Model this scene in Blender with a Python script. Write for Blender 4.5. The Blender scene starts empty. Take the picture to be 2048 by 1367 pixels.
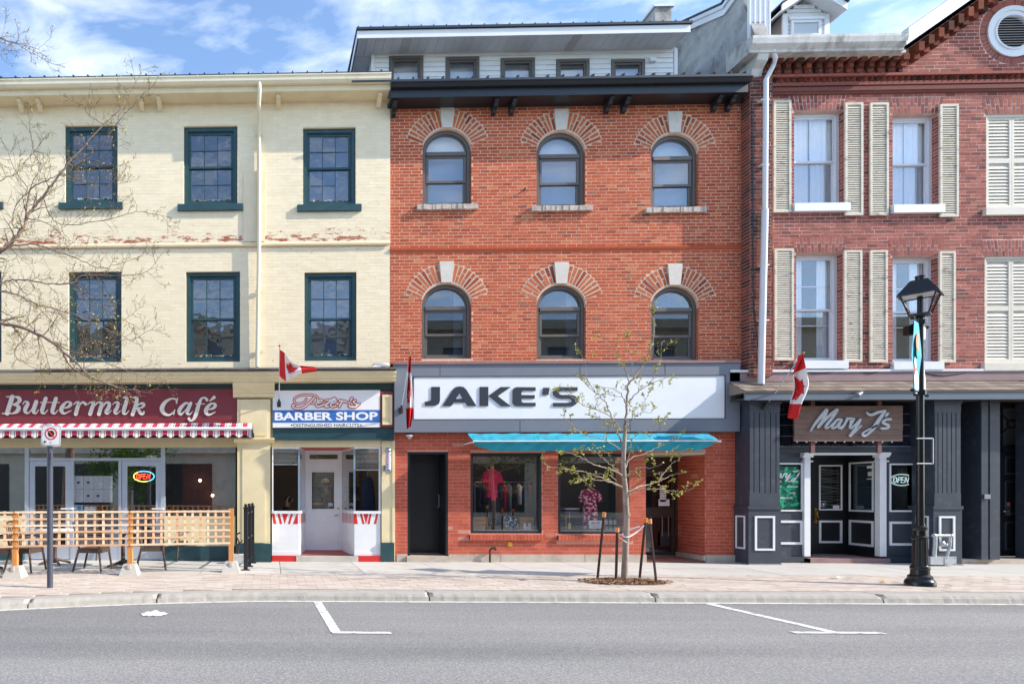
import bpy, math, random
from mathutils import Vector, noise as mnoise
R = random.Random(7)
rad = math.radians
scene = bpy.context.scene
C = scene.collection

# ------------------------------------------------------------------ camera
FPX, CX, CY, DIST, EYE, YAW = 1280.0, 507.0, 985.0, 14.06, 1.5, rad(1.5)
cd = bpy.data.cameras.new('camera'); cam = bpy.data.objects.new('camera', cd); C.objects.link(cam)
cam.location = (0, -DIST, EYE); cam.rotation_euler = (rad(90), 0, YAW)
cd.sensor_width = 36; cd.lens = FPX / 2048 * 36
cd.shift_x = (1024 - CX) / 2048; cd.shift_y = (CY - 683.5) / 2048
cd.clip_start = 0.1; cd.clip_end = 5000
scene.camera = cam
scene.render.resolution_x, scene.render.resolution_y = 1024, 683

# ------------------------------------------------------------------ light
SUN_EL, SUN_AZ = 32.0, 14.5          # height, and angle off the line of the facades
sdir = Vector((math.cos(rad(SUN_EL)) * math.cos(rad(SUN_AZ)), -math.cos(rad(SUN_EL)) * math.sin(rad(SUN_AZ)), math.sin(rad(SUN_EL))))
sl = bpy.data.lights.new('sun', 'SUN'); sun = bpy.data.objects.new('sun', sl); C.objects.link(sun)
sl.energy = 3.4; sl.angle = rad(0.53); sl.color = (1.0, 0.92, 0.80)
sun.rotation_euler = sdir.to_track_quat('Z', 'Y').to_euler(); sun.location = (10, -20, 30)
world = bpy.data.worlds.new('World'); scene.world = world; world.use_nodes = True
nt = world.node_tree; nt.nodes.clear(); N = nt.nodes.new; L = nt.links.new
sky = N('ShaderNodeTexSky'); sky.sky_type = 'NISHITA'; sky.sun_disc = False
sky.sun_elevation = rad(SUN_EL); sky.sun_rotation = math.atan2(sdir.x, sdir.y)
sky.air_density = 1.0; sky.dust_density = 0.4; sky.ozone_density = 1.0
tc = N('ShaderNodeTexCoord'); sp = N('ShaderNodeSeparateXYZ'); L(tc.outputs['Generated'], sp.inputs[0])
mz = N('ShaderNodeMath'); mz.operation = 'MAXIMUM'; L(sp.outputs['Z'], mz.inputs[0]); mz.inputs[1].default_value = 0.04
dx = N('ShaderNodeMath'); dx.operation = 'DIVIDE'; L(sp.outputs['X'], dx.inputs[0]); L(mz.outputs[0], dx.inputs[1])
dy = N('ShaderNodeMath'); dy.operation = 'DIVIDE'; L(sp.outputs['Y'], dy.inputs[0]); L(mz.outputs[0], dy.inputs[1])
cb = N('ShaderNodeCombineXYZ'); L(dx.outputs[0], cb.inputs[0]); L(dy.outputs[0], cb.inputs[1])
mp = N('ShaderNodeMapping'); L(cb.outputs[0], mp.inputs[0]); mp.inputs['Location'].default_value = (3.9, 2.6, 0); mp.inputs['Scale'].default_value = (1.0, 1.35, 1)
n1 = N('ShaderNodeTexNoise'); L(mp.outputs[0], n1.inputs['Vector']); n1.inputs['Scale'].default_value = 4.2; n1.inputs['Detail'].default_value = 9; n1.inputs['Roughness'].default_value = 0.55; n1.inputs['Distortion'].default_value = 0.25
rp = N('ShaderNodeValToRGB'); L(n1.outputs['Fac'], rp.inputs[0]); rp.color_ramp.elements[0].position = 0.44; rp.color_ramp.elements[1].position = 0.84
rp.color_ramp.elements[1].color = (0.82, 0.82, 0.82, 1)
lo = N('ShaderNodeMapRange'); L(sp.outputs['Z'], lo.inputs[0]); lo.inputs[1].default_value = 0.06; lo.inputs[2].default_value = 0.3
cf = N('ShaderNodeMath'); cf.operation = 'MULTIPLY'; L(rp.outputs[0], cf.inputs[0]); L(lo.outputs[0], cf.inputs[1])
mx = N('ShaderNodeMix'); mx.data_type = 'RGBA'; L(cf.outputs[0], mx.inputs['Factor']); tn = N('ShaderNodeMix'); tn.data_type = 'RGBA'; tn.blend_type = 'MULTIPLY'; tn.inputs['Factor'].default_value = 1; L(sky.outputs[0], tn.inputs['A']); tn.inputs['B'].default_value = (1.0, 1.07, 1.15, 1)
L(tn.outputs['Result'], mx.inputs['A']); mx.inputs['B'].default_value = (5.6, 5.9, 6.3, 1)
bg = N('ShaderNodeBackground'); L(mx.outputs['Result'], bg.inputs['Color']); bg.inputs['Strength'].default_value = 0.15
wo = N('ShaderNodeOutputWorld'); L(bg.outputs[0], wo.inputs[0])
scene.view_settings.view_transform = 'Standard'; scene.view_settings.look = 'None'
scene.view_settings.exposure = 1.0; scene.view_settings.gamma = 1; scene.view_settings.use_curve_mapping = False
scene.cycles.max_bounces = 8; scene.cycles.transparent_max_bounces = 24

# ------------------------------------------------------------------ measuring: a point of the photograph on the plane at depth Y
def W(px, py, Y=0.0):
    a = (px - CX) / FPX
    dxx = -math.sin(YAW) + a * math.cos(YAW); dyy = math.cos(YAW) + a * math.sin(YAW)
    t = (Y + DIST) / dyy
    return t * dxx, EYE + (CY - py) / FPX * t
def XX(px, Y=0.0): return W(px, CY, Y)[0]
def ZZ(px, py, Y=0.0): return W(px, py, Y)[1]
def RR(px0, py0, px1, py1, Y=0.0):
    pm = (px0 + px1) / 2
    return XX(px0, Y), XX(px1, Y), ZZ(pm, py1, Y), ZZ(pm, py0, Y)
def W3(px, py, Y): x, z = W(px, py, Y); return (x, Y, z)

# ------------------------------------------------------------------ colours and materials
def S(r, g, b):
    f = lambda c: (c / 255 / 12.92) if c / 255 <= 0.04045 else ((c / 255 + 0.055) / 1.055) ** 2.4
    return (f(r), f(g), f(b), 1)
def new_mat(name):
    m = bpy.data.materials.new(name); m.use_nodes = True
    nt = m.node_tree; bs = nt.nodes.get('Principled BSDF')
    return m, nt, bs
def mixrgb(nt, fac, a, b, mode='MIX'):
    n = nt.nodes.new('ShaderNodeMix'); n.data_type = 'RGBA'; n.blend_type = mode
    for s, v in (('Factor', fac), ('A', a), ('B', b)):
        if hasattr(v, 'is_linked'): nt.links.new(v, n.inputs[s])
        else: n.inputs[s].default_value = v
    return n.outputs['Result']
def noise_out(nt, scale, detail=4, rough=0.55, vec=None, stretch=None):
    n = nt.nodes.new('ShaderNodeTexNoise'); n.inputs['Scale'].default_value = scale; n.inputs['Detail'].default_value = detail; n.inputs['Roughness'].default_value = rough
    if vec is None:
        g = nt.nodes.new('ShaderNodeNewGeometry'); vec = g.outputs['Position']
    if stretch:
        mp = nt.nodes.new('ShaderNodeMapping'); mp.inputs['Scale'].default_value = stretch; nt.links.new(vec, mp.inputs[0]); vec = mp.outputs[0]
    nt.links.new(vec, n.inputs['Vector']); return n.outputs['Fac']
def ramp(nt, fac, stops, interp='LINEAR'):
    n = nt.nodes.new('ShaderNodeValToRGB'); cr = n.color_ramp; cr.interpolation = interp
    while len(cr.elements) < len(stops): cr.elements.new(0.5)
    for e, (p, c) in zip(cr.elements, stops): e.position = p; e.color = c if len(c) == 4 else (*c, 1)
    nt.links.new(fac, n.inputs[0]); return n.outputs['Color']
def bump(nt, bs, h, strength, dist=0.01):
    b = nt.nodes.new('ShaderNodeBump'); b.inputs['Strength'].default_value = strength; b.inputs['Distance'].default_value = dist
    nt.links.new(h, b.inputs['Height']); nt.links.new(b.outputs[0], bs.inputs['Normal'])
def mul(c, k): return (c[0] * k, c[1] * k, c[2] * k, 1)
def plain(name, col, rough=0.6, var=0.12, scale=3.0, bmp=0.15, bscale=40, metal=0.0, stretch=None, spec=0.5, dirt=None, dirt_amt=0.0, dscale=1.5, dlo=0.5, dhi=0.75):
    m, nt, bs = new_mat(name)
    nz = noise_out(nt, scale, 6, 0.6, stretch=stretch)
    c = ramp(nt, nz, [(0.3, mul(col, 1 - var)), (0.7, mul(col, 1 + var))])
    if dirt is not None:
        d = ramp(nt, noise_out(nt, dscale, 8, 0.7, stretch=stretch), [(dlo, (0, 0, 0, 1)), (dhi, (dirt_amt, dirt_amt, dirt_amt, 1))])
        c = mixrgb(nt, d, c, dirt)
    nt.links.new(c, bs.inputs['Base Color'])
    bs.inputs['Roughness'].default_value = rough; bs.inputs['Metallic'].default_value = metal
    bs.inputs['Specular IOR Level'].default_value = spec
    if bmp: bump(nt, bs, noise_out(nt, bscale, 4, 0.6), bmp, 0.004)
    return m
def island(nt):
    g = nt.nodes.new('ShaderNodeNewGeometry'); o = nt.nodes.new('ShaderNodeObjectInfo')
    a = nt.nodes.new('ShaderNodeMath'); a.operation = 'ADD'; nt.links.new(g.outputs['Random Per Island'], a.inputs[0]); nt.links.new(o.outputs['Random'], a.inputs[1])
    f = nt.nodes.new('ShaderNodeMath'); f.operation = 'FRACT'; nt.links.new(a.outputs[0], f.inputs[0]); return f.outputs[0]
def pieces(name, stops, rough=0.85, bmp=0.5, bscale=60, nvar=0.25, nscale=14, dirt=None, damt=0.5, dscale=0.8, dlo=0.5, dhi=0.75, spec=0.3, zband=None, stretch=None):
    """brick-like material: each piece its own shade of the ramp"""
    m, nt, bs = new_mat(name)
    c = ramp(nt, island(nt), stops)
    nz = noise_out(nt, nscale, 6, 0.65)
    c = mixrgb(nt, 1.0, c, ramp(nt, nz, [(0.25, (1 - nvar,) * 3 + (1,)), (0.75, (1 + nvar,) * 3 + (1,))]), 'MULTIPLY')
    if dirt is not None:
        d = ramp(nt, noise_out(nt, dscale, 8, 0.72, stretch=stretch), [(dlo, (0, 0, 0, 1)), (dhi, (damt,) * 3 + (1,))])
        c = mixrgb(nt, d, c, dirt)
    if zband:
        c = peel(nt, c, zband)
    nt.links.new(c, bs.inputs['Base Color']); bs.inputs['Roughness'].default_value = rough; bs.inputs['Specular IOR Level'].default_value = spec
    bump(nt, bs, noise_out(nt, bscale, 5, 0.7), bmp, 0.004)
    return m
def peel(nt, c, bands):
    """flaked paint that bares red brick within height bands (z, half height, threshold)"""
    g = nt.nodes.new('ShaderNodeNewGeometry'); s = nt.nodes.new('ShaderNodeSeparateXYZ'); nt.links.new(g.outputs['Position'], s.inputs[0])
    for z, hh, th in bands:
        a = nt.nodes.new('ShaderNodeMath'); a.operation = 'SUBTRACT'; nt.links.new(s.outputs['Z'], a.inputs[0]); a.inputs[1].default_value = z
        b = nt.nodes.new('ShaderNodeMath'); b.operation = 'ABSOLUTE'; nt.links.new(a.outputs[0], b.inputs[0])
        d = nt.nodes.new('ShaderNodeMath'); d.operation = 'DIVIDE'; nt.links.new(b.outputs[0], d.inputs[0]); d.inputs[1].default_value = hh
        nz = noise_out(nt, 9, 8, 0.78, stretch=(0.4, 1, 1.5))
        e = nt.nodes.new('ShaderNodeMath'); e.operation = 'MULTIPLY_ADD'; nt.links.new(d.outputs[0], e.inputs[0]); e.inputs[1].default_value = -0.12; nt.links.new(nz, e.inputs[2])
        f = ramp(nt, e.outputs[0], [(th, (0, 0, 0, 1)), (th + 0.012, (1, 1, 1, 1))])
        c = mixrgb(nt, f, c, ramp(nt, noise_out(nt, 30, 3), [(0.3, S(150, 72, 52)), (0.7, S(190, 110, 82))]))
    return c
def glass(name, fac=0.16, tint=(1, 1, 1, 1), rough=0.0, wav=0.0):
    m = bpy.data.materials.new(name); m.use_nodes = True; nt = m.node_tree; nt.nodes.clear()
    tr = nt.nodes.new('ShaderNodeBsdfTransparent'); tr.inputs[0].default_value = tint
    gl = nt.nodes.new('ShaderNodeBsdfGlossy'); gl.inputs['Roughness'].default_value = rough; gl.inputs['Color'].default_value = (0.95, 0.97, 1, 1)
    lw = nt.nodes.new('ShaderNodeLayerWeight'); lw.inputs['Blend'].default_value = 0.5
    fr = nt.nodes.new('ShaderNodeMath'); fr.operation = 'POWER'; nt.links.new(lw.outputs['Facing'], fr.inputs[0]); fr.inputs[1].default_value = 4.0
    ad = nt.nodes.new('ShaderNodeMath'); ad.operation = 'ADD'; ad.use_clamp = True; nt.links.new(fr.outputs[0], ad.inputs[0]); ad.inputs[1].default_value = fac
    mx = nt.nodes.new('ShaderNodeMixShader'); nt.links.new(ad.outputs[0], mx.inputs[0]); nt.links.new(tr.outputs[0], mx.inputs[1]); nt.links.new(gl.outputs[0], mx.inputs[2])
    if wav:
        b = nt.nodes.new('ShaderNodeBump'); b.inputs['Strength'].default_value = wav; b.inputs['Distance'].default_value = 0.02
        nt.links.new(noise_out(nt, 2.2, 2), b.inputs['Height']); nt.links.new(b.outputs[0], gl.inputs['Normal'])
    o = nt.nodes.new('ShaderNodeOutputMaterial'); nt.links.new(mx.outputs[0], o.inputs[0]); return m
def glow(name, col, s):
    m = bpy.data.materials.new(name); m.use_nodes = True; nt = m.node_tree; nt.nodes.clear()
    e = nt.nodes.new('ShaderNodeEmission'); e.inputs[0].default_value = col; e.inputs[1].default_value = s
    o = nt.nodes.new('ShaderNodeOutputMaterial'); nt.links.new(e.outputs[0], o.inputs[0]); return m

M = {}
M['cream_wall'] = None
creambands = [(7.05, 0.24, 0.50), (6.85, 0.3, 0.60), (6.2, 2.5, 0.70), (4.3, 0.3, 0.60)]
M['cream_brick'] = pieces('cream painted brick', [(0, S(240, 224, 192)), (0.5, S(244, 229, 197)), (1, S(247, 232, 200))], 0.7, 0.35, 25, 0.04, 6, S(232, 208, 168), 0.5, 1.1, 0.5, 0.85, zband=creambands, stretch=(1, 1, 0.35))
M['cream_mortar'] = plain('cream painted wall', S(236, 218, 184), 0.75, 0.05, 4, 0.3, 50)
M['red_brick'] = pieces('red brick', [(0, S(160, 76, 52)), (0.12, S(182, 86, 56)), (0.5, S(190, 92, 60)), (0.88, S(198, 100, 66)), (0.97, S(204, 124, 84)), (1, S(136, 80, 68))], 0.9, 0.5, 70, 0.12, 16, S(150, 84, 66), 0.45, 1.4, 0.5, 0.75, stretch=(1, 1, 0.22))
M['red_mortar'] = plain('pale mortar', S(224, 184, 158), 0.95, 0.12, 12, 0.5, 90)
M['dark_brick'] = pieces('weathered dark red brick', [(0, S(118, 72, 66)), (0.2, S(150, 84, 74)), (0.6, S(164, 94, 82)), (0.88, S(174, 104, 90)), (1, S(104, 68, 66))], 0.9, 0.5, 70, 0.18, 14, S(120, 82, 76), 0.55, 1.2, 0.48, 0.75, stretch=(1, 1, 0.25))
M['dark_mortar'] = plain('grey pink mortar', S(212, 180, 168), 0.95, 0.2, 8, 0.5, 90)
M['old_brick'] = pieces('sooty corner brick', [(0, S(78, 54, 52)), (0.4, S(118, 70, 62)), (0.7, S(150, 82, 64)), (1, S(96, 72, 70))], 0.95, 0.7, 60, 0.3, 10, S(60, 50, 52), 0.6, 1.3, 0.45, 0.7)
M['soot_brick'] = pieces('sooty corbel brick', [(0, S(84, 50, 42)), (0.5, S(128, 68, 54)), (0.8, S(150, 80, 60)), (1, S(64, 44, 42))], 0.95, 0.7, 60, 0.3, 10, S(48, 40, 40), 0.8, 1.6, 0.42, 0.7)
M['painted_brick'] = pieces('terracotta painted brick', [(0, S(178, 84, 64)), (0.5, S(188, 92, 70)), (0.97, S(196, 100, 78)), (1, S(200, 150, 136))], 0.65, 0.4, 45, 0.08, 8, S(150, 70, 54), 0.4, 1.2, 0.5, 0.8)
M['painted_mortar'] = plain('pink mortar', S(214, 150, 130), 0.85, 0.12, 10, 0.4, 80)
M['arch_brick'] = pieces('arch brick', [(0, S(140, 66, 50)), (0.3, S(176, 88, 58)), (0.7, S(200, 112, 72)), (1, S(186, 100, 72))], 0.9, 0.5, 60, 0.2, 18)
M['lime'] = plain('lime mortar', S(210, 192, 170), 0.95, 0.12, 20, 0.5, 90)
M['stone'] = plain('rough sill stone', S(196, 182, 170), 0.9, 0.2, 9, 0.8, 30, dirt=S(120, 105, 92), dirt_amt=0.6, dscale=4)
M['keystone'] = plain('pale keystone', S(214, 206, 196), 0.85, 0.08, 9, 0.4, 40)
M['green'] = plain('dark teal green paint', S(38, 72, 78), 0.45, 0.15, 5, 0.15, 30, dirt=S(90, 120, 120), dirt_amt=0.35, dscale=3, dlo=0.6)
M['peelwhite'] = plain('flaking putty', S(190, 190, 176), 0.9, 0.2, 12, 0.6, 40)
M['cream_trim'] = plain('cream trim paint', S(232, 216, 180), 0.5, 0.05, 4, 0.1, 30, dirt=S(190, 160, 110), dirt_amt=0.3, dscale=1.2)
M['yellow_trim'] = plain('butter yellow paint', S(234, 218, 176), 0.5, 0.05, 3, 0.12, 25, dirt=S(206, 184, 130), dirt_amt=0.4, dscale=1.4)
M['gutter_cream'] = plain('cream metal gutter', S(232, 220, 190), 0.35, 0.06, 3, 0.05, 20, dirt=S(170, 140, 100), dirt_amt=0.4, dscale=1.5, dlo=0.58)
M['roof_metal'] = plain('dark blue metal roofing', S(44, 54, 66), 0.4, 0.15, 4, 0.1, 20)
M['black_metal'] = plain('black painted metal', S(34, 38, 44), 0.35, 0.15, 4, 0.1, 30)
M['black_trim'] = plain('black cornice paint', S(40, 47, 54), 0.42, 0.15, 3, 0.15, 25)
M['taupe'] = plain('taupe aluminium frame', S(98, 92, 88), 0.45, 0.06, 4, 0.04, 30)
M['dark_frame'] = plain('black window frame', S(42, 44, 50), 0.4, 0.1, 4, 0.05, 30)
M['white_siding'] = plain('white vinyl siding', S(226, 228, 230), 0.5, 0.05, 2, 0.05, 20, dirt=S(180, 176, 170), dirt_amt=0.4, dscale=1.5, stretch=(1, 1, 4))
M['soffit'] = pieces('soffit panels', [(0, S(222, 220, 220)), (0.8, S(232, 230, 230)), (1, S(200, 190, 182))], 0.6, 0.05, 20, 0.05, 3)
M['white_paint'] = plain('white paint', S(232, 234, 238), 0.4, 0.03, 4, 0.08, 25, dirt=S(190, 188, 186), dirt_amt=0.25, dscale=2.5)
M['white_metal'] = plain('white metal', S(226, 228, 232), 0.35, 0.04, 3, 0.04, 25, dirt=S(180, 176, 172), dirt_amt=0.3, dscale=1.5)
M['old_white'] = plain('weathered white cornice', S(206, 204, 200), 0.75, 0.1, 4, 0.5, 25, dirt=S(96, 88, 80), dirt_amt=0.75, dscale=2.6, dlo=0.48, dhi=0.68, stretch=(1, 1, 0.5))
M['shutter'] = plain('flaking cream shutter paint', S(216, 207, 190), 0.8, 0.08, 8, 0.5, 40, dirt=S(112, 100, 86), dirt_amt=0.8, dscale=7, dlo=0.56, dhi=0.66, stretch=(0.6, 1, 2.2))
M['shutter_plain'] = plain('cream shutter paint', S(218, 212, 198), 0.7, 0.05, 6, 0.3, 40, dirt=S(170, 164, 150), dirt_amt=0.4, dscale=2)
M['stucco'] = plain('cracked grey stucco', S(170, 168, 166), 0.95, 0.22, 3, 0.8, 20, dirt=S(92, 84, 80), dirt_amt=0.8, dscale=1.4, dlo=0.5, dhi=0.68)
M['grey_clad'] = plain('grey sign cladding', S(118, 124, 136), 0.45, 0.05, 1.5, 0.05, 15)
M['sign_white'] = plain('white sign face', S(234, 238, 242), 0.4, 0.03, 2, 0.02, 10)
M['sign_ink'] = plain('dark slate lettering', S(40, 48, 62), 0.5, 0.08, 3, 0.05, 30)
M['maroon'] = plain('maroon sign paint', S(128, 50, 58), 0.5, 0.06, 1.5, 0.08, 20, dirt=S(140, 76, 82), dirt_amt=0.35, dscale=1)
M['letter_grey'] = plain('pale grey letters', S(226, 222, 210), 0.5, 0.06, 10, 0.1, 40)
M['blue_print'] = plain('blue sign print', S(52, 110, 186), 0.45, 0.05, 2, 0.03, 20)
M['orange_print'] = plain('orange outline print', S(206, 96, 56), 0.5, 0.05, 4, 0.03, 20)
M['white_print'] = plain('white print', S(240, 240, 242), 0.5, 0.02, 4, 0.0)
M['black_print'] = plain('black print', S(30, 32, 38), 0.5, 0.05, 4, 0.0)
M['green_print'] = plain('bright green print', S(34, 158, 116), 0.4, 0.2, 20, 0.0)
M['green_leafprint'] = plain('dark green print', S(10, 84, 66), 0.4, 0.2, 20, 0.0)
M['red_paint'] = plain('bright red paint', S(206, 44, 44), 0.45, 0.06, 4, 0.08, 30)
M['floor_red'] = plain('red painted step', S(190, 84, 84), 0.7, 0.12, 6, 0.2, 30)
M['alu'] = plain('pale aluminium', S(188, 196, 208), 0.35, 0.05, 4, 0.03, 30, metal=0.3)
M['beige_header'] = plain('beige header', S(206, 192, 160), 0.5, 0.06, 3, 0.06, 30)
M['teal_cloth'] = plain('teal awning fabric', S(30, 150, 174), 0.8, 0.14, 3, 0.5, 12)
M['wood'] = plain('weathered sign plank', S(122, 98, 88), 0.8, 0.25, 6, 0.4, 30, stretch=(0.5, 1, 6), dirt=S(190, 140, 110), dirt_amt=0.5, dscale=1.6, dlo=0.6)
M['cedar'] = pieces('cedar lattice', [(0, S(200, 158, 122)), (0.5, S(216, 184, 154)), (1, S(228, 206, 182))], 0.75, 0.3, 60, 0.1, 9)
M['cedar_post'] = plain('orange cedar post', S(212, 146, 84), 0.75, 0.15, 10, 0.3, 40, stretch=(3, 3, 0.6))
M['crate'] = pieces('crate wood', [(0, S(168, 118, 72)), (1, S(196, 146, 94))], 0.8, 0.3, 40, 0.12, 12)
M['concrete'] = plain('pale concrete', S(196, 190, 182), 0.9, 0.08, 3, 0.5, 60, dirt=S(150, 144, 138), dirt_amt=0.5, dscale=5)
M['base_concrete'] = plain('foundation concrete', S(190, 178, 164), 0.9, 0.12, 4, 0.7, 40, dirt=S(120, 108, 98), dirt_amt=0.6, dscale=3)
M['slab'] = pieces('pavement concrete', [(0, S(190, 186, 180)), (1, S(200, 196, 190))], 0.9, 0.35, 90, 0.06, 3, S(140, 134, 128), 0.55, 1.0, 0.5, 0.8)
M['paver'] = pieces('pavement paver', [(0, S(188, 174, 162)), (0.5, S(196, 182, 171)), (1, S(204, 193, 183))], 0.9, 0.4, 90, 0.08, 8, S(146, 136, 130), 0.45, 1.2, 0.5, 0.8)
M['joint'] = plain('sandy joint', S(132, 118, 108), 0.95, 0.2, 20, 0.5, 90)
M['kerb'] = plain('rough kerb concrete', S(170, 165, 158), 0.95, 0.08, 6, 1.0, 35, dirt=S(140, 136, 132), dirt_amt=0.4, dscale=9, dlo=0.48, dhi=0.62)
M['line'] = plain('worn road paint', S(224, 226, 226), 0.7, 0.06, 8, 0.3, 60, dirt=S(140, 141, 142), dirt_amt=0.85, dscale=11, dlo=0.53, dhi=0.60)
M['shingle'] = pieces('brown grey shingle', [(0, S(110, 98, 90)), (0.5, S(128, 114, 104)), (1, S(142, 128, 116))], 0.95, 0.5, 80, 0.1, 20)
M['shingle_dark'] = pieces('dark shingle', [(0, S(84, 80, 82)), (1, S(110, 104, 104))], 0.95, 0.5, 80, 0.15, 14)
M['mauve'] = plain('mauve flashing', S(138, 110, 112), 0.5, 0.08, 2, 0.1, 15, dirt=S(170, 146, 144), dirt_amt=0.5)
M['shop_black'] = plain('charcoal shopfront paint', S(60, 67, 79), 0.4, 0.1, 2.5, 0.12, 25, dirt=S(100, 104, 112), dirt_amt=0.5, dscale=5, dlo=0.55, dhi=0.7)
M['door_black'] = plain('black door paint', S(30, 32, 38), 0.35, 0.1, 3, 0.08, 25)
M['lamp_black'] = plain('glossy black lamp paint', S(22, 24, 28), 0.22, 0.1, 4, 0.05, 25)
M['steel'] = plain('brushed steel', S(176, 180, 186), 0.3, 0.05, 6, 0.05, 60, metal=0.9)
M['silver_paint'] = plain('silver paint', S(186, 190, 194), 0.4, 0.08, 10, 0.3, 30, metal=0.4)
M['brass'] = plain('worn brass', S(170, 130, 70), 0.35, 0.2, 20, 0.1, 40, metal=0.8)
M['rust'] = plain('rusty stake steel', S(70, 48, 42), 0.8, 0.25, 20, 0.4, 60)
M['orange_cap'] = plain('orange plastic cap', S(232, 150, 90), 0.5, 0.1, 8, 0.02)
M['bark'] = plain('grey maple bark', S(154, 138, 126), 0.9, 0.25, 14, 0.8, 40, stretch=(1, 1, 0.4), dirt=S(206, 194, 182), dirt_amt=0.5, dscale=9)
M['big_bark'] = plain('brown grey bark', S(138, 118, 106), 0.9, 0.25, 14, 0.8, 40, stretch=(1, 1, 0.4))
M['twig'] = plain('brown twig bark', S(112, 90, 78), 0.85, 0.2, 14, 0.4, 60)
M['bud'] = pieces('fresh yellow green leaves', [(0, S(150, 158, 60)), (0.5, S(188, 186, 84)), (1, S(212, 200, 110))], 0.6, 0.1, 60, 0.1, 30)
M['mulch'] = pieces('wood chip mulch', [(0, S(96, 70, 54)), (0.5, S(146, 110, 84)), (1, S(186, 150, 120))], 0.95, 0.3, 80, 0.2, 40)
M['chair'] = plain('brown resin chair', S(80, 64, 56), 0.55, 0.12, 8, 0.15, 40)
M['flag_red'] = plain('red flag cloth', S(212, 34, 36), 0.8, 0.06, 6, 0.15, 60)
M['flag_white'] = plain('white flag cloth', S(236, 232, 232), 0.8, 0.03, 6, 0.15, 60)
M['interior'] = plain('interior wall', S(116, 102, 86), 0.9, 0.1, 2, 0.1, 20)
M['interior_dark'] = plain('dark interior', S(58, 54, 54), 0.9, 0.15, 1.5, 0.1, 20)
M['interior_light'] = plain('light interior wall', S(196, 190, 178), 0.9, 0.06, 2, 0.1, 20)
M['curtain'] = plain('white curtain', S(244, 246, 247), 0.9, 0.04, 3, 0.1, 60)
M['blind_grey'] = plain('grey blind', S(124, 138, 156), 0.8, 0.08, 3, 0.05, 30)
M['blind_pale'] = plain('pale blind', S(200, 208, 214), 0.8, 0.06, 3, 0.05, 30)
M['glass'] = glass('window glass', 0.11)
M['glass_up'] = glass('old window glass', 0.2, (0.55, 0.62, 0.72, 1), wav=0.25)
M['glass_cafe'] = glass('cafe glass', 0.22)
M['glass_dark'] = glass('tinted glass', 0.08, (0.62, 0.66, 0.7, 1))
M['skin'] = plain('skin', S(198, 148, 122), 0.55, 0.06, 6, 0.05, 60)
M['hair'] = plain('dark hair', S(48, 38, 34), 0.7, 0.2, 30, 0.3, 60)
M['shirt_dark'] = plain('dark shirt', S(54, 46, 54), 0.85, 0.1, 6, 0.2, 40)
M['shirt_brown'] = plain('brown shirt', S(104, 74, 68), 0.85, 0.2, 14, 0.2, 40)
M['jeans'] = plain('blue jeans', S(58, 76, 110), 0.85, 0.12, 8, 0.2, 60)
M['pink'] = plain('pink knit', S(214, 38, 84), 0.85, 0.1, 8, 0.3, 60)
M['black_cloth'] = plain('black cloth', S(28, 28, 34), 0.9, 0.1, 8, 0.2, 60)
M['navy'] = plain('navy cape cloth', S(36, 54, 96), 0.8, 0.12, 6, 0.2, 40)
M['khaki'] = plain('khaki cap', S(170, 142, 108), 0.85, 0.1, 8, 0.2, 40)
M['litter'] = plain('white paper', S(236, 236, 234), 0.8, 0.04, 8, 0.2, 30)
M['yellow'] = plain('yellow plastic', S(214, 166, 40), 0.5, 0.05, 8, 0.05)
M['blue_banner'] = plain('sky blue banner', S(70, 176, 214), 0.6, 0.12, 3, 0.1, 30)
M['neon_red'] = glow('red neon', (1, 0.06, 0.03, 1), 3.0)
M['neon_white'] = glow('pale neon', (0.8, 1, 0.95, 1), 0.9)
M['neon_blue'] = glow('blue neon', (0.1, 0.55, 1, 1), 2.2)
M['neon_yellow'] = glow('yellow neon', (1, 0.85, 0.15, 1), 2.0)
M['tube_off'] = plain('unlit glass tube', S(206, 220, 214), 0.2, 0.03, 5, 0)
M['lit_tube'] = glow('lit ceiling tube', (1, 0.86, 0.6, 1), 6.0)
def road_mat():
    m, nt, bs = new_mat('asphalt')
    f = noise_out(nt, 48, 5, 0.9); c = ramp(nt, f, [(0.36, S(108, 107, 107)), (0.5, S(137, 136, 135)), (0.64, S(178, 176, 173))])
    big = ramp(nt, noise_out(nt, 0.35, 5, 0.6, stretch=(0.35, 1, 1)), [(0.3, (0.84, 0.85, 0.87, 1)), (0.7, (1.08, 1.07, 1.06, 1))])
    c = mixrgb(nt, 1.0, c, big, 'MULTIPLY')
    st = ramp(nt, noise_out(nt, 1.6, 6, 0.7, stretch=(0.5, 1.6, 1)), [(0.68, (0, 0, 0, 1)), (0.76, (0.5,) * 3 + (1,))])
    c = mixrgb(nt, st, c, S(84, 86, 90))
    tr = ramp(nt, noise_out(nt, 0.9, 3, 0.5, stretch=(0.05, 1, 1)), [(0.42, (1.08, 1.08, 1.07, 1)), (0.62, (0.86, 0.86, 0.88, 1))])
    c = mixrgb(nt, 1.0, c, tr, 'MULTIPLY')
    nt.links.new(c, bs.inputs['Base Color']); bs.inputs['Roughness'].default_value = 0.9; bs.inputs['Specular IOR Level'].default_value = 0.25
    bump(nt, bs, f, 0.6, 0.004); return m
M['asphalt'] = road_mat()
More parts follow.
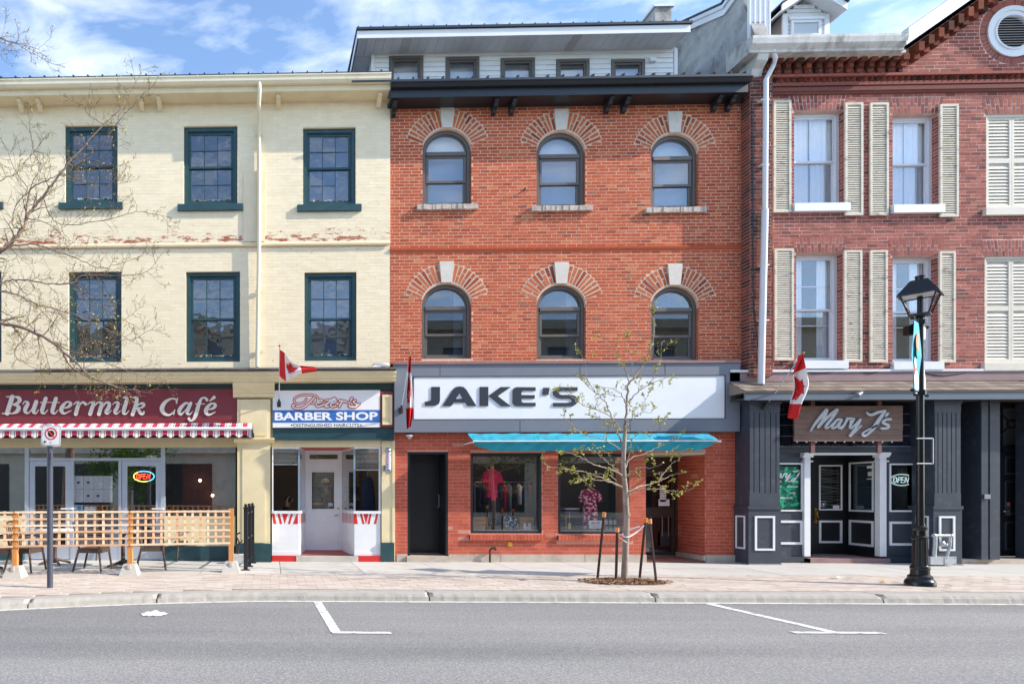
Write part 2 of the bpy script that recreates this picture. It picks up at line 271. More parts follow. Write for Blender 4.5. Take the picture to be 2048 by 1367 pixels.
def stripe_mat():
    m, nt, bs = new_mat('striped awning cloth')
    g = nt.nodes.new('ShaderNodeNewGeometry'); s = nt.nodes.new('ShaderNodeSeparateXYZ'); nt.links.new(g.outputs['Position'], s.inputs[0])
    d = nt.nodes.new('ShaderNodeMath'); d.operation = 'MULTIPLY'; nt.links.new(s.outputs['X'], d.inputs[0]); d.inputs[1].default_value = 1 / STRIPE
    f = nt.nodes.new('ShaderNodeMath'); f.operation = 'FRACT'; nt.links.new(d.outputs[0], f.inputs[0])
    w, r, gy = S(236, 226, 222), S(186, 52, 84), S(150, 136, 130)
    c = ramp(nt, f.outputs[0], [(0, w), (0.08, gy), (0.16, w), (0.40, gy), (0.48, w), (0.56, r)], 'CONSTANT')
    nt.links.new(c, bs.inputs['Base Color']); bs.inputs['Roughness'].default_value = 0.8
    bump(nt, bs, noise_out(nt, 8, 3), 0.3, 0.01); return m
STRIPE = 0.243
M['stripe'] = stripe_mat()
def floral_mat(name, a, b, c, sc):
    m, nt, bs = new_mat(name)
    col = ramp(nt, noise_out(nt, sc, 3, 0.6), [(0.0, a), (0.47, b), (0.55, c)], 'CONSTANT')
    nt.links.new(col, bs.inputs['Base Color']); bs.inputs['Roughness'].default_value = 0.85; return m
M['floral'] = floral_mat('pink floral cloth', S(120, 20, 60), S(206, 46, 104), S(232, 214, 214), 16)
M['mono_floral'] = floral_mat('black and white patterned cloth', S(22, 24, 30), S(34, 40, 48), S(214, 216, 216), 26)

# ------------------------------------------------------------------ mesh builder
WO = {}
class MB:
    def __init__(s): s.v = []; s.f = []; s.m = []; s.mi = 0
    def add(s, vs, fs):
        o = len(s.v); s.v += [tuple(p) for p in vs]; s.f += [tuple(i + o for i in f) for f in fs]; s.m += [s.mi] * len(fs)
    def box(s, x0, x1, y0, y1, z0, z1):
        if x0 > x1: x0, x1 = x1, x0
        if y0 > y1: y0, y1 = y1, y0
        if z0 > z1: z0, z1 = z1, z0
        s.add([(x0, y0, z0), (x1, y0, z0), (x1, y1, z0), (x0, y1, z0), (x0, y0, z1), (x1, y0, z1), (x1, y1, z1), (x0, y1, z1)],
              [(0, 3, 2, 1), (4, 5, 6, 7), (0, 1, 5, 4), (2, 3, 7, 6), (0, 4, 7, 3), (1, 2, 6, 5)]); return s
    def quad(s, *p): s.add(p, [tuple(range(len(p)))]); return s
    def prism(s, pts, y0, y1):          # outline in x,z, from y0 (front) to y1
        n = len(pts); a = sum(pts[i][0] * pts[(i + 1) % n][1] - pts[(i + 1) % n][0] * pts[i][1] for i in range(n))
        if a < 0: pts = pts[::-1]
        vs = [(x, y0, z) for x, z in pts] + [(x, y1, z) for x, z in pts]
        s.add(vs, [tuple(range(n)), tuple(range(2 * n - 1, n - 1, -1))] + [(i, i + n, (i + 1) % n + n, (i + 1) % n) for i in range(n)]); return s
    def prism_yz(s, pts, x0, x1):       # profile in y,z swept along x
        n = len(pts); a = sum(pts[i][0] * pts[(i + 1) % n][1] - pts[(i + 1) % n][0] * pts[i][1] for i in range(n))
        if a < 0: pts = pts[::-1]
        vs = [(x1, y, z) for y, z in pts] + [(x0, y, z) for y, z in pts]
        s.add(vs, [tuple(range(n)), tuple(range(2 * n - 1, n - 1, -1))] + [(i, i + n, (i + 1) % n + n, (i + 1) % n) for i in range(n)]); return s
    def prism_xy(s, pts, z0, z1):
        n = len(pts); a = sum(pts[i][0] * pts[(i + 1) % n][1] - pts[(i + 1) % n][0] * pts[i][1] for i in range(n))
        if a < 0: pts = pts[::-1]
        vs = [(x, y, z1) for x, y in pts] + [(x, y, z0) for x, y in pts]
        s.add(vs, [tuple(range(n)), tuple(range(2 * n - 1, n - 1, -1))] + [(i, i + n, (i + 1) % n + n, (i + 1) % n) for i in range(n)]); return s
    def ring(s, x0, x1, z0, z1, w, y0, y1, wb=None):
        wb = w if wb is None else wb
        s.box(x0, x0 + w, y0, y1, z0, z1); s.box(x1 - w, x1, y0, y1, z0, z1)
        s.box(x0 + w, x1 - w, y0, y1, z1 - w, z1); s.box(x0 + w, x1 - w, y0, y1, z0, z0 + wb); return s
    def lathe(s, prof, cx, cy, n=20, cap=True, sx=1, sy=1, rot=0):
        vs = []; fs = []
        for r, z in prof:
            for k in range(n):
                a = 2 * math.pi * k / n + rot; vs.append((cx + r * sx * math.cos(a), cy + r * sy * math.sin(a), z))
        for i in range(len(prof) - 1):
            for k in range(n):
                k2 = (k + 1) % n; fs.append((i * n + k, i * n + k2, (i + 1) * n + k2, (i + 1) * n + k))
        if cap: fs.append(tuple(range(n - 1, -1, -1))); fs.append(tuple((len(prof) - 1) * n + k for k in range(n)))
        s.add(vs, fs); return s
    def tube(s, pts, rr, n=6, cap=True):
        pts = [Vector(p) for p in pts]
        if not hasattr(rr, '__len__'): rr = [rr] * len(pts)
        vs = []; fs = []; up = Vector((0.13, 0.2, 1)).normalized()
        for i, p in enumerate(pts):
            d = (pts[min(i + 1, len(pts) - 1)] - pts[max(i - 1, 0)])
            if d.length < 1e-9: d = Vector((0, 0, 1))
            d.normalize(); u = d.cross(up)
            if u.length < 0.05: u = d.cross(Vector((1, 0, 0)))
            u.normalize(); w = u.cross(d); 
            for k in range(n):
                a = 2 * math.pi * k / n; vs.append(p + (u * math.cos(a) + w * math.sin(a)) * rr[i])
        for i in range(len(pts) - 1):
            for k in range(n):
                k2 = (k + 1) % n; fs.append((i * n + k, (i + 1) * n + k, (i + 1) * n + k2, i * n + k2))
        if cap: fs.append(tuple(range(n))); fs.append(tuple((len(pts) - 1) * n + k for k in range(n - 1, -1, -1)))
        s.add(vs, fs); return s
    def loft(s, secs, n=14, p=2.0):     # sections (x, y, z, rx, ry), stacked
        vs = []; fs = []
        for (x, y, z, rx, ry) in secs:
            for k in range(n):
                a = 2 * math.pi * k / n; c, sn = math.cos(a), math.sin(a)
                vs.append((x + rx * abs(c) ** (2 / p) * (1 if c > 0 else -1), y + ry * abs(sn) ** (2 / p) * (1 if sn > 0 else -1), z))
        for i in range(len(secs) - 1):
            for k in range(n):
                k2 = (k + 1) % n; fs.append((i * n + k, i * n + k2, (i + 1) * n + k2, (i + 1) * n + k))
        fs.append(tuple(range(n - 1, -1, -1))); fs.append(tuple((len(secs) - 1) * n + k for k in range(n)))
        s.add(vs, fs); return s
    def ball(s, c, r, sx=1, sy=1, sz=1, n=12, m=8):
        vs = [(c[0], c[1], c[2] - r * sz)]; fs = []
        for i in range(1, m):
            t = math.pi * i / m - math.pi / 2
            for k in range(n):
                a = 2 * math.pi * k / n; vs.append((c[0] + r * sx * math.cos(t) * math.cos(a), c[1] + r * sy * math.cos(t) * math.sin(a), c[2] + r * sz * math.sin(t)))
        vs.append((c[0], c[1], c[2] + r * sz)); last = len(vs) - 1
        for k in range(n):
            k2 = (k + 1) % n; fs.append((0, 1 + k2, 1 + k)); fs.append((last, last - n + k, last - n + k2))
            for i in range(m - 2): fs.append((1 + i * n + k, 1 + i * n + k2, 1 + (i + 1) * n + k2, 1 + (i + 1) * n + k))
        s.add(vs, fs); return s
    def build(s, name, mat, parent=None, smooth=False, **kw):
        me = bpy.data.meshes.new(name)
        xs, ys, zs = zip(*s.v); o = Vector(((min(xs) + max(xs)) / 2, (min(ys) + max(ys)) / 2, min(zs)))
        me.from_pydata([(x - o.x, y - o.y, z - o.z) for x, y, z in s.v], [], s.f)
        mats = mat if isinstance(mat, (list, tuple)) else [mat]
        for m_ in mats: me.materials.append(M[m_] if isinstance(m_, str) else m_)
        if len(mats) > 1: me.polygons.foreach_set('material_index', s.m)
        if smooth: me.shade_smooth() if hasattr(me, 'shade_smooth') else None
        if smooth is not True and smooth: me.set_sharp_from_angle(angle=rad(smooth))
        me.update()
        return put(bpy.data.objects.new(name, me), parent, o, **kw)
def put(ob, parent, o, **kw):
    C.objects.link(ob); o = Vector(o)
    if parent is not None: ob.parent = parent; ob.location = o - WO[parent.name]
    else: ob.location = o
    WO[ob.name] = o
    for k, v in kw.items(): ob[k] = v
    return ob
def inst(src, name, parent, o, rot=None, scale=None, **kw):
    me = src if isinstance(src, bpy.types.Mesh) else src.data
    ob = bpy.data.objects.new(name, me); put(ob, parent, o, **kw)
    if rot: ob.rotation_euler = rot
    if scale: ob.scale = scale
    return ob
def thing(name, loc, label, cat, group=None):
    o = bpy.data.objects.new(name, None); o.empty_display_size = 0.2
    put(o, None, loc, label=label, category=cat)
    if group: o['group'] = group
    return o
def tag(o, label, cat, group=None):
    o['label'] = label; o['category'] = cat
    if group: o['group'] = group
    return o
def copy_tree(o, parent=None):
    c = o.copy(); C.objects.link(c)
    if parent is not None: c.parent = parent
    for ch in list(o.children): copy_tree(ch, c)
    return c
def catmull(p, n=6):
    out = []
    for i in range(len(p) - 1):
        p0, p1, p2, p3 = p[max(i - 1, 0)], p[i], p[i + 1], p[min(i + 2, len(p) - 1)]
        for k in range(n):
            t = k / n
            out.append(tuple(0.5 * (2 * b + (c - a) * t + (2 * a - 5 * b + 4 * c - d) * t * t + (3 * b - a - 3 * c + d) * t ** 3) for a, b, c, d in zip(p0, p1, p2, p3)))
    out.append(tuple(p[-1])); return out
def ribbon(mb, pts, y0, y1, n=6, rnd=True):       # pts (x, z, width) on a sign; flat raised stroke
    q = catmull(pts, n) if len(pts) > 2 else pts
    Lf, Rt = [], []
    for i, (x, z, w) in enumerate(q):
        a, b = q[max(i - 1, 0)], q[min(i + 1, len(q) - 1)]
        tx, tz = b[0] - a[0], b[1] - a[1]; l = math.hypot(tx, tz) or 1
        nx, nz = -tz / l, tx / l; Lf.append((x + nx * w / 2, z + nz * w / 2)); Rt.append((x - nx * w / 2, z - nz * w / 2))
    m = len(q)
    vs = [(x, y0, z) for x, z in Lf] + [(x, y0, z) for x, z in Rt] + [(x, y1, z) for x, z in Lf] + [(x, y1, z) for x, z in Rt]
    fs = []
    for i in range(m - 1):
        fs += [(i, m + i, m + i + 1, i + 1), (i, i + 1, 2 * m + i + 1, 2 * m + i), (m + i, 3 * m + i, 3 * m + i + 1, m + i + 1)]
    fs += [(0, 2 * m, 3 * m, m), (m - 1, 2 * m - 1, 4 * m - 1, 3 * m - 1)]
    mb.add(vs, fs)
    if rnd:
        for (x, z, w), s_ in ((q[0], 0), (q[-1], 1)):
            k = 8; mb.prism([(x + w / 2 * math.cos(2 * math.pi * j / k), z + w / 2 * math.sin(2 * math.pi * j / k)) for j in range(k)], y0 + 0.0006, y1)
def text(name, s, x0, x1, z0, z1, Y, mat, parent, depth=0.002, bold=0.0, shear=0.0, **kw):
    cu = bpy.data.curves.new(name, 'FONT'); cu.body = s; cu.size = 1; cu.offset = bold; cu.shear = shear; cu.resolution_u = 3
    cu.fill_mode = 'FRONT' if depth == 0 else 'BOTH'; cu.extrude = 0.0
    ob = bpy.data.objects.new('tmp', cu); C.objects.link(ob)
    dg = bpy.context.evaluated_depsgraph_get(); me = bpy.data.meshes.new_from_object(ob.evaluated_get(dg)); bpy.data.objects.remove(ob)
    xs = [v.co.x for v in me.vertices]; zs = [v.co.y for v in me.vertices]
    ax, bx, az, bz = min(xs), max(xs), min(zs), max(zs)
    kx, kz = (x1 - x0) / (bx - ax), (z1 - z0) / (bz - az)
    mb = MB(); vs = [(x0 + (v.co.x - ax) * kx, z0 + (v.co.y - az) * kz) for v in me.vertices]
    mb.add([(x, Y, z) for x, z in vs], [tuple(p.vertices) for p in me.polygons])
    if depth > 0.001:
        o = len(mb.v); 
        cnt = {}
        for p in me.polygons:
            vv = list(p.vertices)
            for a, b in zip(vv, vv[1:] + vv[:1]): cnt.setdefault((min(a, b), max(a, b)), []).append((a, b))
        mb.add([(x, Y + depth, z) for x, z in vs], [])
        for e, l in cnt.items():
            if len(l) == 1: a, b = l[0]; mb.f.append((a, b, b + o, a + o)); mb.m.append(0)
    bpy.data.meshes.remove(me)
    return mb.build(name, mat, parent, **kw)
def wall(mb, x0, x1, z0, z1, holes, yf, yb):
    """front wall from yf (front) to yb with openings (x0,x1,z0,z1[,rise])"""
    xs = sorted({x0, x1} | {v for h in holes for v in h[:2] if x0 < v < x1}); zs = sorted({z0, z1} | {v for h in holes for v in h[2:4] if z0 < v < z1})
    for a, b in zip(xs, xs[1:]):
        for c, d in zip(zs, zs[1:]):
            mx_, mz_ = (a + b) / 2, (c + d) / 2
            if any(h[0] < mx_ < h[1] and h[2] < mz_ < h[3] for h in holes): continue
            mb.quad((a, yf, c), (b, yf, c), (b, yf, d), (a, yf, d)); mb.quad((a, yb, d), (b, yb, d), (b, yb, c), (a, yb, c))
    for h in holes:
        hx0, hx1, hz0, hz1 = max(h[0], x0), min(h[1], x1), max(h[2], z0), min(h[3], z1)
        mb.quad((hx0, yf, hz0), (hx0, yb, hz0), (hx0, yb, hz1), (hx0, yf, hz1)); mb.quad((hx1, yf, hz1), (hx1, yb, hz1), (hx1, yb, hz0), (hx1, yf, hz0))
        mb.quad((hx0, yf, hz0), (hx1, yf, hz0), (hx1, yb, hz0), (hx0, yb, hz0)); mb.quad((hx0, yf, hz1), (hx0, yb, hz1), (hx1, yb, hz1), (hx1, yf, hz1))
        if len(h) > 4:
            c = (h[0] + h[1]) / 2; hw = (h[1] - h[0]) / 2; rise = h[4]; n = 12; zs_ = h[3] - rise
            for sgn in (-1, 1):
                arc = [(c + sgn * hw * math.cos(math.pi / 2 * k / n), zs_ + rise * math.sin(math.pi / 2 * k / n)) for k in range(n + 1)]
                mb.prism(arc + [(c + sgn * hw, h[3])], yf + 0.0007, yb - 0.001)
    for a in ((x0, x0), (x1, x1)):
        mb.quad((a[0], yf, z0), (a[0], yb, z0), (a[0], yb, z1), (a[0], yf, z1))
    mb.quad((x0, yf, z1), (x1, yf, z1), (x1, yb, z1), (x0, yb, z1))
def brick5(mb, x0, x1, z0, z1, yf, yb):
    mb.add([(x0, yf, z0), (x1, yf, z0), (x1, yf, z1), (x0, yf, z1), (x0, yb, z0), (x1, yb, z0), (x1, yb, z1), (x0, yb, z1)],
           [(0, 1, 2, 3), (0, 4, 5, 1), (1, 5, 6, 2), (2, 6, 7, 3), (3, 7, 4, 0)])
def lay(parent, name, mat, x0, x1, z0, z1, course, length, blocked, y, proud=0.003, joint=0.009, singles=0, near=(0, 1.5), jit=0.0012, stuffname='brickwork', back=0.006):
    """running bond; the `singles` full bricks nearest the eye become parts of their own, the rest one joined part"""
    n = max(1, round((z1 - z0) / course)); ch = (z1 - z0) / n; full = []; rest = []
    for r in range(n):
        a, b = z0 + r * ch, z0 + (r + 1) * ch - joint
        bl = sorted(blocked(a, b) if blocked else [])
        segs = []; cur = x0
        for (p, q) in bl:
            if p > cur: segs.append((cur, min(p, x1)))
            cur = max(cur, q)
        if cur < x1: segs.append((cur, x1))
        off = (0.5 if r % 2 else 0) * length + (0.25 * length if r % 6 == 5 else 0)
        for (p, q) in segs:
            k = math.floor((p - x0 + off) / length); x = x0 - off + k * length
            while x < q - 0.02:
                u, v = max(x, p), min(x + length - joint, q)
                if v - u > 0.025: (full if (u == x and v == x + length - joint) else rest).append((u, v, a, b))
                x += length
    if singles and full:
        full.sort(key=lambda t: (t[0] - near[0]) ** 2 + (t[2] - near[1]) ** 2); sg, full = full[:singles], full[singles:]
        m0 = MB(); brick5(m0, 0, length - joint, 0, ch - joint, 0, proud + back)
        me = bpy.data.meshes.new(name); me.from_pydata(m0.v, [], m0.f); me.materials.append(M[mat])
        for (u, v, a, b) in sg:
            inst(me, name, parent, (u, y - proud + R.uniform(-jit, jit), a))
    mb = MB()
    for (u, v, a, b) in full + rest:
        j = R.uniform(-jit, jit); e = R.uniform(-0.0015, 0.0015)
        brick5(mb, u + e, v + e, a, b, y - proud + j, y + back)
    return mb.build(stuffname, mat, parent, kind='stuff')
# ------------------------------------------------------------------ ground, road, kerb, pavement
def yk(x):                           # front line of the kerb; it swings out towards the street on the left
    t = min(max((0.2 - x) / 4.2, 0), 1); return -4.45 - 0.95 * t ** 1.6
XL, XR = -12.0, 26.0
b = MB(); b.quad((-1500, -1500, -0.5), (1500, -1500, -0.5), (1500, 1500, -0.5), (-1500, 1500, -0.5)); b.build('ground', 'joint', kind='structure')
b = MB(); xs = [-60, -20] + [XL + 0.4 * i for i in range(int((2.4 - XL) / 0.4) + 1)] + [XR, 60]
for u, v in zip(xs, xs[1:]): b.quad((u, -18.2, -0.12), (v, -18.2, -0.12), (v, yk(v) + 0.1, -0.12), (u, yk(u) + 0.1, -0.12))
road = b.build('road', 'asphalt', kind='structure')
b = MB()
for u, v in zip(xs[2:-1], xs[3:-1]): b.quad((u, yk(u) - 0.11 + 0.02 * R.random(), -0.115), (v, yk(v) - 0.11 + 0.02 * R.random(), -0.115), (v, yk(v) + 0.02, -0.115), (u, yk(u) + 0.02, -0.115))
b.build('gutter_strip', plain('pale gutter concrete', S(206, 204, 198), 0.95, 0.1, 8, 0.6, 60, dirt=S(140, 140, 140), dirt_amt=0.7, dscale=6, dlo=0.5, dhi=0.62), road)
side = MB().box(XL, XR, -4.0, 0.9, -0.3, -0.012)
for u, v in zip(xs[2:-1], xs[3:-1]): side.box(u, v, (yk(u) + yk(v)) / 2 + 0.3, -4.0, -0.3, -0.012)
pave = side.build('pavement', 'joint', kind='structure')
# kerb stones, each between two joints
kerb = bpy.data.objects.new('kerb', None); put(kerb, None, (0, -4.4, 0), kind='structure')
joints = [XL, -7.6, XX(-60, -5.0), XX(70, -4.9), XX(318, -4.5), XX(858, -4.4), XX(1308, -4.4), XX(1762, -4.4), 14.6, 18.2, 22, XR]
for u, v in zip(joints, joints[1:]):
    b = MB(); n = int((v - u - 0.02) / 0.05); u += 0.012; v -= 0.012; rows = []
    for i in range(n + 1):
        x = u + (v - u) * i / n; y = yk(x); rg = mnoise.noise(Vector((x * 9, 0, 0))) * 0.006 + mnoise.noise(Vector((x * 31, 3, 0))) * 0.004
        chip = 0.05 if i in (0, n) else 0
        rows.append([(x, y + 0.34, -0.2), (x, y + 0.34, 0.0), (x, y + 0.09 + rg + chip, 0.002), (x, y + 0.05 + rg + chip, -0.012 - chip * .5), (x, y + 0.02 + rg * 1.5, -0.05), (x, y + rg, -0.14)])
    for p, q in zip(rows, rows[1:]):
        for k in range(5): b.quad(p[k], p[k + 1], q[k + 1], q[k])
    b.quad(*rows[0][::-1]); b.quad(*rows[-1])
    b.build('kerb_stone', 'kerb', kerb, smooth=40)
# concrete slabs by the shopfronts, pavers towards the kerb
PAVE_Y = -2.15
sx = XL; k = 0
while sx < 22:
    w = 1.52 + R.uniform(-0.04, 0.04)
    for (y0, y1) in ((-1.1, 0.9), (PAVE_Y, -1.1)):
        b = MB(); b.box(sx + 0.006, sx + w - 0.006, y0 + 0.006, y1 - 0.006, -0.06, R.uniform(-0.002, 0.002)); b.build('slab', 'slab', pave)
    sx += w; k += 1
PL, PW = 0.30, 0.135; cells = []
r = 0; y = PAVE_Y
while y - PW > -5.2:
    x = XL + (PL / 2 if r % 2 else 0)
    while x < 22:
        if y - PW > yk(x + PL / 2) + 0.345: cells.append((x, y - PW))
        x += PL
    y -= PW; r += 1
cells = [c for c in cells if -5.2 < c[0] < 15] 
cells.sort(key=lambda c: (c[0] - 2) ** 2 * 0.15 + (c[1] + 5) ** 2 * 6)
pm = MB().box(0.003, PL - 0.003, 0.003, PW - 0.003, -0.06, 0.0); pme = bpy.data.meshes.new('paver'); pme.from_pydata(pm.v, [], pm.f); pme.materials.append(M['paver'])
for c in cells[:300]: inst(pme, 'paver', pave, (c[0], c[1], R.uniform(-0.003, 0.003)))
b = MB()
for c in cells[300:]:
    j = R.uniform(-0.003, 0.003); b.box(c[0] + 0.003, c[0] + PL - 0.003, c[1] + 0.003, c[1] + PW - 0.003, -0.06, j)
b.build('paving', 'paver', pave, kind='stuff')
# painted parking marks
def ground_pt(px, py, z=-0.116):
    t = (EYE - z) * FPX / (py - CY); Y = t * (math.cos(YAW) + (px - CX) / FPX * math.sin(YAW)) - DIST; return XX(px, Y), Y
def mark(lst):
    b = MB()
    for poly in lst: b.quad(*[(x, y, -0.1155) for x, y in poly])
    return b.build('parking_line', 'line', road)
A0 = ground_pt(635, 1203); A1 = ground_pt(672, 1263)
mark([[(A0[0] - .06, A0[1]), (A0[0] + .06, A0[1]), (A1[0] + .06, A1[1]), (A1[0] - .06, A1[1])][::-1]])
B0 = ground_pt(664, 1264); B1 = ground_pt(782, 1264); mark([[(B0[0], B0[1] - .05), (B1[0], B0[1] - .05), (B1[0], B0[1] + .05), (B0[0], B0[1] + .05)]]).location.z += 0.003
A0 = ground_pt(1412, 1205); A1 = ground_pt(1662, 1262)
mark([[(A0[0] - .06, A0[1]), (A0[0] + .06, A0[1]), (A1[0] + .06, A1[1]), (A1[0] - .06, A1[1])][::-1]])
B0 = ground_pt(1585, 1264); B1 = ground_pt(1762, 1264); mark([[(B0[0], B0[1] - .05), (B1[0], B0[1] - .05), (B1[0], B0[1] + .05), (B0[0], B0[1] + .05)]]).location.z += 0.003

# ------------------------------------------------------------------ shared builders for the buildings
def blocker(holes, pad=0.0):
    def f(a, b_):
        out = []
        for h in holes:
            if b_ <= h[2] or a >= h[3]: continue
            x0, x1 = h[0], h[1]
            if len(h) > 4:
                zs_ = h[3] - h[4]; zz = a
                if zz > zs_:
                    q = max(0.0, 1 - ((zz - zs_) / h[4]) ** 2) ** 0.5; c = (x0 + x1) / 2; hw = (x1 - x0) / 2
                    x0, x1 = c - hw * q, c + hw * q
            out.append((x0 - pad, x1 + pad))
        return out
    return f
def sash_window(bld, x0, x1, z0, z1, y, fmat, cols, top_rows, bot_rows, pane_mat, fw=0.075, meet=0.5, merge=False, flaky=False, muntin=0.016, name='window', zlow=None, depth=0.1):
    b = MB(); b.ring(x0, x1, z0, z1, fw, y, y + depth); b.ring(x0 + fw, x1 - fw, z0 + fw, z1 - fw, 0.02, y + 0.03, y + depth)
    win = b.build(name, fmat, bld)
    ix0, ix1, iz0, iz1 = x0 + fw + 0.02, x1 - fw - 0.02, z0 + fw + 0.02, z1 - fw - 0.02
    zm = iz0 + (iz1 - iz0) * meet
    for (a, c, rows, yy, low) in ((zm - 0.02, iz1, top_rows, y + 0.04, False), (iz0, zm + 0.02, bot_rows, y + 0.07, True)):
        s = MB(); s.ring(ix0 + 0.002, ix1 - 0.002, a, c, 0.045, yy, yy + 0.035)
        px0, px1, pz0, pz1 = ix0 + 0.047, ix1 - 0.047, a + 0.045, c - 0.045
        w, h = (px1 - px0) / cols, (pz1 - pz0) / rows
        for i in range(1, cols): s.box(px0 + i * w - muntin / 2, px0 + i * w + muntin / 2, yy + 0.004, yy + 0.03, pz0, pz1)
        for j in range(1, rows):
            for i in range(cols):
                if merge and low and i == cols - 1: continue
                s.box(px0 + i * w + muntin / 2, px0 + (i + 1) * w - muntin / 2, yy + 0.006, yy + 0.028, pz0 + j * h - muntin / 2, pz0 + j * h + muntin / 2)
        s.build('sash', fmat, win)
        if low and flaky:
            f = MB()
            for q in range(16):
                fx = px0 + (px1 - px0) * R.random(); f.box(fx, min(fx + R.uniform(0.03, 0.12), px1), yy - 0.003, yy + 0.003, a + R.uniform(0.03, 0.045), a + R.uniform(0.05, 0.075))
            f.build('flaking_putty', 'peelwhite', win, kind='stuff')
        for i in range(cols):
            for j in range(rows):
                if merge and low and i == cols - 1:
                    if j: continue
                    p = (px0 + i * w, px1, pz0, pz1)
                else: p = (px0 + i * w, px0 + (i + 1) * w, pz0 + j * h, pz0 + (j + 1) * h)
                g = MB(); t1, t2 = R.uniform(-0.004, 0.004), R.uniform(-0.004, 0.004)
                g.quad((p[0], yy + 0.016 + t1, p[2]), (p[1], yy + 0.016 - t1, p[2]), (p[1], yy + 0.016 - t1 + t2, p[3]), (p[0], yy + 0.016 + t1 + t2, p[3]))
                g.build('pane', pane_mat, win)
    return win, (ix0, ix1, iz0, iz1)
def glaze(parent, x0, x1, z0, z1, y, mat='glass', name='pane'):
    return MB().box(x0, x1, y, y + 0.006, z0, z1).build(name, mat, parent)
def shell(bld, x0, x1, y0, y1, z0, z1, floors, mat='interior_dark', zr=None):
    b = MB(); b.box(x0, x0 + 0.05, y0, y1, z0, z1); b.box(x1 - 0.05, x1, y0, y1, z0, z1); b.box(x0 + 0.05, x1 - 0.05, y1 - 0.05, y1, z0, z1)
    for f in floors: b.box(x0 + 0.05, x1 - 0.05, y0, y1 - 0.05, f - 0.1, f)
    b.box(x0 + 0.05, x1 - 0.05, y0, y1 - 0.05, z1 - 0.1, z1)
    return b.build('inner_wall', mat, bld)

# ================================================================== CREAM BUILDING
CX0, CX1 = -9.3, XX(780)
cream = thing('cream_building', (0, 0, 0), 'three-storey cream painted brick building with dark green windows above a cafe and barber shop', 'building')
BAND = ZZ(400, 491); CTOP = ZZ(400, 192); CBOT = ZZ(400, 745)
UP = [(-107, 252, -2, 408), (131, 253, 236, 408), (368, 254, 475, 411), (606, 257, 711, 412)]
LO = [(-103, 543, 3, 724), (137, 543, 243, 724), (372, 543, 480, 723), (609, 544, 713, 721)]
uh = [RR(*q) for q in UP]; lh = [RR(*q) for q in LO]
b = MB(); wall(b, CX0, CX1 - 0.002, CBOT, BAND, lh, 0.0, 0.3); wall(b, CX0, CX1 - 0.002, BAND, CTOP + 0.3, uh, -0.035, 0.299)
b.quad((CX0, -0.035, BAND), (CX0, 0, BAND), (CX1, 0, BAND), (CX1, -0.035, BAND))
b.build('wall', 'cream_mortar', cream)
lay(cream, 'brick', 'cream_brick', CX0, CX1 - 0.004, CBOT, BAND - 0.05, 0.0725, 0.215, blocker(lh), 0.0, 0.0013, 0.006, 150, (0, 1.5), 0.0012)
lay(cream, 'brick', 'cream_brick', CX0, CX1 - 0.004, BAND + 0.055, CTOP, 0.0725, 0.215, blocker(uh), -0.035, 0.0013, 0.006, 150, (0, 1.5), 0.0012)
b = MB(); b.prism_yz([(-0.034, BAND - 0.045), (-0.06, BAND - 0.02), (-0.06, BAND + 0.02), (-0.035, BAND + 0.05)], CX0, CX1 - 0.003); b.build('string_course', 'cream_mortar', cream)
b = MB(); b.box(XX(487), XX(530), -0.06, -0.036, BAND + 0.06, ZZ(500, 345)); b.build('pilaster_strip', 'cream_mortar', cream)
shell(cream, CX0, CX1 - 0.002, 0.31, 9, 0.0, CTOP + 0.2, [CBOT - 0.1, BAND - 0.3])
for i, (h, yy) in enumerate([(h, -0.0) for h in uh] + [(h, 0.03) for h in lh]):
    win, _ = sash_window(cream, h[0], h[1], h[2], h[3], yy + 0.02, 'green', 3, 2, 2, 'glass_up', fw=0.085, meet=0.5 if i < 4 else 0.48, merge=(i == 3), flaky=True)
    if i < 4:
        s = MB(); s.box(h[0] - 0.13, h[1] + 0.12, -0.10, 0.05, h[2] - 0.14, h[2] - 0.002); s.build('sill', 'green', win)
    s = MB(); s.box(h[0] + 0.1, h[1] - 0.1, yy + 0.5, yy + 0.52, h[2], h[3]); s.build('blind', 'blind_grey' if i in (3, 7) else 'interior_dark', win)  # sheets behind the panes; the dark ones stand in for the unlit room
# eaves: frieze moulding, soffit, fascia, gutter, brackets, roof
EX1 = XX(781, -0.45)
fz0, fz1 = ZZ(300, 187, -0.42), ZZ(300, 171, -0.42)
b = MB(); b.box(CX0, EX1, -0.42, -0.39, fz0, fz1); b.build('fascia', 'cream_trim', cream)
b = MB(); b.box(CX0, EX1 - 0.001, -0.39, -0.036, fz0 + 0.005, fz0 + 0.03); b.build('soffit', 'cream_trim', cream)
mz_ = ZZ(300, 199, -0.04)
b = MB(); b.box(CX0, CX1, -0.075, -0.036, mz_ - 0.03, fz0 + 0.004); b.box(CX0, CX1, -0.1, -0.075, mz_, mz_ + 0.035); b.build('frieze_moulding', 'cream_trim', cream)
gz0, gz1 = ZZ(300, 170, -0.52), ZZ(300, 155, -0.52)
b = MB(); b.prism_yz([(-0.42, gz0), (-0.50, gz0), (-0.54, gz0 + 0.05), (-0.545, gz1 - 0.03), (-0.56, gz1 - 0.025), (-0.56, gz1), (-0.545, gz1), (-0.53, gz0 + 0.055), (-0.43, gz0 + 0.02), (-0.42, gz1)], CX0, EX1); b.build('gutter', 'gutter_cream', cream)
for px in (43, 127, 194, 242, 318, 395, 453, 526, 590, 646):
    x = XX(px, -0.55); MB().box(x - 0.008, x + 0.008, -0.565, -0.43, gz1 + 0.001, gz1 + 0.012).build('gutter_strap', 'white_metal', cream)
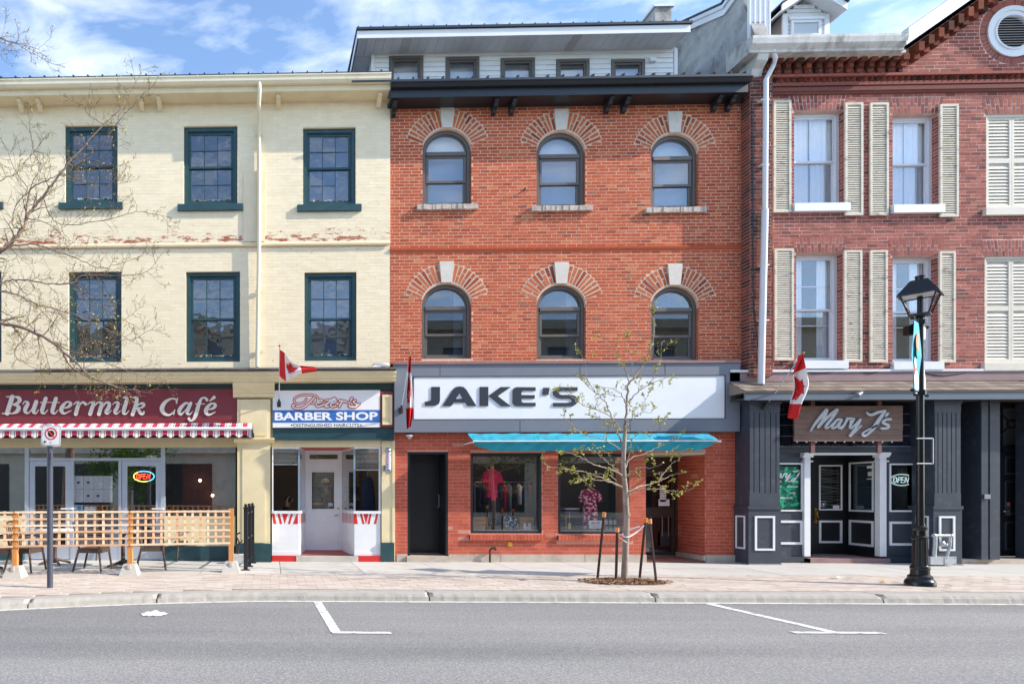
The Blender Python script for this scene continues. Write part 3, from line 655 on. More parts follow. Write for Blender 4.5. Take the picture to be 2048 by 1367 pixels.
for px in (38, 75, 281, 317, 557, 760, -60, -130, -330, -370):
    x = XX(px, -0.3); b = MB(); b.prism_yz([(-0.101, fz0 + 0.003), (-0.34, fz0 + 0.003), (-0.33, fz0 - 0.06), (-0.26, fz0 - 0.09), (-0.2, fz0 - 0.13), (-0.101, fz0 - 0.18)], x - 0.045, x + 0.045); b.build('bracket', 'cream_trim', cream)
rz = gz1 + 0.02
b = MB(); b.prism_yz([(-0.5, rz), (-0.5, rz + 0.045), (5.5, rz + 1.8), (5.5, rz + 1.7)], CX0, EX1 - 0.01); rf = b.build('roof', 'roof_metal', cream)
x = CX0 + 0.1
while x < EX1 - 0.1:
    b = MB(); b.prism_yz([(-0.505, rz + 0.046), (-0.505, rz + 0.075), (5.5, rz + 1.83), (5.5, rz + 1.801)], x - 0.014, x + 0.014); b.build('roof_rib', 'roof_metal', rf); x += 0.312
# downpipe
b = MB(); xd = XX(518, -0.1); z1 = gz0 - 0.01; zb = ZZ(515, 733, -0.1)
b.tube([(XX(519, -0.5), -0.49, z1 + 0.03), (XX(519, -0.5), -0.49, z1 - 0.15), (xd, -0.40, z1 - 0.32), (xd, -0.2, z1 - 0.50), (xd, -0.11, z1 - 0.62), (xd, -0.11, ZZ(518, 493, -0.1)), (XX(514.5, -0.08), -0.09, zb)], 0.045, 10)
dp = b.build('downpipe', 'gutter_cream', cream, smooth=50)
for py in (268, 580, 700):
    z = ZZ(516, py, -0.1); MB().box(xd - 0.085, xd + 0.085, -0.062, -0.02, z - 0.015, z + 0.015).build('pipe_clamp', 'gutter_cream', dp)
# --- shop cornice with shingles along the whole front
SX1 = XX(792, -0.4)
cz0, cz1 = ZZ(400, 762, -0.42), ZZ(400, 742, -0.42)
b = MB(); b.prism_yz([(0.0, cz0), (-0.36, cz0), (-0.37, cz0 + 0.05), (-0.41, cz0 + 0.07), (-0.42, cz0 + 0.13), (-0.46, cz0 + 0.15), (-0.46, cz1 - 0.01), (0.0, cz1 + 0.06)], CX0, SX1); b.build('shop_cornice', 'yellow_trim', cream)
pr = MB().prism_yz([(-0.49, cz1 - 0.01), (-0.47, cz1 + 0.015), (-0.003, cz1 + 0.14), (-0.003, cz1 + 0.055)], CX0, SX1).build('shop_roof', 'shingle_dark', cream)
sl_ = math.atan2(0.125, 0.467)
for row in range(2):
    x = CX0 + 0.12 * row
    while x < SX1 - 0.1:
        w = R.uniform(0.2, 0.32); w = min(w, SX1 - x); t0 = row * 0.5; t1 = t0 + 0.5
        y0, z0 = -0.50 + 0.49 * t0, cz1 + 0.004 + 0.125 * t0; y1, z1_ = -0.50 + 0.49 * t1, cz1 + 0.008 + 0.125 * t1
        j = R.uniform(0, 0.012); b = MB(); b.prism_yz([(y0, z0 + j), (y0, z0 + 0.022 + j), (y1, z1_ + 0.02), (y1, z1_)], x, x + w - 0.008)
        if x + w > -4.8: b.build('shingle', 'shingle_dark', pr)
        x += w
# --- frieze between cornice and signs
fr0, fr1 = ZZ(300, 872), cz0
b = MB(); b.box(CX0, CX1 + 0.02, -0.0, 0.3, ZZ(400, 893), cz0 + 0.1); b.build('shop_lintel', 'yellow_trim', cream)
b = MB(); b.box(CX0, XX(471, -.1), -0.10, 0, ZZ(200, 778, -.1), cz0 - 0.001); b.box(XX(545, -.1), XX(788, -.1), -0.10, 0, ZZ(660, 780, -.1), cz0 - 0.001)
b.box(XX(545, -.1), XX(788, -.1), -0.10, 0, ZZ(660, 879, -.1), ZZ(660, 855, -.1)); b.box(XX(545, -.1), XX(788, -.1), -0.13, -0.101, ZZ(660, 880, -.13), ZZ(660, 876, -.13)); b.build('green_frieze', 'green', cream)
# pilasters
def pilaster(px0, px1, capy0=760, capy1=790, midy=880):
    x0, x1 = XX(px0, -.2), XX(px1, -.2); zt = cz0 - 0.001
    b = MB(); b.box(x0 + .09, x1 - .09, -0.16, 0.1, ZZ(510, 1085), zt - 0.35)
    b.box(x0 + .20, x1 - .20, -0.175, -0.161, ZZ(510, 1083), ZZ(510, 893)); b.box(x0 + .16, x1 - .16, -0.175, -0.161, ZZ(510, 872), zt - 0.40)
    b.prism_yz([(0, zt), (-0.34, zt), (-0.33, zt - .08), (-0.24, zt - .16), (-0.24, zt - .2), (-0.2, zt - .22), (-0.2, zt - .30), (0, zt - .34)], x0, x1)
    zm = ZZ(510, midy); b.prism_yz([(0, zm - .06), (-0.18, zm - .06), (-0.26, zm), (-0.26, zm + .03), (0, zm + .03)], x0 + .02, x1 - .0)
    p = b.build('pilaster', 'yellow_trim', cream)
    MB().box(x0 + .06, x1 - .07, -0.2, 0.1, 0.0, ZZ(510, 1085) - .001).build('pilaster_base', 'green', p)
pilaster(466, 549)
pilaster(-150, -70)
# Right edge pilaster by the barber pole
b = MB(); b.box(XX(763), XX(787), -0.03, 0.2, ZZ(775, 1084), ZZ(775, 881)); b.box(XX(784), XX(789), -0.045, -0.0, 0.02, ZZ(775, 881)); p = b.build('pilaster', 'yellow_trim', cream)
MB().box(XX(761), XX(787.5), -0.06, 0.2, 0, ZZ(775, 1084) - .001).build('pilaster_base', 'green', p)
# --- cafe storefront
GY = 0.12
cxa, cxb = XX(-120, GY), XX(471, GY)
zt, zh = ZZ(200, 878, GY), ZZ(200, 918, GY)
b = MB(); b.box(CX0, cxb, 0.02, 0.22, zt, zt + 0.35); b.build('shop_header', 'beige_header', cream)
b = MB()
for px in (54, 326): MB().box(XX(px - 4, GY), XX(px + 4, GY), GY - .02, GY + .1, 0.0, zt - .001).build('mullion', 'alu', cream)
MB().box(XX(-112, GY), XX(-104, GY), GY - .02, GY + .1, 0.0, zt - .001).build('mullion', 'alu', cream)
b.box(XX(58, GY), XX(322, GY), GY - .015, GY + .09, zh - .03, zh + .03)
MB().box(XX(141, GY), XX(147, GY), GY - .01, GY + .09, 0, zh - .031).build('mullion', 'alu', cream); MB().box(XX(237, GY), XX(243, GY), GY - .01, GY + .09, 0, zh - .031).build('mullion', 'alu', cream)
MB().box(XX(330, GY), cxb, GY - .0, GY + .08, ZZ(400, 889, GY), ZZ(400, 885, GY)).build('head_rail', 'alu', cream)
MB().box(XX(147, GY), XX(237, GY), GY - .005, GY + .08, 0.0, 0.32).build('kick_panel', 'alu', cream)
fr = b.build('shop_frame', 'alu', cream)
for (a, c_, z0_, z1_) in ((58, 322, zh + .03, zt), (147, 237, 0.32, zh - .03), (330, 471, ZZ(400, 1030, GY), zt - .08), (-104, 50, ZZ(20, 1030, GY), zt), (-200, -112, 1, zt)):
    glaze(fr, XX(a, GY), XX(c_, GY), z0_, z1_, GY + .03, 'glass_cafe')
for (u, v) in ((XX(330, GY), cxb), (CX0, XX(50, GY))):
    kw = MB().box(u, v, 0.02, 0.25, 0.33, ZZ(400, 1031, GY)).build('knee_wall', 'yellow_trim', cream); MB().box(u, v, 0.0, 0.25, 0.0, 0.329).build('knee_wall_base', 'green', kw)
for (a, c_) in ((59, 141), (244, 322)):
    x0, x1 = XX(a, GY), XX(c_, GY); b = MB(); b.ring(x0, x1, 0.02, zh - .035, 0.115, GY + .0, GY + .05, 0.28)
    d = b.build('door', 'alu', cream); glaze(d, x0 + .115, x1 - .115, .3, zh - .15, GY + .02, 'glass_cafe')
    MB().box(x0 + .1, x1 - .1, GY - .05, GY - .03, 0.98, 1.01).build('push_bar', 'steel', d)
    MB().box(x1 - .34, x1 - .09, GY - .056, GY - .025, 0.93, 1.04).build('push_plate', 'white_metal', d)
    MB().lathe([(0.018, 0), (0.018, 0.02)], 0, 0, 10).build('lock', 'dark_frame', d); 
    d.children[-1].location = Vector((x1 - .06, GY - .01, 1.15)) - WO[d.name]; d.children[-1].rotation_euler = (rad(90), 0, 0)
# interiors of the shops (walls, floor)
b = MB(); b.box(CX0, XX(520), 5.0, 5.05, 0, 4); b.box(XX(520), XX(520) + .05, .25, 5, 0, 4); b.box(CX0, XX(520), .25, 5, -0.01, 0.0); b.build('cafe_wall', 'interior', cream)
for (px, py) in ((425, 990), (400, 960)):
    x, z = W(px, py, 1.4); b = MB(); b.ball((x, 1.4, z), .035); b.build('pendant_lamp', 'lit_tube', cream, smooth=True); MB().tube([(x, 1.4, z + .035), (x, 1.4, 3.9)], .006, 4).build('lamp_cord', 'dark_frame', cream)
b = MB(); b.box(XX(365, 1.6), XX(455, 1.6), 1.6, 1.7, 0, 3); b.build('cafe_brick_partition', 'old_brick', cream)

# --- barber shop front: bay, splayed returns, recessed door
PY = 1.0
zt = ZZ(650, 893); zs_ = ZZ(570, 1021); 
xl0, xl1, xr0, xr1 = XX(544), XX(598), XX(709), XX(761)
bx0, bx1 = XX(611, PY), XX(684, PY)
b = MB(); b.box(xl0, xr1, -0.02, 0.25, zt, ZZ(650, 868)); b.build('barber_header', 'yellow_trim', cream)
b = MB()
panL = MB(); b.box(xl0, xl1, 0.0, 0.12, 0.13, zs_ - 0.06); panR = MB(); panR.box(xr0, xr1, 0.0, 0.12, 0.13, zs_ - .06)
def splay(mb, p0, p1, z0, z1, t=0.06):
    d = Vector((p1[0] - p0[0], p1[1] - p0[1])); n = Vector((-d.y, d.x)).normalized() * t
    mb.prism_xy([p0, p1, (p1[0] + n.x, p1[1] + n.y), (p0[0] + n.x, p0[1] + n.y)], z0, z1)
splay(b, (xl1 - .001, 0.002), (bx0, PY), 0.13, zs_ - .06); splay(panR, (bx1, PY), (xr0 + .001, 0.002), 0.13, zs_ - .06)
b.box(xl0, xl0 + .03, 0.0, .1, zs_ - .06, zt); panR.box(xr1 - .03, xr1, 0, .1, zs_ - .06, zt); b.box(xl0 + .03, xl1, 0.0, .06, zt - .04, zt - .001); panR.box(xr0, xr1 - .03, 0.0, .06, zt - .04, zt - .001)
b.box(xl0 - .01, xl1 + .02, -0.03, .14, zs_ - .059, zs_); panR.box(xr0 - .02, xr1 + .01, -0.03, .14, zs_ - .059, zs_)
splay(b, (xl1 + .02, -.02), (bx0 + .02, PY), zs_ - .058, zs_ - .001, .1); splay(panR, (bx1 - .02, PY), (xr0 - .02, -.02), zs_ - .058, zs_ - .001, .1)
splay(b, (xl1, 0.01), (bx0, PY), zt - .05, zt - .001, .05); splay(panR, (bx1, PY), (xr0, .01), zt - .05, zt - .001, .05)
# skirting strips
b.box(xl0, xl1 + .004, -.012, -.0005, .13, .22); panR.box(xr0 - .004, xr1, -.012, -.0005, .13, .22)
pan = b.build('shopfront_panel', 'white_paint', cream); panR.build('shopfront_panel', 'white_paint', cream)
b = MB()
for (x, y) in ((xl1, 0.0), (xr0, 0.0)): b.box(x - .02, x + .02, y + .0, y + .03, zs_, zt - .04)
b.build('corner_mullion', plain('blue grey mullion', S(128, 150, 166), 0.4, 0.05, 4, 0.03), pan)
glaze(pan, xl0 + .03, xl1 - .02, zs_, zt - .04, .03); glaze(pan, xr0 + .02, xr1 - .03, zs_, zt - .04, .03)
g = MB(); splay(g, (xl1 + .004, .03), (bx0, PY), zs_, zt - .05, .006); g.build('pane', 'glass', pan); g = MB(); splay(g, (bx1, PY), (xr0 - .004, .03), zs_, zt - .05, .006); g.build('pane', 'glass', pan)
# red slanting stripes
def stripes(px_list, yy):
    b = MB(); z0_, z1_ = ZZ(600, 1047), ZZ(600, 1026.5)
    k = 260 / 1422.0
    for (t0, t1, b0, b1) in px_list:
        X = lambda v: XX(540 + v * k, yy); b.prism([(X(t0), z1_), (X(t1), z1_), (X(b1), z0_), (X(b0), z0_)], yy, yy + .002)
    return b.build('red_stripe', 'red_paint', pan)
stripes([(22, 48, 38, 70), (80, 105, 110, 134), (132, 198, 160, 162), (228, 252, 196, 220), (292, 306, 250, 306)], -.0025)
stripes([(918, 944, 918, 962), (982, 1006, 1012, 1036), (1022, 1078, 1050, 1052), (1090, 1112, 1066, 1090), (1162, 1184, 1136, 1160)], -.0025)
for (p0, p1, n) in (((xl1, 0), (bx0, PY), 9), ((bx1, PY), (xr0, 0), 9)):
    b = MB(); d = Vector((p1[0] - p0[0], p1[1] - p0[1])); nn = Vector((d.y, -d.x)).normalized() * .004; z0_, z1_ = ZZ(600, 1047), ZZ(600, 1026.5)
    for i in range(n):
        s0, s1 = (i + .3) / n, (i + .62) / n; q = [(p0[0] + d.x * s, p0[1] + d.y * s) for s in (s0, s1)]
        b.quad((q[0][0] + nn.x, q[0][1] + nn.y, z0_), (q[1][0] + nn.x, q[1][1] + nn.y, z0_), (q[1][0] + nn.x, q[1][1] + nn.y, z1_), (q[0][0] + nn.x, q[0][1] + nn.y, z1_))
    b.build('red_stripe', 'red_paint', pan)
for (u, v) in ((xl0, XX(592)), (XX(716), xr1 + .02)): MB().box(u, v, -.05, 0.1, 0.0, .128).build('red_plinth', 'red_paint', pan)
b = MB(); b.box(XX(592) + .002, XX(716) - .002, -.06, .02, 0, .12); b.build('step', 'concrete', cream)
b = MB(); b.add([(xl1 - .05, -0.0, .115), (xr0 + .05, -0.0, .115), (bx1 + .05, PY + .1, .16), (bx0 - .05, PY + .1, .16), (xl1 - .05, 0, .03), (xr0 + .05, 0, .03), (bx1 + .05, PY + .1, .03), (bx0 - .05, PY + .1, .03)], [(0, 1, 2, 3), (4, 5, 1, 0)]); b.build('entry_floor', 'floor_red', cream)
b = MB(); b.box(xl1 - .1, xr0 + .1, 0.26, PY + .1, zt - .006, zt + .05); b.build('entry_ceiling', 'floor_red', cream)
# door wall at the back of the recess
dz = ZZ(648, 926, PY); dx0, dx1 = XX(615, PY), XX(680, PY)
b = MB(); b.ring(bx0, bx1, .16, zt - .01, .045, PY, PY + .1, .02); b.box(bx0 + .045, bx1 - .045, PY + .002, PY + .09, dz - .01, dz + .05); b.ring(bx0 + .045, bx1 - .045, dz + .05, zt - .055, .05, PY + .003, PY + .08)
df = b.build('door_frame', 'white_paint', cream); glaze(df, bx0 + .09, bx1 - .09, dz + .09, zt - .1, PY + .04)
b = MB(); wx0, wx1, wz0, wz1 = XX(624, PY), XX(668.5, PY), ZZ(648, 1017, PY), ZZ(648, 943.5, PY)
wall(b, dx0, dx1, .17, dz - .012, [(wx0, wx1, wz0, wz1)], PY + .03, PY + .07)
b.ring(wx0 - .03, wx1 + .03, wz0 - .03, wz1 + .03, .029, PY + .018, PY + .029)
for (u, v, s, t) in ((.1, .44, .12, .55), (.56, .9, .12, .55)):
    w_, h_ = dx1 - dx0, 1.0; b.ring(dx0 + u * w_, dx0 + v * w_, .17 + s * h_, .17 + t * h_, .018, PY + .022, PY + .0295)
    b.ring(dx0 + u * w_, dx0 + v * w_, .17 + (t + .06) * h_, .17 + (t + .2) * h_ + .02, .018, PY + .022, PY + .0295)
d = b.build('door', 'white_paint', cream); glaze(d, wx0, wx1, wz0, wz1, PY + .05)
b = MB(); b.ball((dx1 - .045, PY + .0, ZZ(675, 1016, PY)), .022); b.build('lock', 'brass', d, smooth=True)
b = MB(); b.tube([(dx1 - .045, PY + .03, ZZ(675, 1029, PY)), (dx1 - .045, PY - .03, ZZ(675, 1029, PY)), (dx1 - .14, PY - .03, ZZ(675, 1030, PY))], .012, 8); b.build('door_handle', 'steel', d, smooth=True)
text('door_notice', 'OPEN', wx1 - .14, wx1 - .03, wz0 + .06, wz0 + .14, PY + .046, 'white_print', d, depth=0, bold=.02)
# barber interior
b = MB(); b.box(XX(530), XX(780) , 4.5, 4.55, 0, 3.2); b.box(XX(528), XX(530), .25, 4.5, 0, 3.2); b.box(CX1 - .06, CX1 - .02, .25, 4.5, 0, 3.2); b.box(XX(530), CX1 - .06, .25, 4.5, 2.95, 3.0); b.box(XX(530), CX1 - .06, .13, 4.5, .1, .13); b.build('barber_wall', 'interior', cream)
for (x, y) in ((.9, 1.9), (2.0, 2.2)): MB().box(x, x + .9, y, y + .12, 2.88, 2.93).build('ceiling_light', 'lit_tube', cream)
# venetian blinds
for (a, c_, zb) in ((xl0 + .04, xl1 - .03, ZZ(570, 926)), (xr0 + .03, xr1 - .04, ZZ(740, 937))):
    z = zt - .06; k = 0
    while z > zb:
        MB().box(a, c_, .07, .092, z, z + .004).build('blind_slat', 'curtain', cream); z -= .028
    MB().box(a, c_, .065, .095, zb - .03, zb - .012).build('blind_rail', 'white_paint', cream)
# ================================================================== RED BUILDING (middle)
JX0, JX1 = XX(780), XX(1482)
jake = thing('red_brick_building', ((JX0 + JX1) / 2, 0, 0), 'three-storey orange red brick building with arched windows and black cornice, middle of the row', 'building')
JT, JB, JBAND = ZZ(1130, 200), ZZ(1130, 726), ZZ(1130, 500)
AR = [(845, 258, 943, 411), (1073, 263, 1171, 414), (1301, 268, 1397, 417)]
AL = [(843, 567, 943, 717), (1073, 569, 1172, 718), (1301, 572, 1397, 720)]
def archhole(q): x0, x1, z0, z1 = RR(*q); return (x0, x1, z0, z1, (x1 - x0) / 2 * 0.92)
ja = [archhole(q) for q in AR]; jl = [archhole(q) for q in AL]
b = MB(); wall(b, JX0 + .002, JX1 - .002, JB, JT + .2, ja + jl, 0.0, 0.3); b.build('wall', 'red_mortar', jake)
RIN, ROUT, A0_ = 0.075, 0.395, 18
def archblock(holes):
    base = blocker(holes)
    def f(a, b_):
        out = base(a, b_)
        for h in holes:
            c = (h[0] + h[1]) / 2; hw = (h[1] - h[0]) / 2; zc = h[3] - h[4]; zz = (a + b_) / 2 - zc
            lo = (hw + RIN) * math.sin(rad(A0_))
            if zz > lo and zz < hw + ROUT:
                o = ((hw + ROUT) ** 2 - zz * zz) ** .5 + .01
                i = zz / math.tan(rad(A0_)) + .01
                o = min(o, i); out.append((c - o, c + o))
        return out
    return f
lay(jake, 'brick', 'red_brick', JX0 + .003, JX1 - .003, JB, JBAND - .02, 0.0705, 0.212, archblock(jl), 0.0, 0.0025, 0.0145, 150, (4, 1.5), 0.0015)
lay(jake, 'brick', 'red_brick', JX0 + .003, JX1 - .003, JBAND + .075, JT, 0.0705, 0.212, archblock(ja), 0.0, 0.0025, 0.0145, 0, (4, 1.5), 0.0015)
b = MB(); b.prism_yz([(0, JBAND - .02), (-.02, JBAND - .018), (-.035, JBAND + .03), (-.035, JBAND + .06), (0, JBAND + .075)], JX0 + .003, JX1 - .003); b.build('string_course', 'red_brick', jake)
for h in ja + jl:
    up = h in ja
    c = (h[0] + h[1]) / 2; hw = (h[1] - h[0]) / 2; zc = h[3] - h[4]
    # lime ring behind the voussoirs, then each brick
    mort = MB(); n = 20
    for sgn in (-1, 1):
        pts = []
        for k in range(n + 1):
            a = rad(A0_ + (90 - A0_) * k / n); pts.append((c + sgn * (hw + ROUT) * math.cos(a), zc + (hw + ROUT) * math.sin(a)))
        inn = []
        for k in range(n + 1):
            a = rad(90 - (90 - A0_) * k / n); inn.append((c + sgn * (hw + .01) * math.cos(a), zc + max((hw + .01) * math.sin(a) * 0.93, 0)))
        for k in range(n): mort.quad(*[(p[0], -0.0035, p[1]) for p in ((pts[k], pts[k + 1], inn[n - k - 1], inn[n - k]) if sgn > 0 else (pts[k + 1], pts[k], inn[n - k], inn[n - k - 1]))])
    mort.build('arch_mortar', 'lime', jake)
    for sgn in (-1, 1):
        m_ = 9
        for k in range(m_):
            a0, a1 = A0_ + 1 + (70.5 - A0_ + 9) * k / m_, A0_ + 1 + (70.5 - A0_ + 9) * (k + 1) / m_ - 2.2
            cuts = [(.03, .155), (.175, .38)] if k % 2 else [(.03, .255), (.275, .38)]
            if R.random() < .25: cuts = [(.03, .38)]
            for (r0, r1) in cuts:
                q = []
                for (rr_, aa) in ((r0, a0), (r1, a0), (r1, a1), (r0, a1)):
                    sh = 0.93 if rr_ < .05 else 1.0; q.append((c + sgn * (hw + rr_) * math.cos(rad(aa)), zc + (hw + rr_) * math.sin(rad(aa)) * (0.965 if rr_ < .05 else 1)))
                MB().prism(q, -.007 + R.uniform(-.001, .001), .0).build('arch_brick', 'arch_brick', jake)
    k0, k1 = zc + h[4] + .02, zc + hw + ROUT + .04
    MB().prism([(c - .115, k0), (c + .115, k0), (c + .155, k1), (c - .155, k1)], -.03, 0).build('keystone', 'keystone', jake)
    jb = MB(); z = h[2] + .005
    while z < zc: jb.box(h[1] - .003, h[1] - .0002, .003, .069, z, z + .056); jb.box(h[0] + .0002, h[0] + .003, .003, .069, z, z + .056); z += .0705
    jb.build('jamb_brickwork', 'red_brick', jake, kind='stuff')
    # frame, head light, two sashes
    y = 0.07; b = MB()
    for (w0, w1, y0, y1) in ((0, .075, y, y + .1), (.075, .10, y + .03, y + .1)):
        for kk in range(20):
            t0, t1 = math.pi * kk / 20, math.pi * (kk + 1) / 20
            q = [(c + (hw - w0) * math.cos(t0), zc + (h[4] - w0) * math.sin(t0)), (c + (hw - w0) * math.cos(t1), zc + (h[4] - w0) * math.sin(t1)),
                 (c + (hw - w1) * math.cos(t1), zc + (h[4] - w1) * math.sin(t1)), (c + (hw - w1) * math.cos(t0), zc + (h[4] - w1) * math.sin(t0))]
            b.prism(q, y0, y1)
        b.box(h[0] + w0, h[0] + w1, y0, y1, h[2], zc); b.box(h[1] - w1, h[1] - w0, y0, y1, h[2], zc)
    b.box(h[0] + .1, h[1] - .1, y, y + .1, h[2], h[2] + .06); b.box(h[0] + .1, h[1] - .1, y - .012, y + .1, zc - .06, zc + .02)
    win = b.build('window', 'taupe', jake)
    g = MB(); g.prism([(c + (hw - .1) * math.cos(math.pi * kk / 16), zc + .02 + (h[4] - .12) * math.sin(math.pi * kk / 16)) for kk in range(17)], y + .05, y + .056); g.build('pane', 'glass', win)
    zm = h[2] + (zc - h[2]) * .47
    for (a, d, yy) in ((zm - .02, zc - .06, y + .02), (h[2] + .06, zm + .02, y + .05)):
        MB().ring(h[0] + .10, h[1] - .10, a, d, .05, yy, yy + .03).build('sash', 'taupe', win); glaze(win, h[0] + .15, h[1] - .15, a + .05, d - .05, yy + .012, 'glass_dark' if not up else 'glass')
    if up:
        MB().box(h[0] + .05, h[1] - .05, .26, .27, h[2], zc).build('blind', 'blind_grey', win)
        MB().prism([(c + (hw - .03) * math.cos(math.pi * kk / 16), zc + (h[4] - .03) * math.sin(math.pi * kk / 16)) for kk in range(17)], .24, .245).build('blind', 'blind_pale', win)
        xm = c + R.uniform(-.1, .1)
        for (u, v) in ((h[0] - .13, xm), (xm + .008, h[1] + .12)):
            s = MB(); n = 10
            for i in range(n):
                xa, xb = u + (v - u) * i / n, u + (v - u) * (i + 1) / n; s.box(xa, xb, -.085 + R.uniform(-.012, .012), .06, h[2] - .115 + R.uniform(0, .01), h[2] - .003)
            s.build('sill', 'stone', win)
    else:
        MB().box(h[0], h[1], .9, .92, h[2], h[3]).build('blind', 'interior_dark', win)  # dark sheet, not a blind: stands in for the unlit room behind
        if h is jl[1] or h is jl[0]: MB().box(h[1] - .32, h[1] - .02, .24, .25, h[2], h[3] - .1).build('curtain', 'blind_grey', win)
shell(jake, JX0 + .003, JX1 - .003, .31, 9, 0, JT + .1, [JB - .1, JBAND - .3])
# small lamp stub on the wall
MB().tube([(XX(1048), 0, ZZ(1048, 381)), (XX(1048), -.08, ZZ(1048, 379))], .015, 6).build('wall_hook', 'dark_frame', jake)
# cornice
f0, f1 = ZZ(1130, 190, -.42), ZZ(1130, 172, -.42); ex0, ex1 = XX(781, -.42) + .004, XX(1488, -.3)
MB().box(ex0, ex1, -.42, -.39, f0, f1).build('fascia', 'black_trim', jake)
MB().box(ex0, ex1 - .001, -.389, -.001, f0 + .005, f0 + .03).build('soffit', 'black_metal', jake)
MB().box(ex0, JX1, -.07, -.001, ZZ(1130, 203, -.05), f0 + .004).build('frieze_board', 'black_metal', jake)
g0, g1 = f1 - .02, ZZ(1130, 159, -.53)
b = MB(); b.prism_yz([(-.421, g0), (-.50, g0), (-.54, g0 + .05), (-.55, g1 - .02), (-.57, g1 - .015), (-.57, g1), (-.55, g1), (-.535, g0 + .055), (-.43, g0 + .02), (-.421, g1)], ex0, ex1); b.build('gutter', 'black_metal', jake)
for px in (790, 993, 1029, 1222, 1256, 1440, 1468):
    x = XX(px, -.3); b = MB(); b.prism_yz([(-.071, f0 + .003), (-.36, f0 + .003), (-.36, f0 - .04), (-.3, f0 - .07), (-.28, f0 - .12), (-.18, f0 - .14), (-.16, f0 - .2), (-.071, f0 - .22)], x - .045, x + .045); b.build('bracket', 'black_metal', jake)
rz = g1 + .015
b = MB(); b.prism_yz([(-.52, rz), (-.52, rz + .04), (6, rz + 1.95), (6, rz + 1.85)], JX0 - .9, ex1 - .01); rf = b.build('roof', 'roof_metal', jake)
rf.location.z += .012
x = JX0 - .85
while x < ex1 - .05:
    MB().prism_yz([(-.524, rz + .05), (-.524, rz + .09), (1.0, rz + .57), (1.0, rz + .53)], x - .013, x + .013).build('roof_rib', 'roof_metal', rf); x += .312
# --- long dormer
DW, DE = 0.96, 0.40
dxl, dxr = XX(744, DW), XX(1352, DW); zs0 = ZZ(1050, 104, DW); zb_ = rz + .35
dh = [RR(*q, DW) for q in ((778, 113, 846, 175), (891, 115, 958, 177), (1001, 117, 1069, 178), (1112, 119, 1178, 180), (1222, 120, 1289, 182))]
b = MB(); wall(b, dxl, dxr, zb_, zs0 + .05, dh, DW, DW + .1); b.box(dxl, dxl + .02, DW + .1, 4.5, zb_, zs0 + .3); b.box(dxr - .02, dxr, DW + .1, 4.5, zb_, zs0 + .3); dorm = b.build('dormer', 'white_siding', jake)
z = zb_; bl = blocker(dh)
while z < zs0:
    z2 = z + .115; cur = dxl + .075
    for (p, q) in sorted(bl(z, z2)) + [(dxr - .06, 99)]:
        if p - .01 > cur + .03:
            MB().prism_yz([(DW - .003, z), (DW - .020, z + .001), (DW - .006, z2 - .003), (DW - .001, z2 - .003)], cur + .01, p - .01).build('siding_board', 'white_siding', dorm)
        cur = q
    z = z2
MB().box(dxl - .02, dxl + .07, DW - .03, DW + .02, zb_, zs0).build('corner_board', 'white_metal', dorm)
MB().box(dxr - .055, dxr + .02, DW - .03, DW + .02, zb_, zs0).build('corner_board', 'white_metal', dorm)
for h in dh:
    b = MB(); b.ring(h[0], h[1], h[2], h[3], .07, DW - .025, DW + .09); b.ring(h[0] + .07, h[1] - .07, h[2] + .07, h[3] - .07, .04, DW + .0, DW + .08); w = b.build('dormer_window', 'taupe', jake)
    glaze(w, h[0] + .11, h[1] - .11, h[2] + .11, h[3] - .11, DW + .03); MB().box(h[0], h[1], DW + .2, DW + .21, h[2], h[3]).build('blind', 'blind_pale', w)
z0e = ZZ(1050, 70, DE); oxl, oxr = XX(716, DE), XX(1380, DE)
x = oxl + .02
while x < oxr - .02:
    w = min(.2, oxr - .02 - x); MB().box(x, x + w - .006, DE + .005, DW + .05, z0e, z0e + .012).build('soffit_panel', 'soffit', dorm); x += w
x = DW + .06
for k in range(14): MB().box(oxl + .02, dxl, x, x + .194, z0e, z0e + .012).build('soffit_panel', 'soffit', dorm); x += .2
MB().box(oxl, oxr, DE - .02, DE + .004, z0e - .02, ZZ(1050, 57, DE)).build('dormer_fascia', 'white_metal', dorm)
MB().box(oxl - .02, oxl, DE - .02, 4.5, z0e - .02, ZZ(1050, 57, DE)).build('dormer_fascia', 'white_metal', dorm)
zt = ZZ(1050, 56, DE); b = MB(); b.prism_yz([(DE - .06, zt), (DE - .06, zt + .05), (5, zt + .45), (5, zt + .35)], oxl - .04, oxr + .03); dr = b.build('dormer_roof', 'roof_metal', dorm)
b = MB(); x = oxl
while x < oxr: b.prism_yz([(DE - .064, zt + .051), (DE - .064, zt + .075), (5, zt + .475), (5, zt + .451)], x - .01, x + .01); x += .28
b.build('roof_ribs', 'roof_metal', dr, )['kind'] = 'stuff'
q = RR(1296, 119, 1308, 127, DW); MB().box(q[0], q[1], DW - .09, DW - .02, q[2], q[3]).build('junction_box', 'white_metal', dorm)
# chimney
CY_ = 3.0; q = RR(1310, 12, 1343, 62, CY_)
b = MB(); b.box(q[0], q[1], CY_, CY_ + 1.0, q[2] - 1.2, q[3] - .04); ch = b.build('chimney', 'stucco', jake)
MB().box(q[0] - .05, q[1] + .05, CY_ - .05, CY_ + 1.05, q[3] - .04, q[3] + .02).build('chimney_cap', 'white_metal', ch)
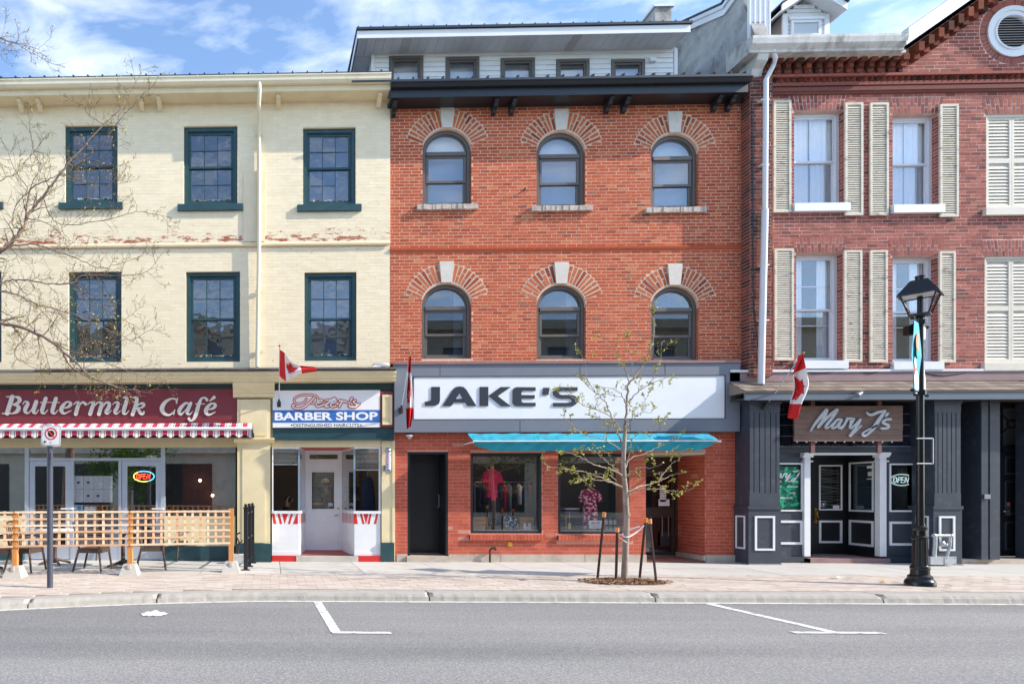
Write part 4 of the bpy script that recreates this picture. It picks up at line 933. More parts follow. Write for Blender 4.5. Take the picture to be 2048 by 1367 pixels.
# --- ground floor: base, brickwork, openings
JG = ZZ(1130, 864)
DOOR = RR(815, 903, 896, 1108); W1 = RR(941, 905, 1084, 1066); W2 = RR(1116, 906, 1259, 1067); EN = RR(1291.5, 904, 1410, 1121)
DOOR = (DOOR[0], DOOR[1], .13, DOOR[3]); EN = (EN[0], EN[1], 0.02, EN[3]); gh = [DOOR, W1, W2, EN]
jx0 = XX(790)
b = MB(); wall(b, jx0, JX1 - .002, .0, JB + .0, gh, 0.0, .3); b.box(JX0 + .01, jx0 - .001, -.02, .2, 0, JG); b.build('wall', 'painted_mortar', jake)
EP = 0.92
MB().box(EN[1] + .0015, EN[1] + .1, .3, EP + .1, .0, EN[3]).build('entry_wall', 'painted_mortar', jake); MB().box(EN[0] - .1, EN[0] - .0015, .3, EP + .1, 0, EN[3]).build('entry_wall', 'painted_mortar', jake)
lay(jake, 'brick', 'painted_brick', jx0 + .002, JX1 - .003, .17, JG, .0765, .228, blocker(gh + [(W1[0] - .04, W1[1] + .03, W1[2] - .15, W1[2] + .01), (W2[0] - .03, W2[1] + .08, W2[2] - .15, W2[2] + .01)]), 0, .0025, .009, 150, (3.5, 1.5), .0012)
# brick return of the entry, seen at an angle
b = MB(); n = round((EN[3] - .14) / .0765)
for r in range(n):
    z = .14 + r * (EN[3] - .14) / n; y = 0.008 - (.11 if r % 2 else 0)
    while y < EP:
        y0, y1 = max(y, .004), min(y + .219, EP); x = EN[1] - R.uniform(.002, .004)
        if y1 > y0: b.box(x, EN[1] + .003, y0, y1, z, z + .0675)
        y += .228
b.build('brickwork', 'painted_brick', jake, kind='stuff')
# foundation
segs = [(XX(793), XX(812)), (XX(897), XX(1000)), (XX(1000) + .01, XX(1168)), (XX(1168) + .01, EN[0] - .0), (EN[1] + .01, JX1 - .01)]
for (u, v) in segs: MB().box(u, v, -.035, -.0005, 0, .165).build('foundation_stone', 'base_concrete', jake)
MB().box(DOOR[0] - .03, DOOR[1] + .05, -.09, .3, 0, .128).build('door_step', 'base_concrete', jake)
b = MB(); b.box(EN[1] - .05, EN[1] - .001, -.03, EP, .04, .15); b.build('foundation_stone', 'base_concrete', jake)
# soldier sills
for (u, v, zz) in ((W1[0] - .035, W1[1] + .02, W1[2]), (W2[0] - .02, W2[1] + .07, W2[2])):
    n = int((v - u) / .072)
    for i in range(n):
        a = u + (v - u) * i / n; b = MB(); b.prism_yz([(-.065, zz - .14 + R.uniform(-.003, .003)), (.0, zz - .14), (.08, zz - .004), (-.065, zz - .03)], a + .004, u + (v - u) * (i + 1) / n - .004); b.build('sill_brick', 'painted_brick', jake)
    MB().box(u + .004, v - .004, -.055, -.001, zz - .132, zz - .04).build('sill_mortar', 'painted_mortar', jake)
# black side door, deep in its opening
b = MB(); dp_ = .55; b.box(DOOR[0], DOOR[0] + .05, .0, dp_, .13, DOOR[3]); b.box(DOOR[1] - .05, DOOR[1], .0, dp_, .13, DOOR[3]); b.box(DOOR[0] + .05, DOOR[1] - .05, 0, dp_, DOOR[3] - .05, DOOR[3]); b.box(DOOR[0] + .05, DOOR[1] - .05, .301, dp_, .12, .131)
b.box(DOOR[0] + .05, DOOR[1] - .05, dp_ - .02, dp_, ZZ(850, 923, dp_), DOOR[3] - .051)
d_ = b.build('door_frame', 'door_black', jake)
d = MB().box(DOOR[0] + .054, DOOR[1] - .054, dp_ - .03, dp_ + .02, .15, ZZ(850, 923, dp_) - .004).build('door', 'door_black', jake)
MB().box(DOOR[0] + .054, DOOR[1] - .054, dp_ - .05, dp_ - .03, .132, .148).build('threshold', 'steel', d)
hx = XX(876, dp_); b = MB(); b.tube([(hx, dp_ - .03, ZZ(876, 1012, .5)), (hx, dp_ - .08, ZZ(876, 1010, .5)), (hx, dp_ - .08, ZZ(876, 990, .5)), (hx, dp_ - .03, ZZ(876, 988, .5))], .011, 8); b.build('door_handle', 'steel', d, smooth=True)
b = MB(); b.ball((hx, dp_ - .035, ZZ(876, 1013, .5)), .022); b.build('lock', 'steel', d, smooth=True)
# shop windows
for (x0, x1, z0, z1) in (W1, W2):
    b = MB(); b.ring(x0, x1, z0, z1, .055, .03, .14); b.ring(x0 + .055, x1 - .055, z0 + .055, z1 - .055, .018, .05, .12); w = b.build('shop_window', 'dark_frame', jake)
    MB().box(x0 + .07, x1 - .07, .045, .12, z0 + .056, z0 + .075).build('glazing_bar', 'steel', w)
    glaze(w, x0 + .073, x1 - .073, z0 + .075, z1 - .073, .08)
b = MB(); b.box(XX(905), EN[0] - .11, .14, 1.3, .56, .60); b.box(XX(905), EN[0] - .11, 1.3, 1.34, .0, 3.2); b.box(XX(905), XX(905) + .04, .14, 1.3, 0, 3.2); b.box(XX(1100) - .02, XX(1100) + .02, .31, 1.3, 0, 3.2); b.build('display_wall', 'interior_dark', jake)
# glazed entry door number 40
fz = .08; ex0, ex1 = EN[0] + .0015, XX(1360, EP)
MB().box(EN[0], EN[1], .0, EP + .3, .0, .03).build('entry_floor', plain('terracotta tile floor', S(172, 106, 84), .7, .12, 6, .3, 40), jake)
MB().box(EN[0], EN[1], .01, EP + .1, EN[3] - .05, EN[3] - .003).build('entry_ceiling', 'beige_header', jake)
dk = plain('dark bronze frame', S(62, 50, 44), .4, .08, 4, .04)
et = EN[3] - .055; b = MB(); b.ring(ex0, EN[1] - .002, .03, et, .06, EP, EP + .08, .02); b.box(ex0 + .06, EN[1] - .062, EP + .001, EP + .07, ZZ(1326, 960, EP) + .16, et - .06)
df = b.build('door_frame', dk, jake)
b = MB(); x0, x1 = ex0 + .07, EN[1] - .075; zt = ZZ(1326, 960, EP) + .15; zm0, zm1 = ZZ(1326, 1034, EP), ZZ(1326, 1014, EP)
b.ring(x0, x1, .05, zt, .06, EP + .01, EP + .05, .09); b.box(x0 + .06, x1 - .06, EP + .012, EP + .048, zm0, zm1); d = b.build('door', dk, jake)
glaze(d, x0 + .06, x1 - .06, zm1, zt - .06, EP + .03, 'glass_dark'); glaze(d, x0 + .06, x1 - .06, .14, zm0, EP + .03, 'glass_dark')
MB().box(ex0 + .01, EN[1] - .01, EP - .03, EP - .001, .03, .07).build('threshold', 'steel', d)
for xx in (x1 - .30, x1 - .16): MB().box(xx - .008, xx + .008, EP - .04, EP - .03, .5, zm0 + .01).build('push_bar', 'steel', d)
b = MB(); b.box(x1 - .33, x1 - .11, EP - .02, EP + .0, .28, .6); b.build('mail_box', 'dark_frame', d)
b = MB(); z = ZZ(1326, 970, EP)
for k in range(7): b = MB().box(x1 - .33, x1 - .19, EP + .005, EP + .008, z - k * .055 - .045, z - k * .055).build('notice', 'white_print', d)
MB().box(x1 - .36, x1 - .11, EP + .005, EP + .008, ZZ(1326, 1011, EP), ZZ(1326, 998, EP)).build('notice', 'white_print', d)
text('door_number', '40', XX(1315, EP - .01), XX(1328, EP - .01), ZZ(1320, 950, EP - .01), ZZ(1320, 942, EP - .01), EP - .004, 'letter_grey', df, bold=.02)
# small things on the wall
b = MB(); x = XX(980, -.1); b.tube([(x, -.1, 0), (x, -.1, .26), (x + .03, -.1, .3), (x + .1, -.1, .31)], .022, 8); b.tube([(x + .1, -.1, .31), (x + .13, -.1, .27)], .03, 8); b.build('tap_pipe', 'rust', jake, smooth=60)
for x in (XX(960), XX(1135)): MB().box(x, x + .9, .75, .9, 3.1, 3.15).build('ceiling_light', 'lit_tube', jake)  # glowing panels added above the display to brighten the goods
b = MB(); b.box(XX(905), EN[0] - .11, .14, 1.3, 3.151, 3.2); b.build('display_ceiling', 'interior_light', jake)
MB().box(XX(1015), XX(1024), -.02, -.0005, ZZ(1019, 1091), ZZ(1019, 1083)).build('yellow_tag', 'yellow', jake)

# ================================================================== DARK RED BUILDING (right)
BY = -0.15; PYL = -0.25
BX0 = JX1 + .004; BCX = XX(2026, BY); BX1 = 2 * BCX - BX0
bld = thing('dark_red_brick_building', (BX0 + 3, BY, 0), 'dark red brick building with cream shutters, white windows and a gable with round vent', 'building')
BB = ZZ(1750, 752, BY)
U3 = [(1588, 220, 1690, 409), (1785, 227, 1878, 412), (1972, 228, 2084, 418)]; L3 = [(1592, 505, 1686, 722), (1785, 511, 1876, 724), (1969, 512, 2084, 727)]
u3 = [RR(*q, BY) for q in U3]; l3 = [RR(*q, BY) for q in L3]
mir = lambda h: (2 * BCX - h[1], 2 * BCX - h[0], h[2], h[3])
u3 += [mir(h) for h in u3[:2]]; l3 += [mir(h) for h in l3[:2]]
CT = ZZ(1700, 112, BY)                      # top of the level wall
gx = XX(1818, BY); sl = 0.70; apex = CT + .15 + (BCX - gx) * sl
VX, VZ, VR = BCX, ZZ(2026, 64, BY), 50 * (DIST + BY + .4) / FPX
b = MB(); wall(b, BX0, BX1, BB, CT, u3 + l3, BY, .3)
n = 28
half = [(gx, CT), (gx, CT + .15), (BCX, apex)]
circ = [(VX - VR * math.sin(math.pi * k / n), VZ + VR * math.cos(math.pi * k / n)) for k in range(n + 1)]   # top to bottom, left side
left = [(gx, CT), (BCX, CT)] + circ[::-1] + [(BCX, apex), (gx, CT + .15)]
b.prism(left, BY, .3); b.prism([(2 * BCX - x, z) for x, z in left], BY, .3)
b.build('wall', 'dark_mortar', bld)
def gblock(a, b_):
    out = blocker(u3 + l3)(a, b_); zz = (a + b_) / 2
    d = abs(zz - VZ)
    if d < VR + .14: o = ((VR + .14) ** 2 - d * d) ** .5; out.append((VX - o, VX + o))
    for f in fans:
        if f[2] - .03 < zz < f[3] - .01: out.append((f[0], f[1]))
    return out
fans = []
for h in u3 + l3: fans.append((h[0] - .045, h[1] + .045, h[3], h[3] + .345))
PX1 = XX(1545, PYL)
lay(bld, 'brick', 'dark_brick', PX1, BX1, BB, CT, .0735, .215, gblock, BY, .0025, .012, 200, (8, 1.5), .002)
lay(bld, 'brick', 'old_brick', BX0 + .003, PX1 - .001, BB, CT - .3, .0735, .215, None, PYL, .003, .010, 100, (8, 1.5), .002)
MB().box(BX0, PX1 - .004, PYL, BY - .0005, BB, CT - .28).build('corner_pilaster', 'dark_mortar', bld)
b = MB(); z = BB; r = 0
while z < CT - .35:
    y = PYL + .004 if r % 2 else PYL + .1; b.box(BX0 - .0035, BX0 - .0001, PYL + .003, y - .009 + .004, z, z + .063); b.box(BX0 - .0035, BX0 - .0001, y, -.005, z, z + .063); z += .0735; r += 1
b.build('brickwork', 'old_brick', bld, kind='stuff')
def gb2(a, b_):
    out = gblock(a, b_); zz = (a + b_) / 2; w = BCX - (gx + max(zz - CT - .15, 0) / sl)
    out += [(BX0, BCX - w + .03), (BCX + w - .03, BX1 + 1)]; return out
lay(bld, 'brick', 'dark_brick', BX0, BX1, CT, apex, .0735, .215, gb2, BY, .0025, .012, 0, (8, 1.5), .002)
# fan lintels
for h in u3 + l3:
    c = (h[0] + h[1]) / 2; hw = (h[1] - h[0]) / 2 + .03; n = 15 if h[1] - h[0] < 1.15 else 19
    if h[0] > XX(2100): continue
    for k in range(n):
        t0, t1 = -1 + 2 * k / n + .02, -1 + 2 * (k + 1) / n - .01; s = 1.13
        for (v0, v1) in (((0, .2), (.215, .335)) if k % 2 else ((0, .12), (.135, .335))):
            f0_, f1_ = 1 + (s - 1) * v0 / .335, 1 + (s - 1) * v1 / .335
            MB().prism([(c + hw * t0 * f0_, h[3] + v0 + .003), (c + hw * t1 * f0_, h[3] + v0 + .003), (c + hw * t1 * f1_, h[3] + v1), (c + hw * t0 * f1_, h[3] + v1)], BY - .004 + R.uniform(-.001, .001), BY + .01).build('lintel_brick', 'dark_brick', bld)
jb = MB()
for h in u3 + l3:
    z = h[2] + .01; r = 0
    while z < h[3] - .05:
        for (ya, yb) in (((BY + .003, BY + .09), (BY + .101, .03)) if r % 2 else ((BY + .003, .03),)): jb.box(h[1] - .0035, h[1] - .0002, ya, yb, z, z + .061); jb.box(h[0] + .0002, h[0] + .0035, ya, yb, z, z + .061)
        z += .0735; r += 1
jb.build('jamb_brickwork', 'dark_brick', bld, kind='stuff')
# windows and shutters
def white_window(h, opened=False, lower=False):
    y = -.01; b = MB(); b.ring(h[0], h[1], h[2], h[3], .07, y, y + .1)
    w = b.build('window', 'white_metal', bld); zm = h[2] + (h[3] - h[2]) * .49; ix0, ix1 = h[0] + .07, h[1] - .07
    MB().ring(ix0, ix1, zm - .02, h[3] - .07, .04, y + .02, y + .05).build('sash', 'white_metal', w); MB().ring(ix0, ix1, h[2] + .07, zm + .02, .04, y + .05, y + .08).build('sash', 'white_metal', w)
    glaze(w, ix0 + .04, ix1 - .04, zm + .02, h[3] - .11, y + .035); glaze(w, ix0 + .04, ix1 - .04, h[2] + .11, zm - .02, y + .065)
    MB().box(h[0] - .05, h[1] + .04, BY - .09, y, h[2] - .17, h[2] - .001).build('sill', 'white_paint', w)
    # curtains, hung in folds
    for (u, v) in ((h[0] + .0, (h[0] + h[1]) / 2 - .02), ((h[0] + h[1]) / 2 + .02, h[1])):
        s = MB(); n = 36
        if lower: v, u = (u + (v - u) * .72, u) if u < (h[0] + h[1]) / 2 - .1 else (v, v - (v - u) * .72)
        P_ = [(u + (v - u) * i / n, .115 + .010 * math.sin(i * .8 + u) + .003 * R.random()) for i in range(n + 1)]
        for (p, q) in zip(P_, P_[1:]): s.quad((p[0], p[1], h[2] + .02), (q[0], q[1], h[2] + .02), (q[0], q[1], h[3]), (p[0], p[1], h[3]))
        s.build('curtain', 'curtain', w, smooth=True)
    if not lower: MB().box((h[0] + h[1]) / 2 - .015, (h[0] + h[1]) / 2 + .015, y + .09, y + .105, zm, h[3]).build('muntin', 'white_metal', w)
    s = MB(); s.quad((ix0, y + .075 + .02, h[2] + .08), (ix1, y + .095, h[2] + .08), (ix1, y + .095, zm), (ix0, y + .095, zm)); s.build('insect_screen', glass('fly screen %s' % w.name, -.03, (.5, .52, .55, 1), .5) if w.name == 'window.008' else M.setdefault('screen', glass('fly screen', -.03, (.75, .77, .8, 1), .6)), w)
    if lower:
        for f in (.30, .62): MB().box(ix0, ix1, y + .085, y + .10, h[2] + (h[3] - h[2]) * f * 1.15, h[2] + (h[3] - h[2]) * f * 1.15 + .02).build('curtain_rod', 'white_metal', w)
    return w
for i in (0, 1, 3, 4): white_window(u3[i]); white_window(l3[i], lower=True)
def shutter(x0, x1, z0, z1, y, mat, pitch, single, mid=None):
    b = MB(); b.ring(x0, x1, z0, z1, .045, y, y + .04)
    if mid: b.box(x0 + .045, x1 - .045, y + .001, y + .039, mid - .05, mid + .05)
    s = b.build('shutter', mat, bld); a = z0 + .05; j = MB(); bk = MB().box(x0 + .045, x1 - .045, y + .034, y + .038, z0 + .045, z1 - .045); bk.build('shutter_back', mat, s)
    while a < z1 - .055 - pitch * .6:
        if not (mid and mid - .05 - pitch < a < mid + .05):
            t = (MB() if single else j)
            ww = R.uniform(-.002, .002); t.prism_yz([(y + .004 + ww, a), (y + .008 + ww, a - .004), (y + .033, a + pitch * .85), (y + .029, a + pitch * .9)], x0 + .046, x1 - .046)
            if single: t.build('slat', mat, s)
        a += pitch
    if not single: j.build('slats', mat, s, kind='stuff')
SH = [(1548, 200, 1583, 424), (1691, 205, 1727, 430), (1741, 205, 1778, 430), (1881, 208, 1918, 433), (1550, 497, 1588, 720), (1689, 500, 1725, 723), (1741, 500, 1776, 724), (1880, 502, 1912, 724)]
for q in SH:
    x0, x1, z0, z1 = RR(*q, BY - .06); shutter(x0, x1, z0, z1, BY - .06, 'shutter', .047, False)
    shutter(2 * BCX - x1, 2 * BCX - x0, z0, z1, BY - .06, 'shutter', .047, False)
for h in (u3[2], l3[2]):
    c = (h[0] + h[1]) / 2; mid = h[2] + (h[3] - h[2]) * .52
    MB().ring(h[0], h[1], h[2], h[3], .05, BY + .02, BY + .12).build('shutter_frame', 'shutter_plain', bld)
    for (u, v) in ((h[0] + .052, c - .003), (c + .003, h[1] - .052)): shutter(u, v, h[2] + .052, h[3] - .052, BY + .04, 'shutter_plain', .07, True, mid)
    MB().box(h[0] - .08, h[1] + .08, BY - .08, BY + .019, h[2] - .15, h[2] - .001).build('sill', 'shutter_plain', bld)
shell(bld, BX0 + .003, BX1 - .003, .31, 9, 0, CT + .0, [BB - .1, ZZ(1700, 455)])
# pilaster strip mouldings under the cornice
zA = ZZ(1750, 189, BY)
MB().prism_yz([(BY, zA), (BY - .035, zA + .01), (BY - .035, zA + .05), (BY - .06, zA + .06), (BY - .06, zA + .14), (BY, zA + .15)], PX1, BX1).build('brick_moulding', 'dark_brick', bld)
MB().prism_yz([(BY, zA + .17), (BY - .05, zA + .18), (BY - .05, zA + .25), (BY, zA + .26)], PX1 - .25, BX1).build('brick_moulding', 'dark_brick', bld)
z0 = zA + .265; x = PX1 - .2
while x < XX(2110, BY):
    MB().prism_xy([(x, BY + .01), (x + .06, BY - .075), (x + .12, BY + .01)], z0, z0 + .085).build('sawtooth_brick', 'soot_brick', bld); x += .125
MB().box(PX1 - .3, BX1, BY - .085, BY + .0, z0 + .086, z0 + .14).build('brick_moulding', 'dark_brick', bld)
# brick corbels below the box cornice
x = PX1 - .12
while x < gx - .1:
    for (w, h0, h1, p) in ((.08, .165, .25, .07), (.10, .251, .34, .13), (.12, .341, .46, .20)):
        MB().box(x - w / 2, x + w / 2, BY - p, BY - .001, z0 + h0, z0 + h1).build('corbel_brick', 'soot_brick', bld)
    x += .215
zc = z0 + .47
CF = BY - .48
c0, c1, c2 = ZZ(1660, 96, CF), ZZ(1660, 86, CF), ZZ(1660, 71, CF)
cxl, cxr = XX(1506, CF) , XX(1818, CF)
b = MB(); b.prism_yz([(BY, c0), (CF + .10, c0), (CF + .10, c0 + .05), (CF + .05, c0 + .10), (CF + .02, c1 + .03), (CF, c2 - .02), (CF, c2 + .03), (BY + .3, c2 + .2), (BY + .3, c0)], cxl, cxr); b.build('box_cornice', 'old_white', bld)
b = MB(); b.box(PX1 - .5, gx - .35, BY - .30, BY - .001, zc, c0 - .001); b.build('cornice_bed', 'old_white', bld)
b = MB(); b.prism_yz([(PYL + .3, c0 - .35), (PYL - .05, c0 - .35), (PYL - .1, c0 - .22), (CF + .15, c0 - .12), (CF + .12, c0 - .002), (PYL + .3, c0 - .002)], BX0 - .02, BX0 + .2); b.build('cornice_return', 'old_white', bld)
# raking cornice and its dentils
for sgn in (1, -1):
    X = lambda v: v if sgn > 0 else 2 * BCX - v
    x0, zz0 = XX(1815, CF), c0 + .05; L_ = BCX - x0
    b = MB(); b.prism([(X(x0), zz0), (X(BCX), zz0 + L_ * sl), (X(BCX), zz0 + L_ * sl + .22), (X(x0), zz0 + .22)], CF + .02, CF + .08); b.prism([(X(x0), zz0 + .221), (X(BCX), zz0 + L_ * sl + .221), (X(BCX), zz0 + L_ * sl + .32), (X(x0), zz0 + .32)], CF - .03, BY + .3)
    b.prism([(X(x0), zz0 + .02), (X(BCX), zz0 + L_ * sl + .02), (X(BCX), zz0 + L_ * sl + .1), (X(x0), zz0 + .1)], CF + .081, BY + .0); b.build('raking_cornice', 'white_metal', bld)
    t = gx + .05
    while t < BCX - .1:
        zt_ = CT + .15 + (t - gx) * sl
        for (dz, p, hh) in ((-.22, .22, .20), (-.33, .12, .12)):
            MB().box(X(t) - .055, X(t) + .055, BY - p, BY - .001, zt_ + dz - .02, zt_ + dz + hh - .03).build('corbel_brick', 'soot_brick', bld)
        t += .2
    # roof slopes of the gable
    b = MB(); b.quad((X(x0), CF - .02, zz0 + .33), (X(BCX), CF - .02, zz0 + L_ * sl + .33), (X(BCX), 6, zz0 + L_ * sl + .33), (X(x0), 6, zz0 + .33)); b.build('roof', 'roof_metal', bld)
# round vent
b = MB(); n = 40
for k in range(n):
    a0, a1 = 2 * math.pi * k / n, 2 * math.pi * (k + 1) / n
    for (r0, r1, y0) in ((VR - .02, VR * .80, BY - .03), (VR * .80, VR * .68, BY - .01), (VR * .68, VR * .62, BY - .03)):
        b.prism([(VX + r0 * math.cos(a0), VZ + r0 * math.sin(a0)), (VX + r0 * math.cos(a1), VZ + r0 * math.sin(a1)), (VX + r1 * math.cos(a1), VZ + r1 * math.sin(a1)), (VX + r1 * math.cos(a0), VZ + r1 * math.sin(a0))], y0, BY + .1)
v = b.build('round_vent', 'white_paint', bld)
rr_ = VR * .63; z = VZ - rr_ + .03
while z < VZ + rr_ - .03:
    w = (rr_ ** 2 - (z - VZ) ** 2) ** .5; MB().prism_yz([(BY - .02, z), (BY - .015, z - .004), (BY + .04, z + .035), (BY + .035, z + .038)], VX - w, VX + w).build('slat', 'white_paint', v); z += .052
MB().prism([(VX + rr_ * math.cos(2 * math.pi * k / 24), VZ + rr_ * math.sin(2 * math.pi * k / 24)) for k in range(24)], BY + .06, BY + .08).build('vent_back', 'interior_dark', v)
for k in range(52):
    a0, a1 = 2 * math.pi * (k + .06) / 52, 2 * math.pi * (k + .94) / 52; r0, r1 = VR - .012, VR + .12
    MB().prism([(VX + r0 * math.cos(a0), VZ + r0 * math.sin(a0)), (VX + r1 * math.cos(a0), VZ + r1 * math.sin(a0)), (VX + r1 * math.cos(a1), VZ + r1 * math.sin(a1)), (VX + r0 * math.cos(a1), VZ + r0 * math.sin(a1))], BY - .004, BY + .01).build('vent_brick', 'dark_brick', bld)
# white downpipe
b = MB(); yp = PYL - .09; xa, xb, xc = XX(1545, yp), XX(1530, yp), XX(1522, yp)
b.tube([(XX(1545, -.5), -.5, ZZ(1545, 100, -.5)), (xa, -.42, ZZ(1545, 122, yp)), (xa, yp - .02, ZZ(1545, 132, yp)), (xb + .02, yp, ZZ(1530, 160, yp)), (xb, yp, ZZ(1528, 420, yp))], .05, 10)
b.tube([(xb, yp, ZZ(1528, 419, yp)), (xc, yp, ZZ(1522, 768, yp))], .062, 10); dp = b.build('downpipe', 'white_metal', bld, smooth=50)
for py in (200, 330, 530, 640): MB().box(xb - .09, xb + .08, yp - .02, PYL, ZZ(1528, py, yp) - .012, ZZ(1528, py, yp) + .012).build('pipe_clamp', 'white_metal', dp)
# parapet between the roofs
PXX = XX(1490, .5)
b = MB(); b.prism_yz([(-.1, CT - 1.3), (-.1, CT - .35), (.05, CT + .3), (.52, 12.35), (.55, 12.75), (1.1, 12.6), (2.8, 13.35), (6, 14.8), (6, CT - 1.3)], PXX, PXX + .3); pp = b.build('parapet', 'stucco', bld)
b = MB(); b.prism_yz([(.50, 12.75), (.50, 12.97), (1.1, 12.82), (2.8, 13.57), (6, 15.02), (6, 14.8), (2.8, 13.35), (1.1, 12.6)], PXX - .05, PXX + .34); b.prism_yz([(.50, 12.9), (.50, 12.99), (1.1, 12.84), (2.8, 13.59), (6, 15.04), (6, 14.95), (2.8, 13.50), (1.1, 12.75)], PXX - .09, PXX - .051); b.build('coping', 'white_metal', pp)
MB().prism_yz([(.48, 13.0), (1.12, 12.86), (2.8, 13.61), (6, 15.06), (6, 15.08), (2.8, 13.64), (1.1, 12.89), (.48, 13.03)], PXX - .12, PXX + .38).build('coping_cap', 'roof_metal', pp)
q = RR(1499, 0, 1539, 88, .35)
b = MB(); b.box(q[0], q[1], .35, .42, q[2], q[3] + .7)
for k in range(5): xx = q[0] + (q[1] - q[0]) * k / 4; b.box(xx - .012, xx + .012, .33, .35, q[2], q[3] + .7)
b.build('metal_clad_stack', 'white_metal', bld)
# small gabled dormer
D2 = .9; q = RR(1567, 30, 1655, 66, D2); c = (q[0] + q[1]) / 2 - .02
b = MB(); pk = ZZ(1612, 2, D2); b.prism([(q[0], q[2] - .5), (q[1], q[2] - .5), (q[1], q[3] + .02), (c, pk), (q[0], q[3] + .02)], D2 + .02, 3); gd = b.build('gabled_dormer', plain('grey siding', S(150, 146, 148), .7, .08, 3, .1), bld)
z = q[2] - .1
while z < pk - .1:
    t = 1 if z < q[3] else max(0, 1 - (z - q[3]) / (pk - q[3])); w = (q[1] - q[0]) / 2 * t - .02
    if w > .05: MB().prism_yz([(D2 + .02, z), (D2 + .005, z), (D2 + .016, z + .09), (D2 + .02, z + .09)], c - w, c + w).build('siding_board', 'white_siding', gd)
    z += .095
w2 = RR(1580, 42, 1640, 75, D2); b = MB(); b.ring(w2[0], w2[1], w2[2], w2[3], .06, D2 - .04, D2 + .01); b.box(w2[0] - .05, w2[1] + .05, D2 - .06, D2, w2[3], w2[3] + .06); b.build('dormer_window_trim', 'white_paint', gd)
MB().box(w2[0] + .06, w2[1] - .06, D2 - .01, D2 + .004, w2[2] + .06, w2[3] - .06).build('dormer_window', 'blind_pale', gd)
ov = .22
for sgn in (1, -1):
    X = lambda v: c + sgn * v; hw = (q[1] - q[0]) / 2; e = hw + ov; s_ = (pk - q[3]) / hw
    b = MB(); b.prism([(X(0), pk + .04), (X(e), pk + .04 - e * s_), (X(e), pk + .20 - e * s_), (X(0), pk + .20)], D2 - .28, D2 - .24); b.prism([(X(0), pk + .05), (X(e), pk + .05 - e * s_), (X(e), pk + .09 - e * s_), (X(0), pk + .09)], D2 - .239, 3); b.build('dormer_trim', 'white_paint', gd)
    MB().prism([(X(0), pk + .201), (X(e + .02), pk + .201 - e * s_), (X(e + .02), pk + .24 - e * s_), (X(0), pk + .24)], D2 - .32, 3).build('dormer_roof', 'roof_metal', gd)
MB().box(q[0] - .03, q[0] + .08, D2 - .02, D2 + .018, q[2] - .4, q[3]).build('corner_board', 'white_paint', gd); MB().box(q[1] - .08, q[1] + .03, D2 - .02, D2 + .018, q[2] - .4, q[3]).build('corner_board', 'white_paint', gd)
MB().prism_yz([(BY + .25, c2 + .21), (3.2, c2 + 1.6), (3.2, c2 + 1.5), (BY + .25, c2 + .15)], PXX + .31, gx + .2).build('roof', 'roof_metal', bld)
# --- canopy over the shops
ax0 = XX(1489, -.62)
ff0, ff1 = ZZ(1750, 799, -.62), ZZ(1750, 784, -.62); zb = ZZ(1750, 762, BY - .02)
MB().box(ax0, BX1, -.64, -.6, ff0, ff1).build('canopy_fascia', plain('grey fascia', S(96, 108, 122), .4, .06, 2, .05), bld)
MB().box(ax0, BX1, -.599, BY + .1, ff0 + .03, ff0 + .05).build('canopy_soffit', 'interior_dark', bld)
dk2 = MB().prism_yz([(-.66, ff1 + .001), (-.66, ff1 + .02), (BY - .001, zb), (BY - .001, ff1 + .001)], ax0 - .02, BX1).build('canopy_roof', 'shingle', bld)
a = math.atan2(zb - ff1 - .02, .66 + BY)
for row in range(3):
    x = ax0 - .02 - (.1 if row % 2 else 0)
    t0, t1 = row / 3, (row + 1) / 3; P0 = (-.668 + (.66 + BY) * t0, ff1 + .026 + (zb - ff1 - .02) * t0); P1 = (-.662 + (.66 + BY) * t1, ff1 + .022 + (zb - ff1 - .02) * t1)
    while x < XX(2080, -.6):
        w = R.uniform(.19, .27); MB().prism_yz([P0, (P0[0], P0[1] + .012 + R.uniform(0, .004)), (P1[0], P1[1] + .006), (P1[0], P1[1])], max(x, ax0 - .02) + .003, x + w - .003).build('shingle', 'shingle', dk2); x += w
MB().box(ax0, BX1, BY - .05, BY - .001, zb + .001, ZZ(1750, 744, BY)).build('flashing', 'mauve', bld)
MB().box(ax0, BX1, BY - .075, BY - .0, ZZ(1750, 744, BY) + .001, ZZ(1750, 740, BY) + .01).build('flashing_lip', 'white_metal', bld)
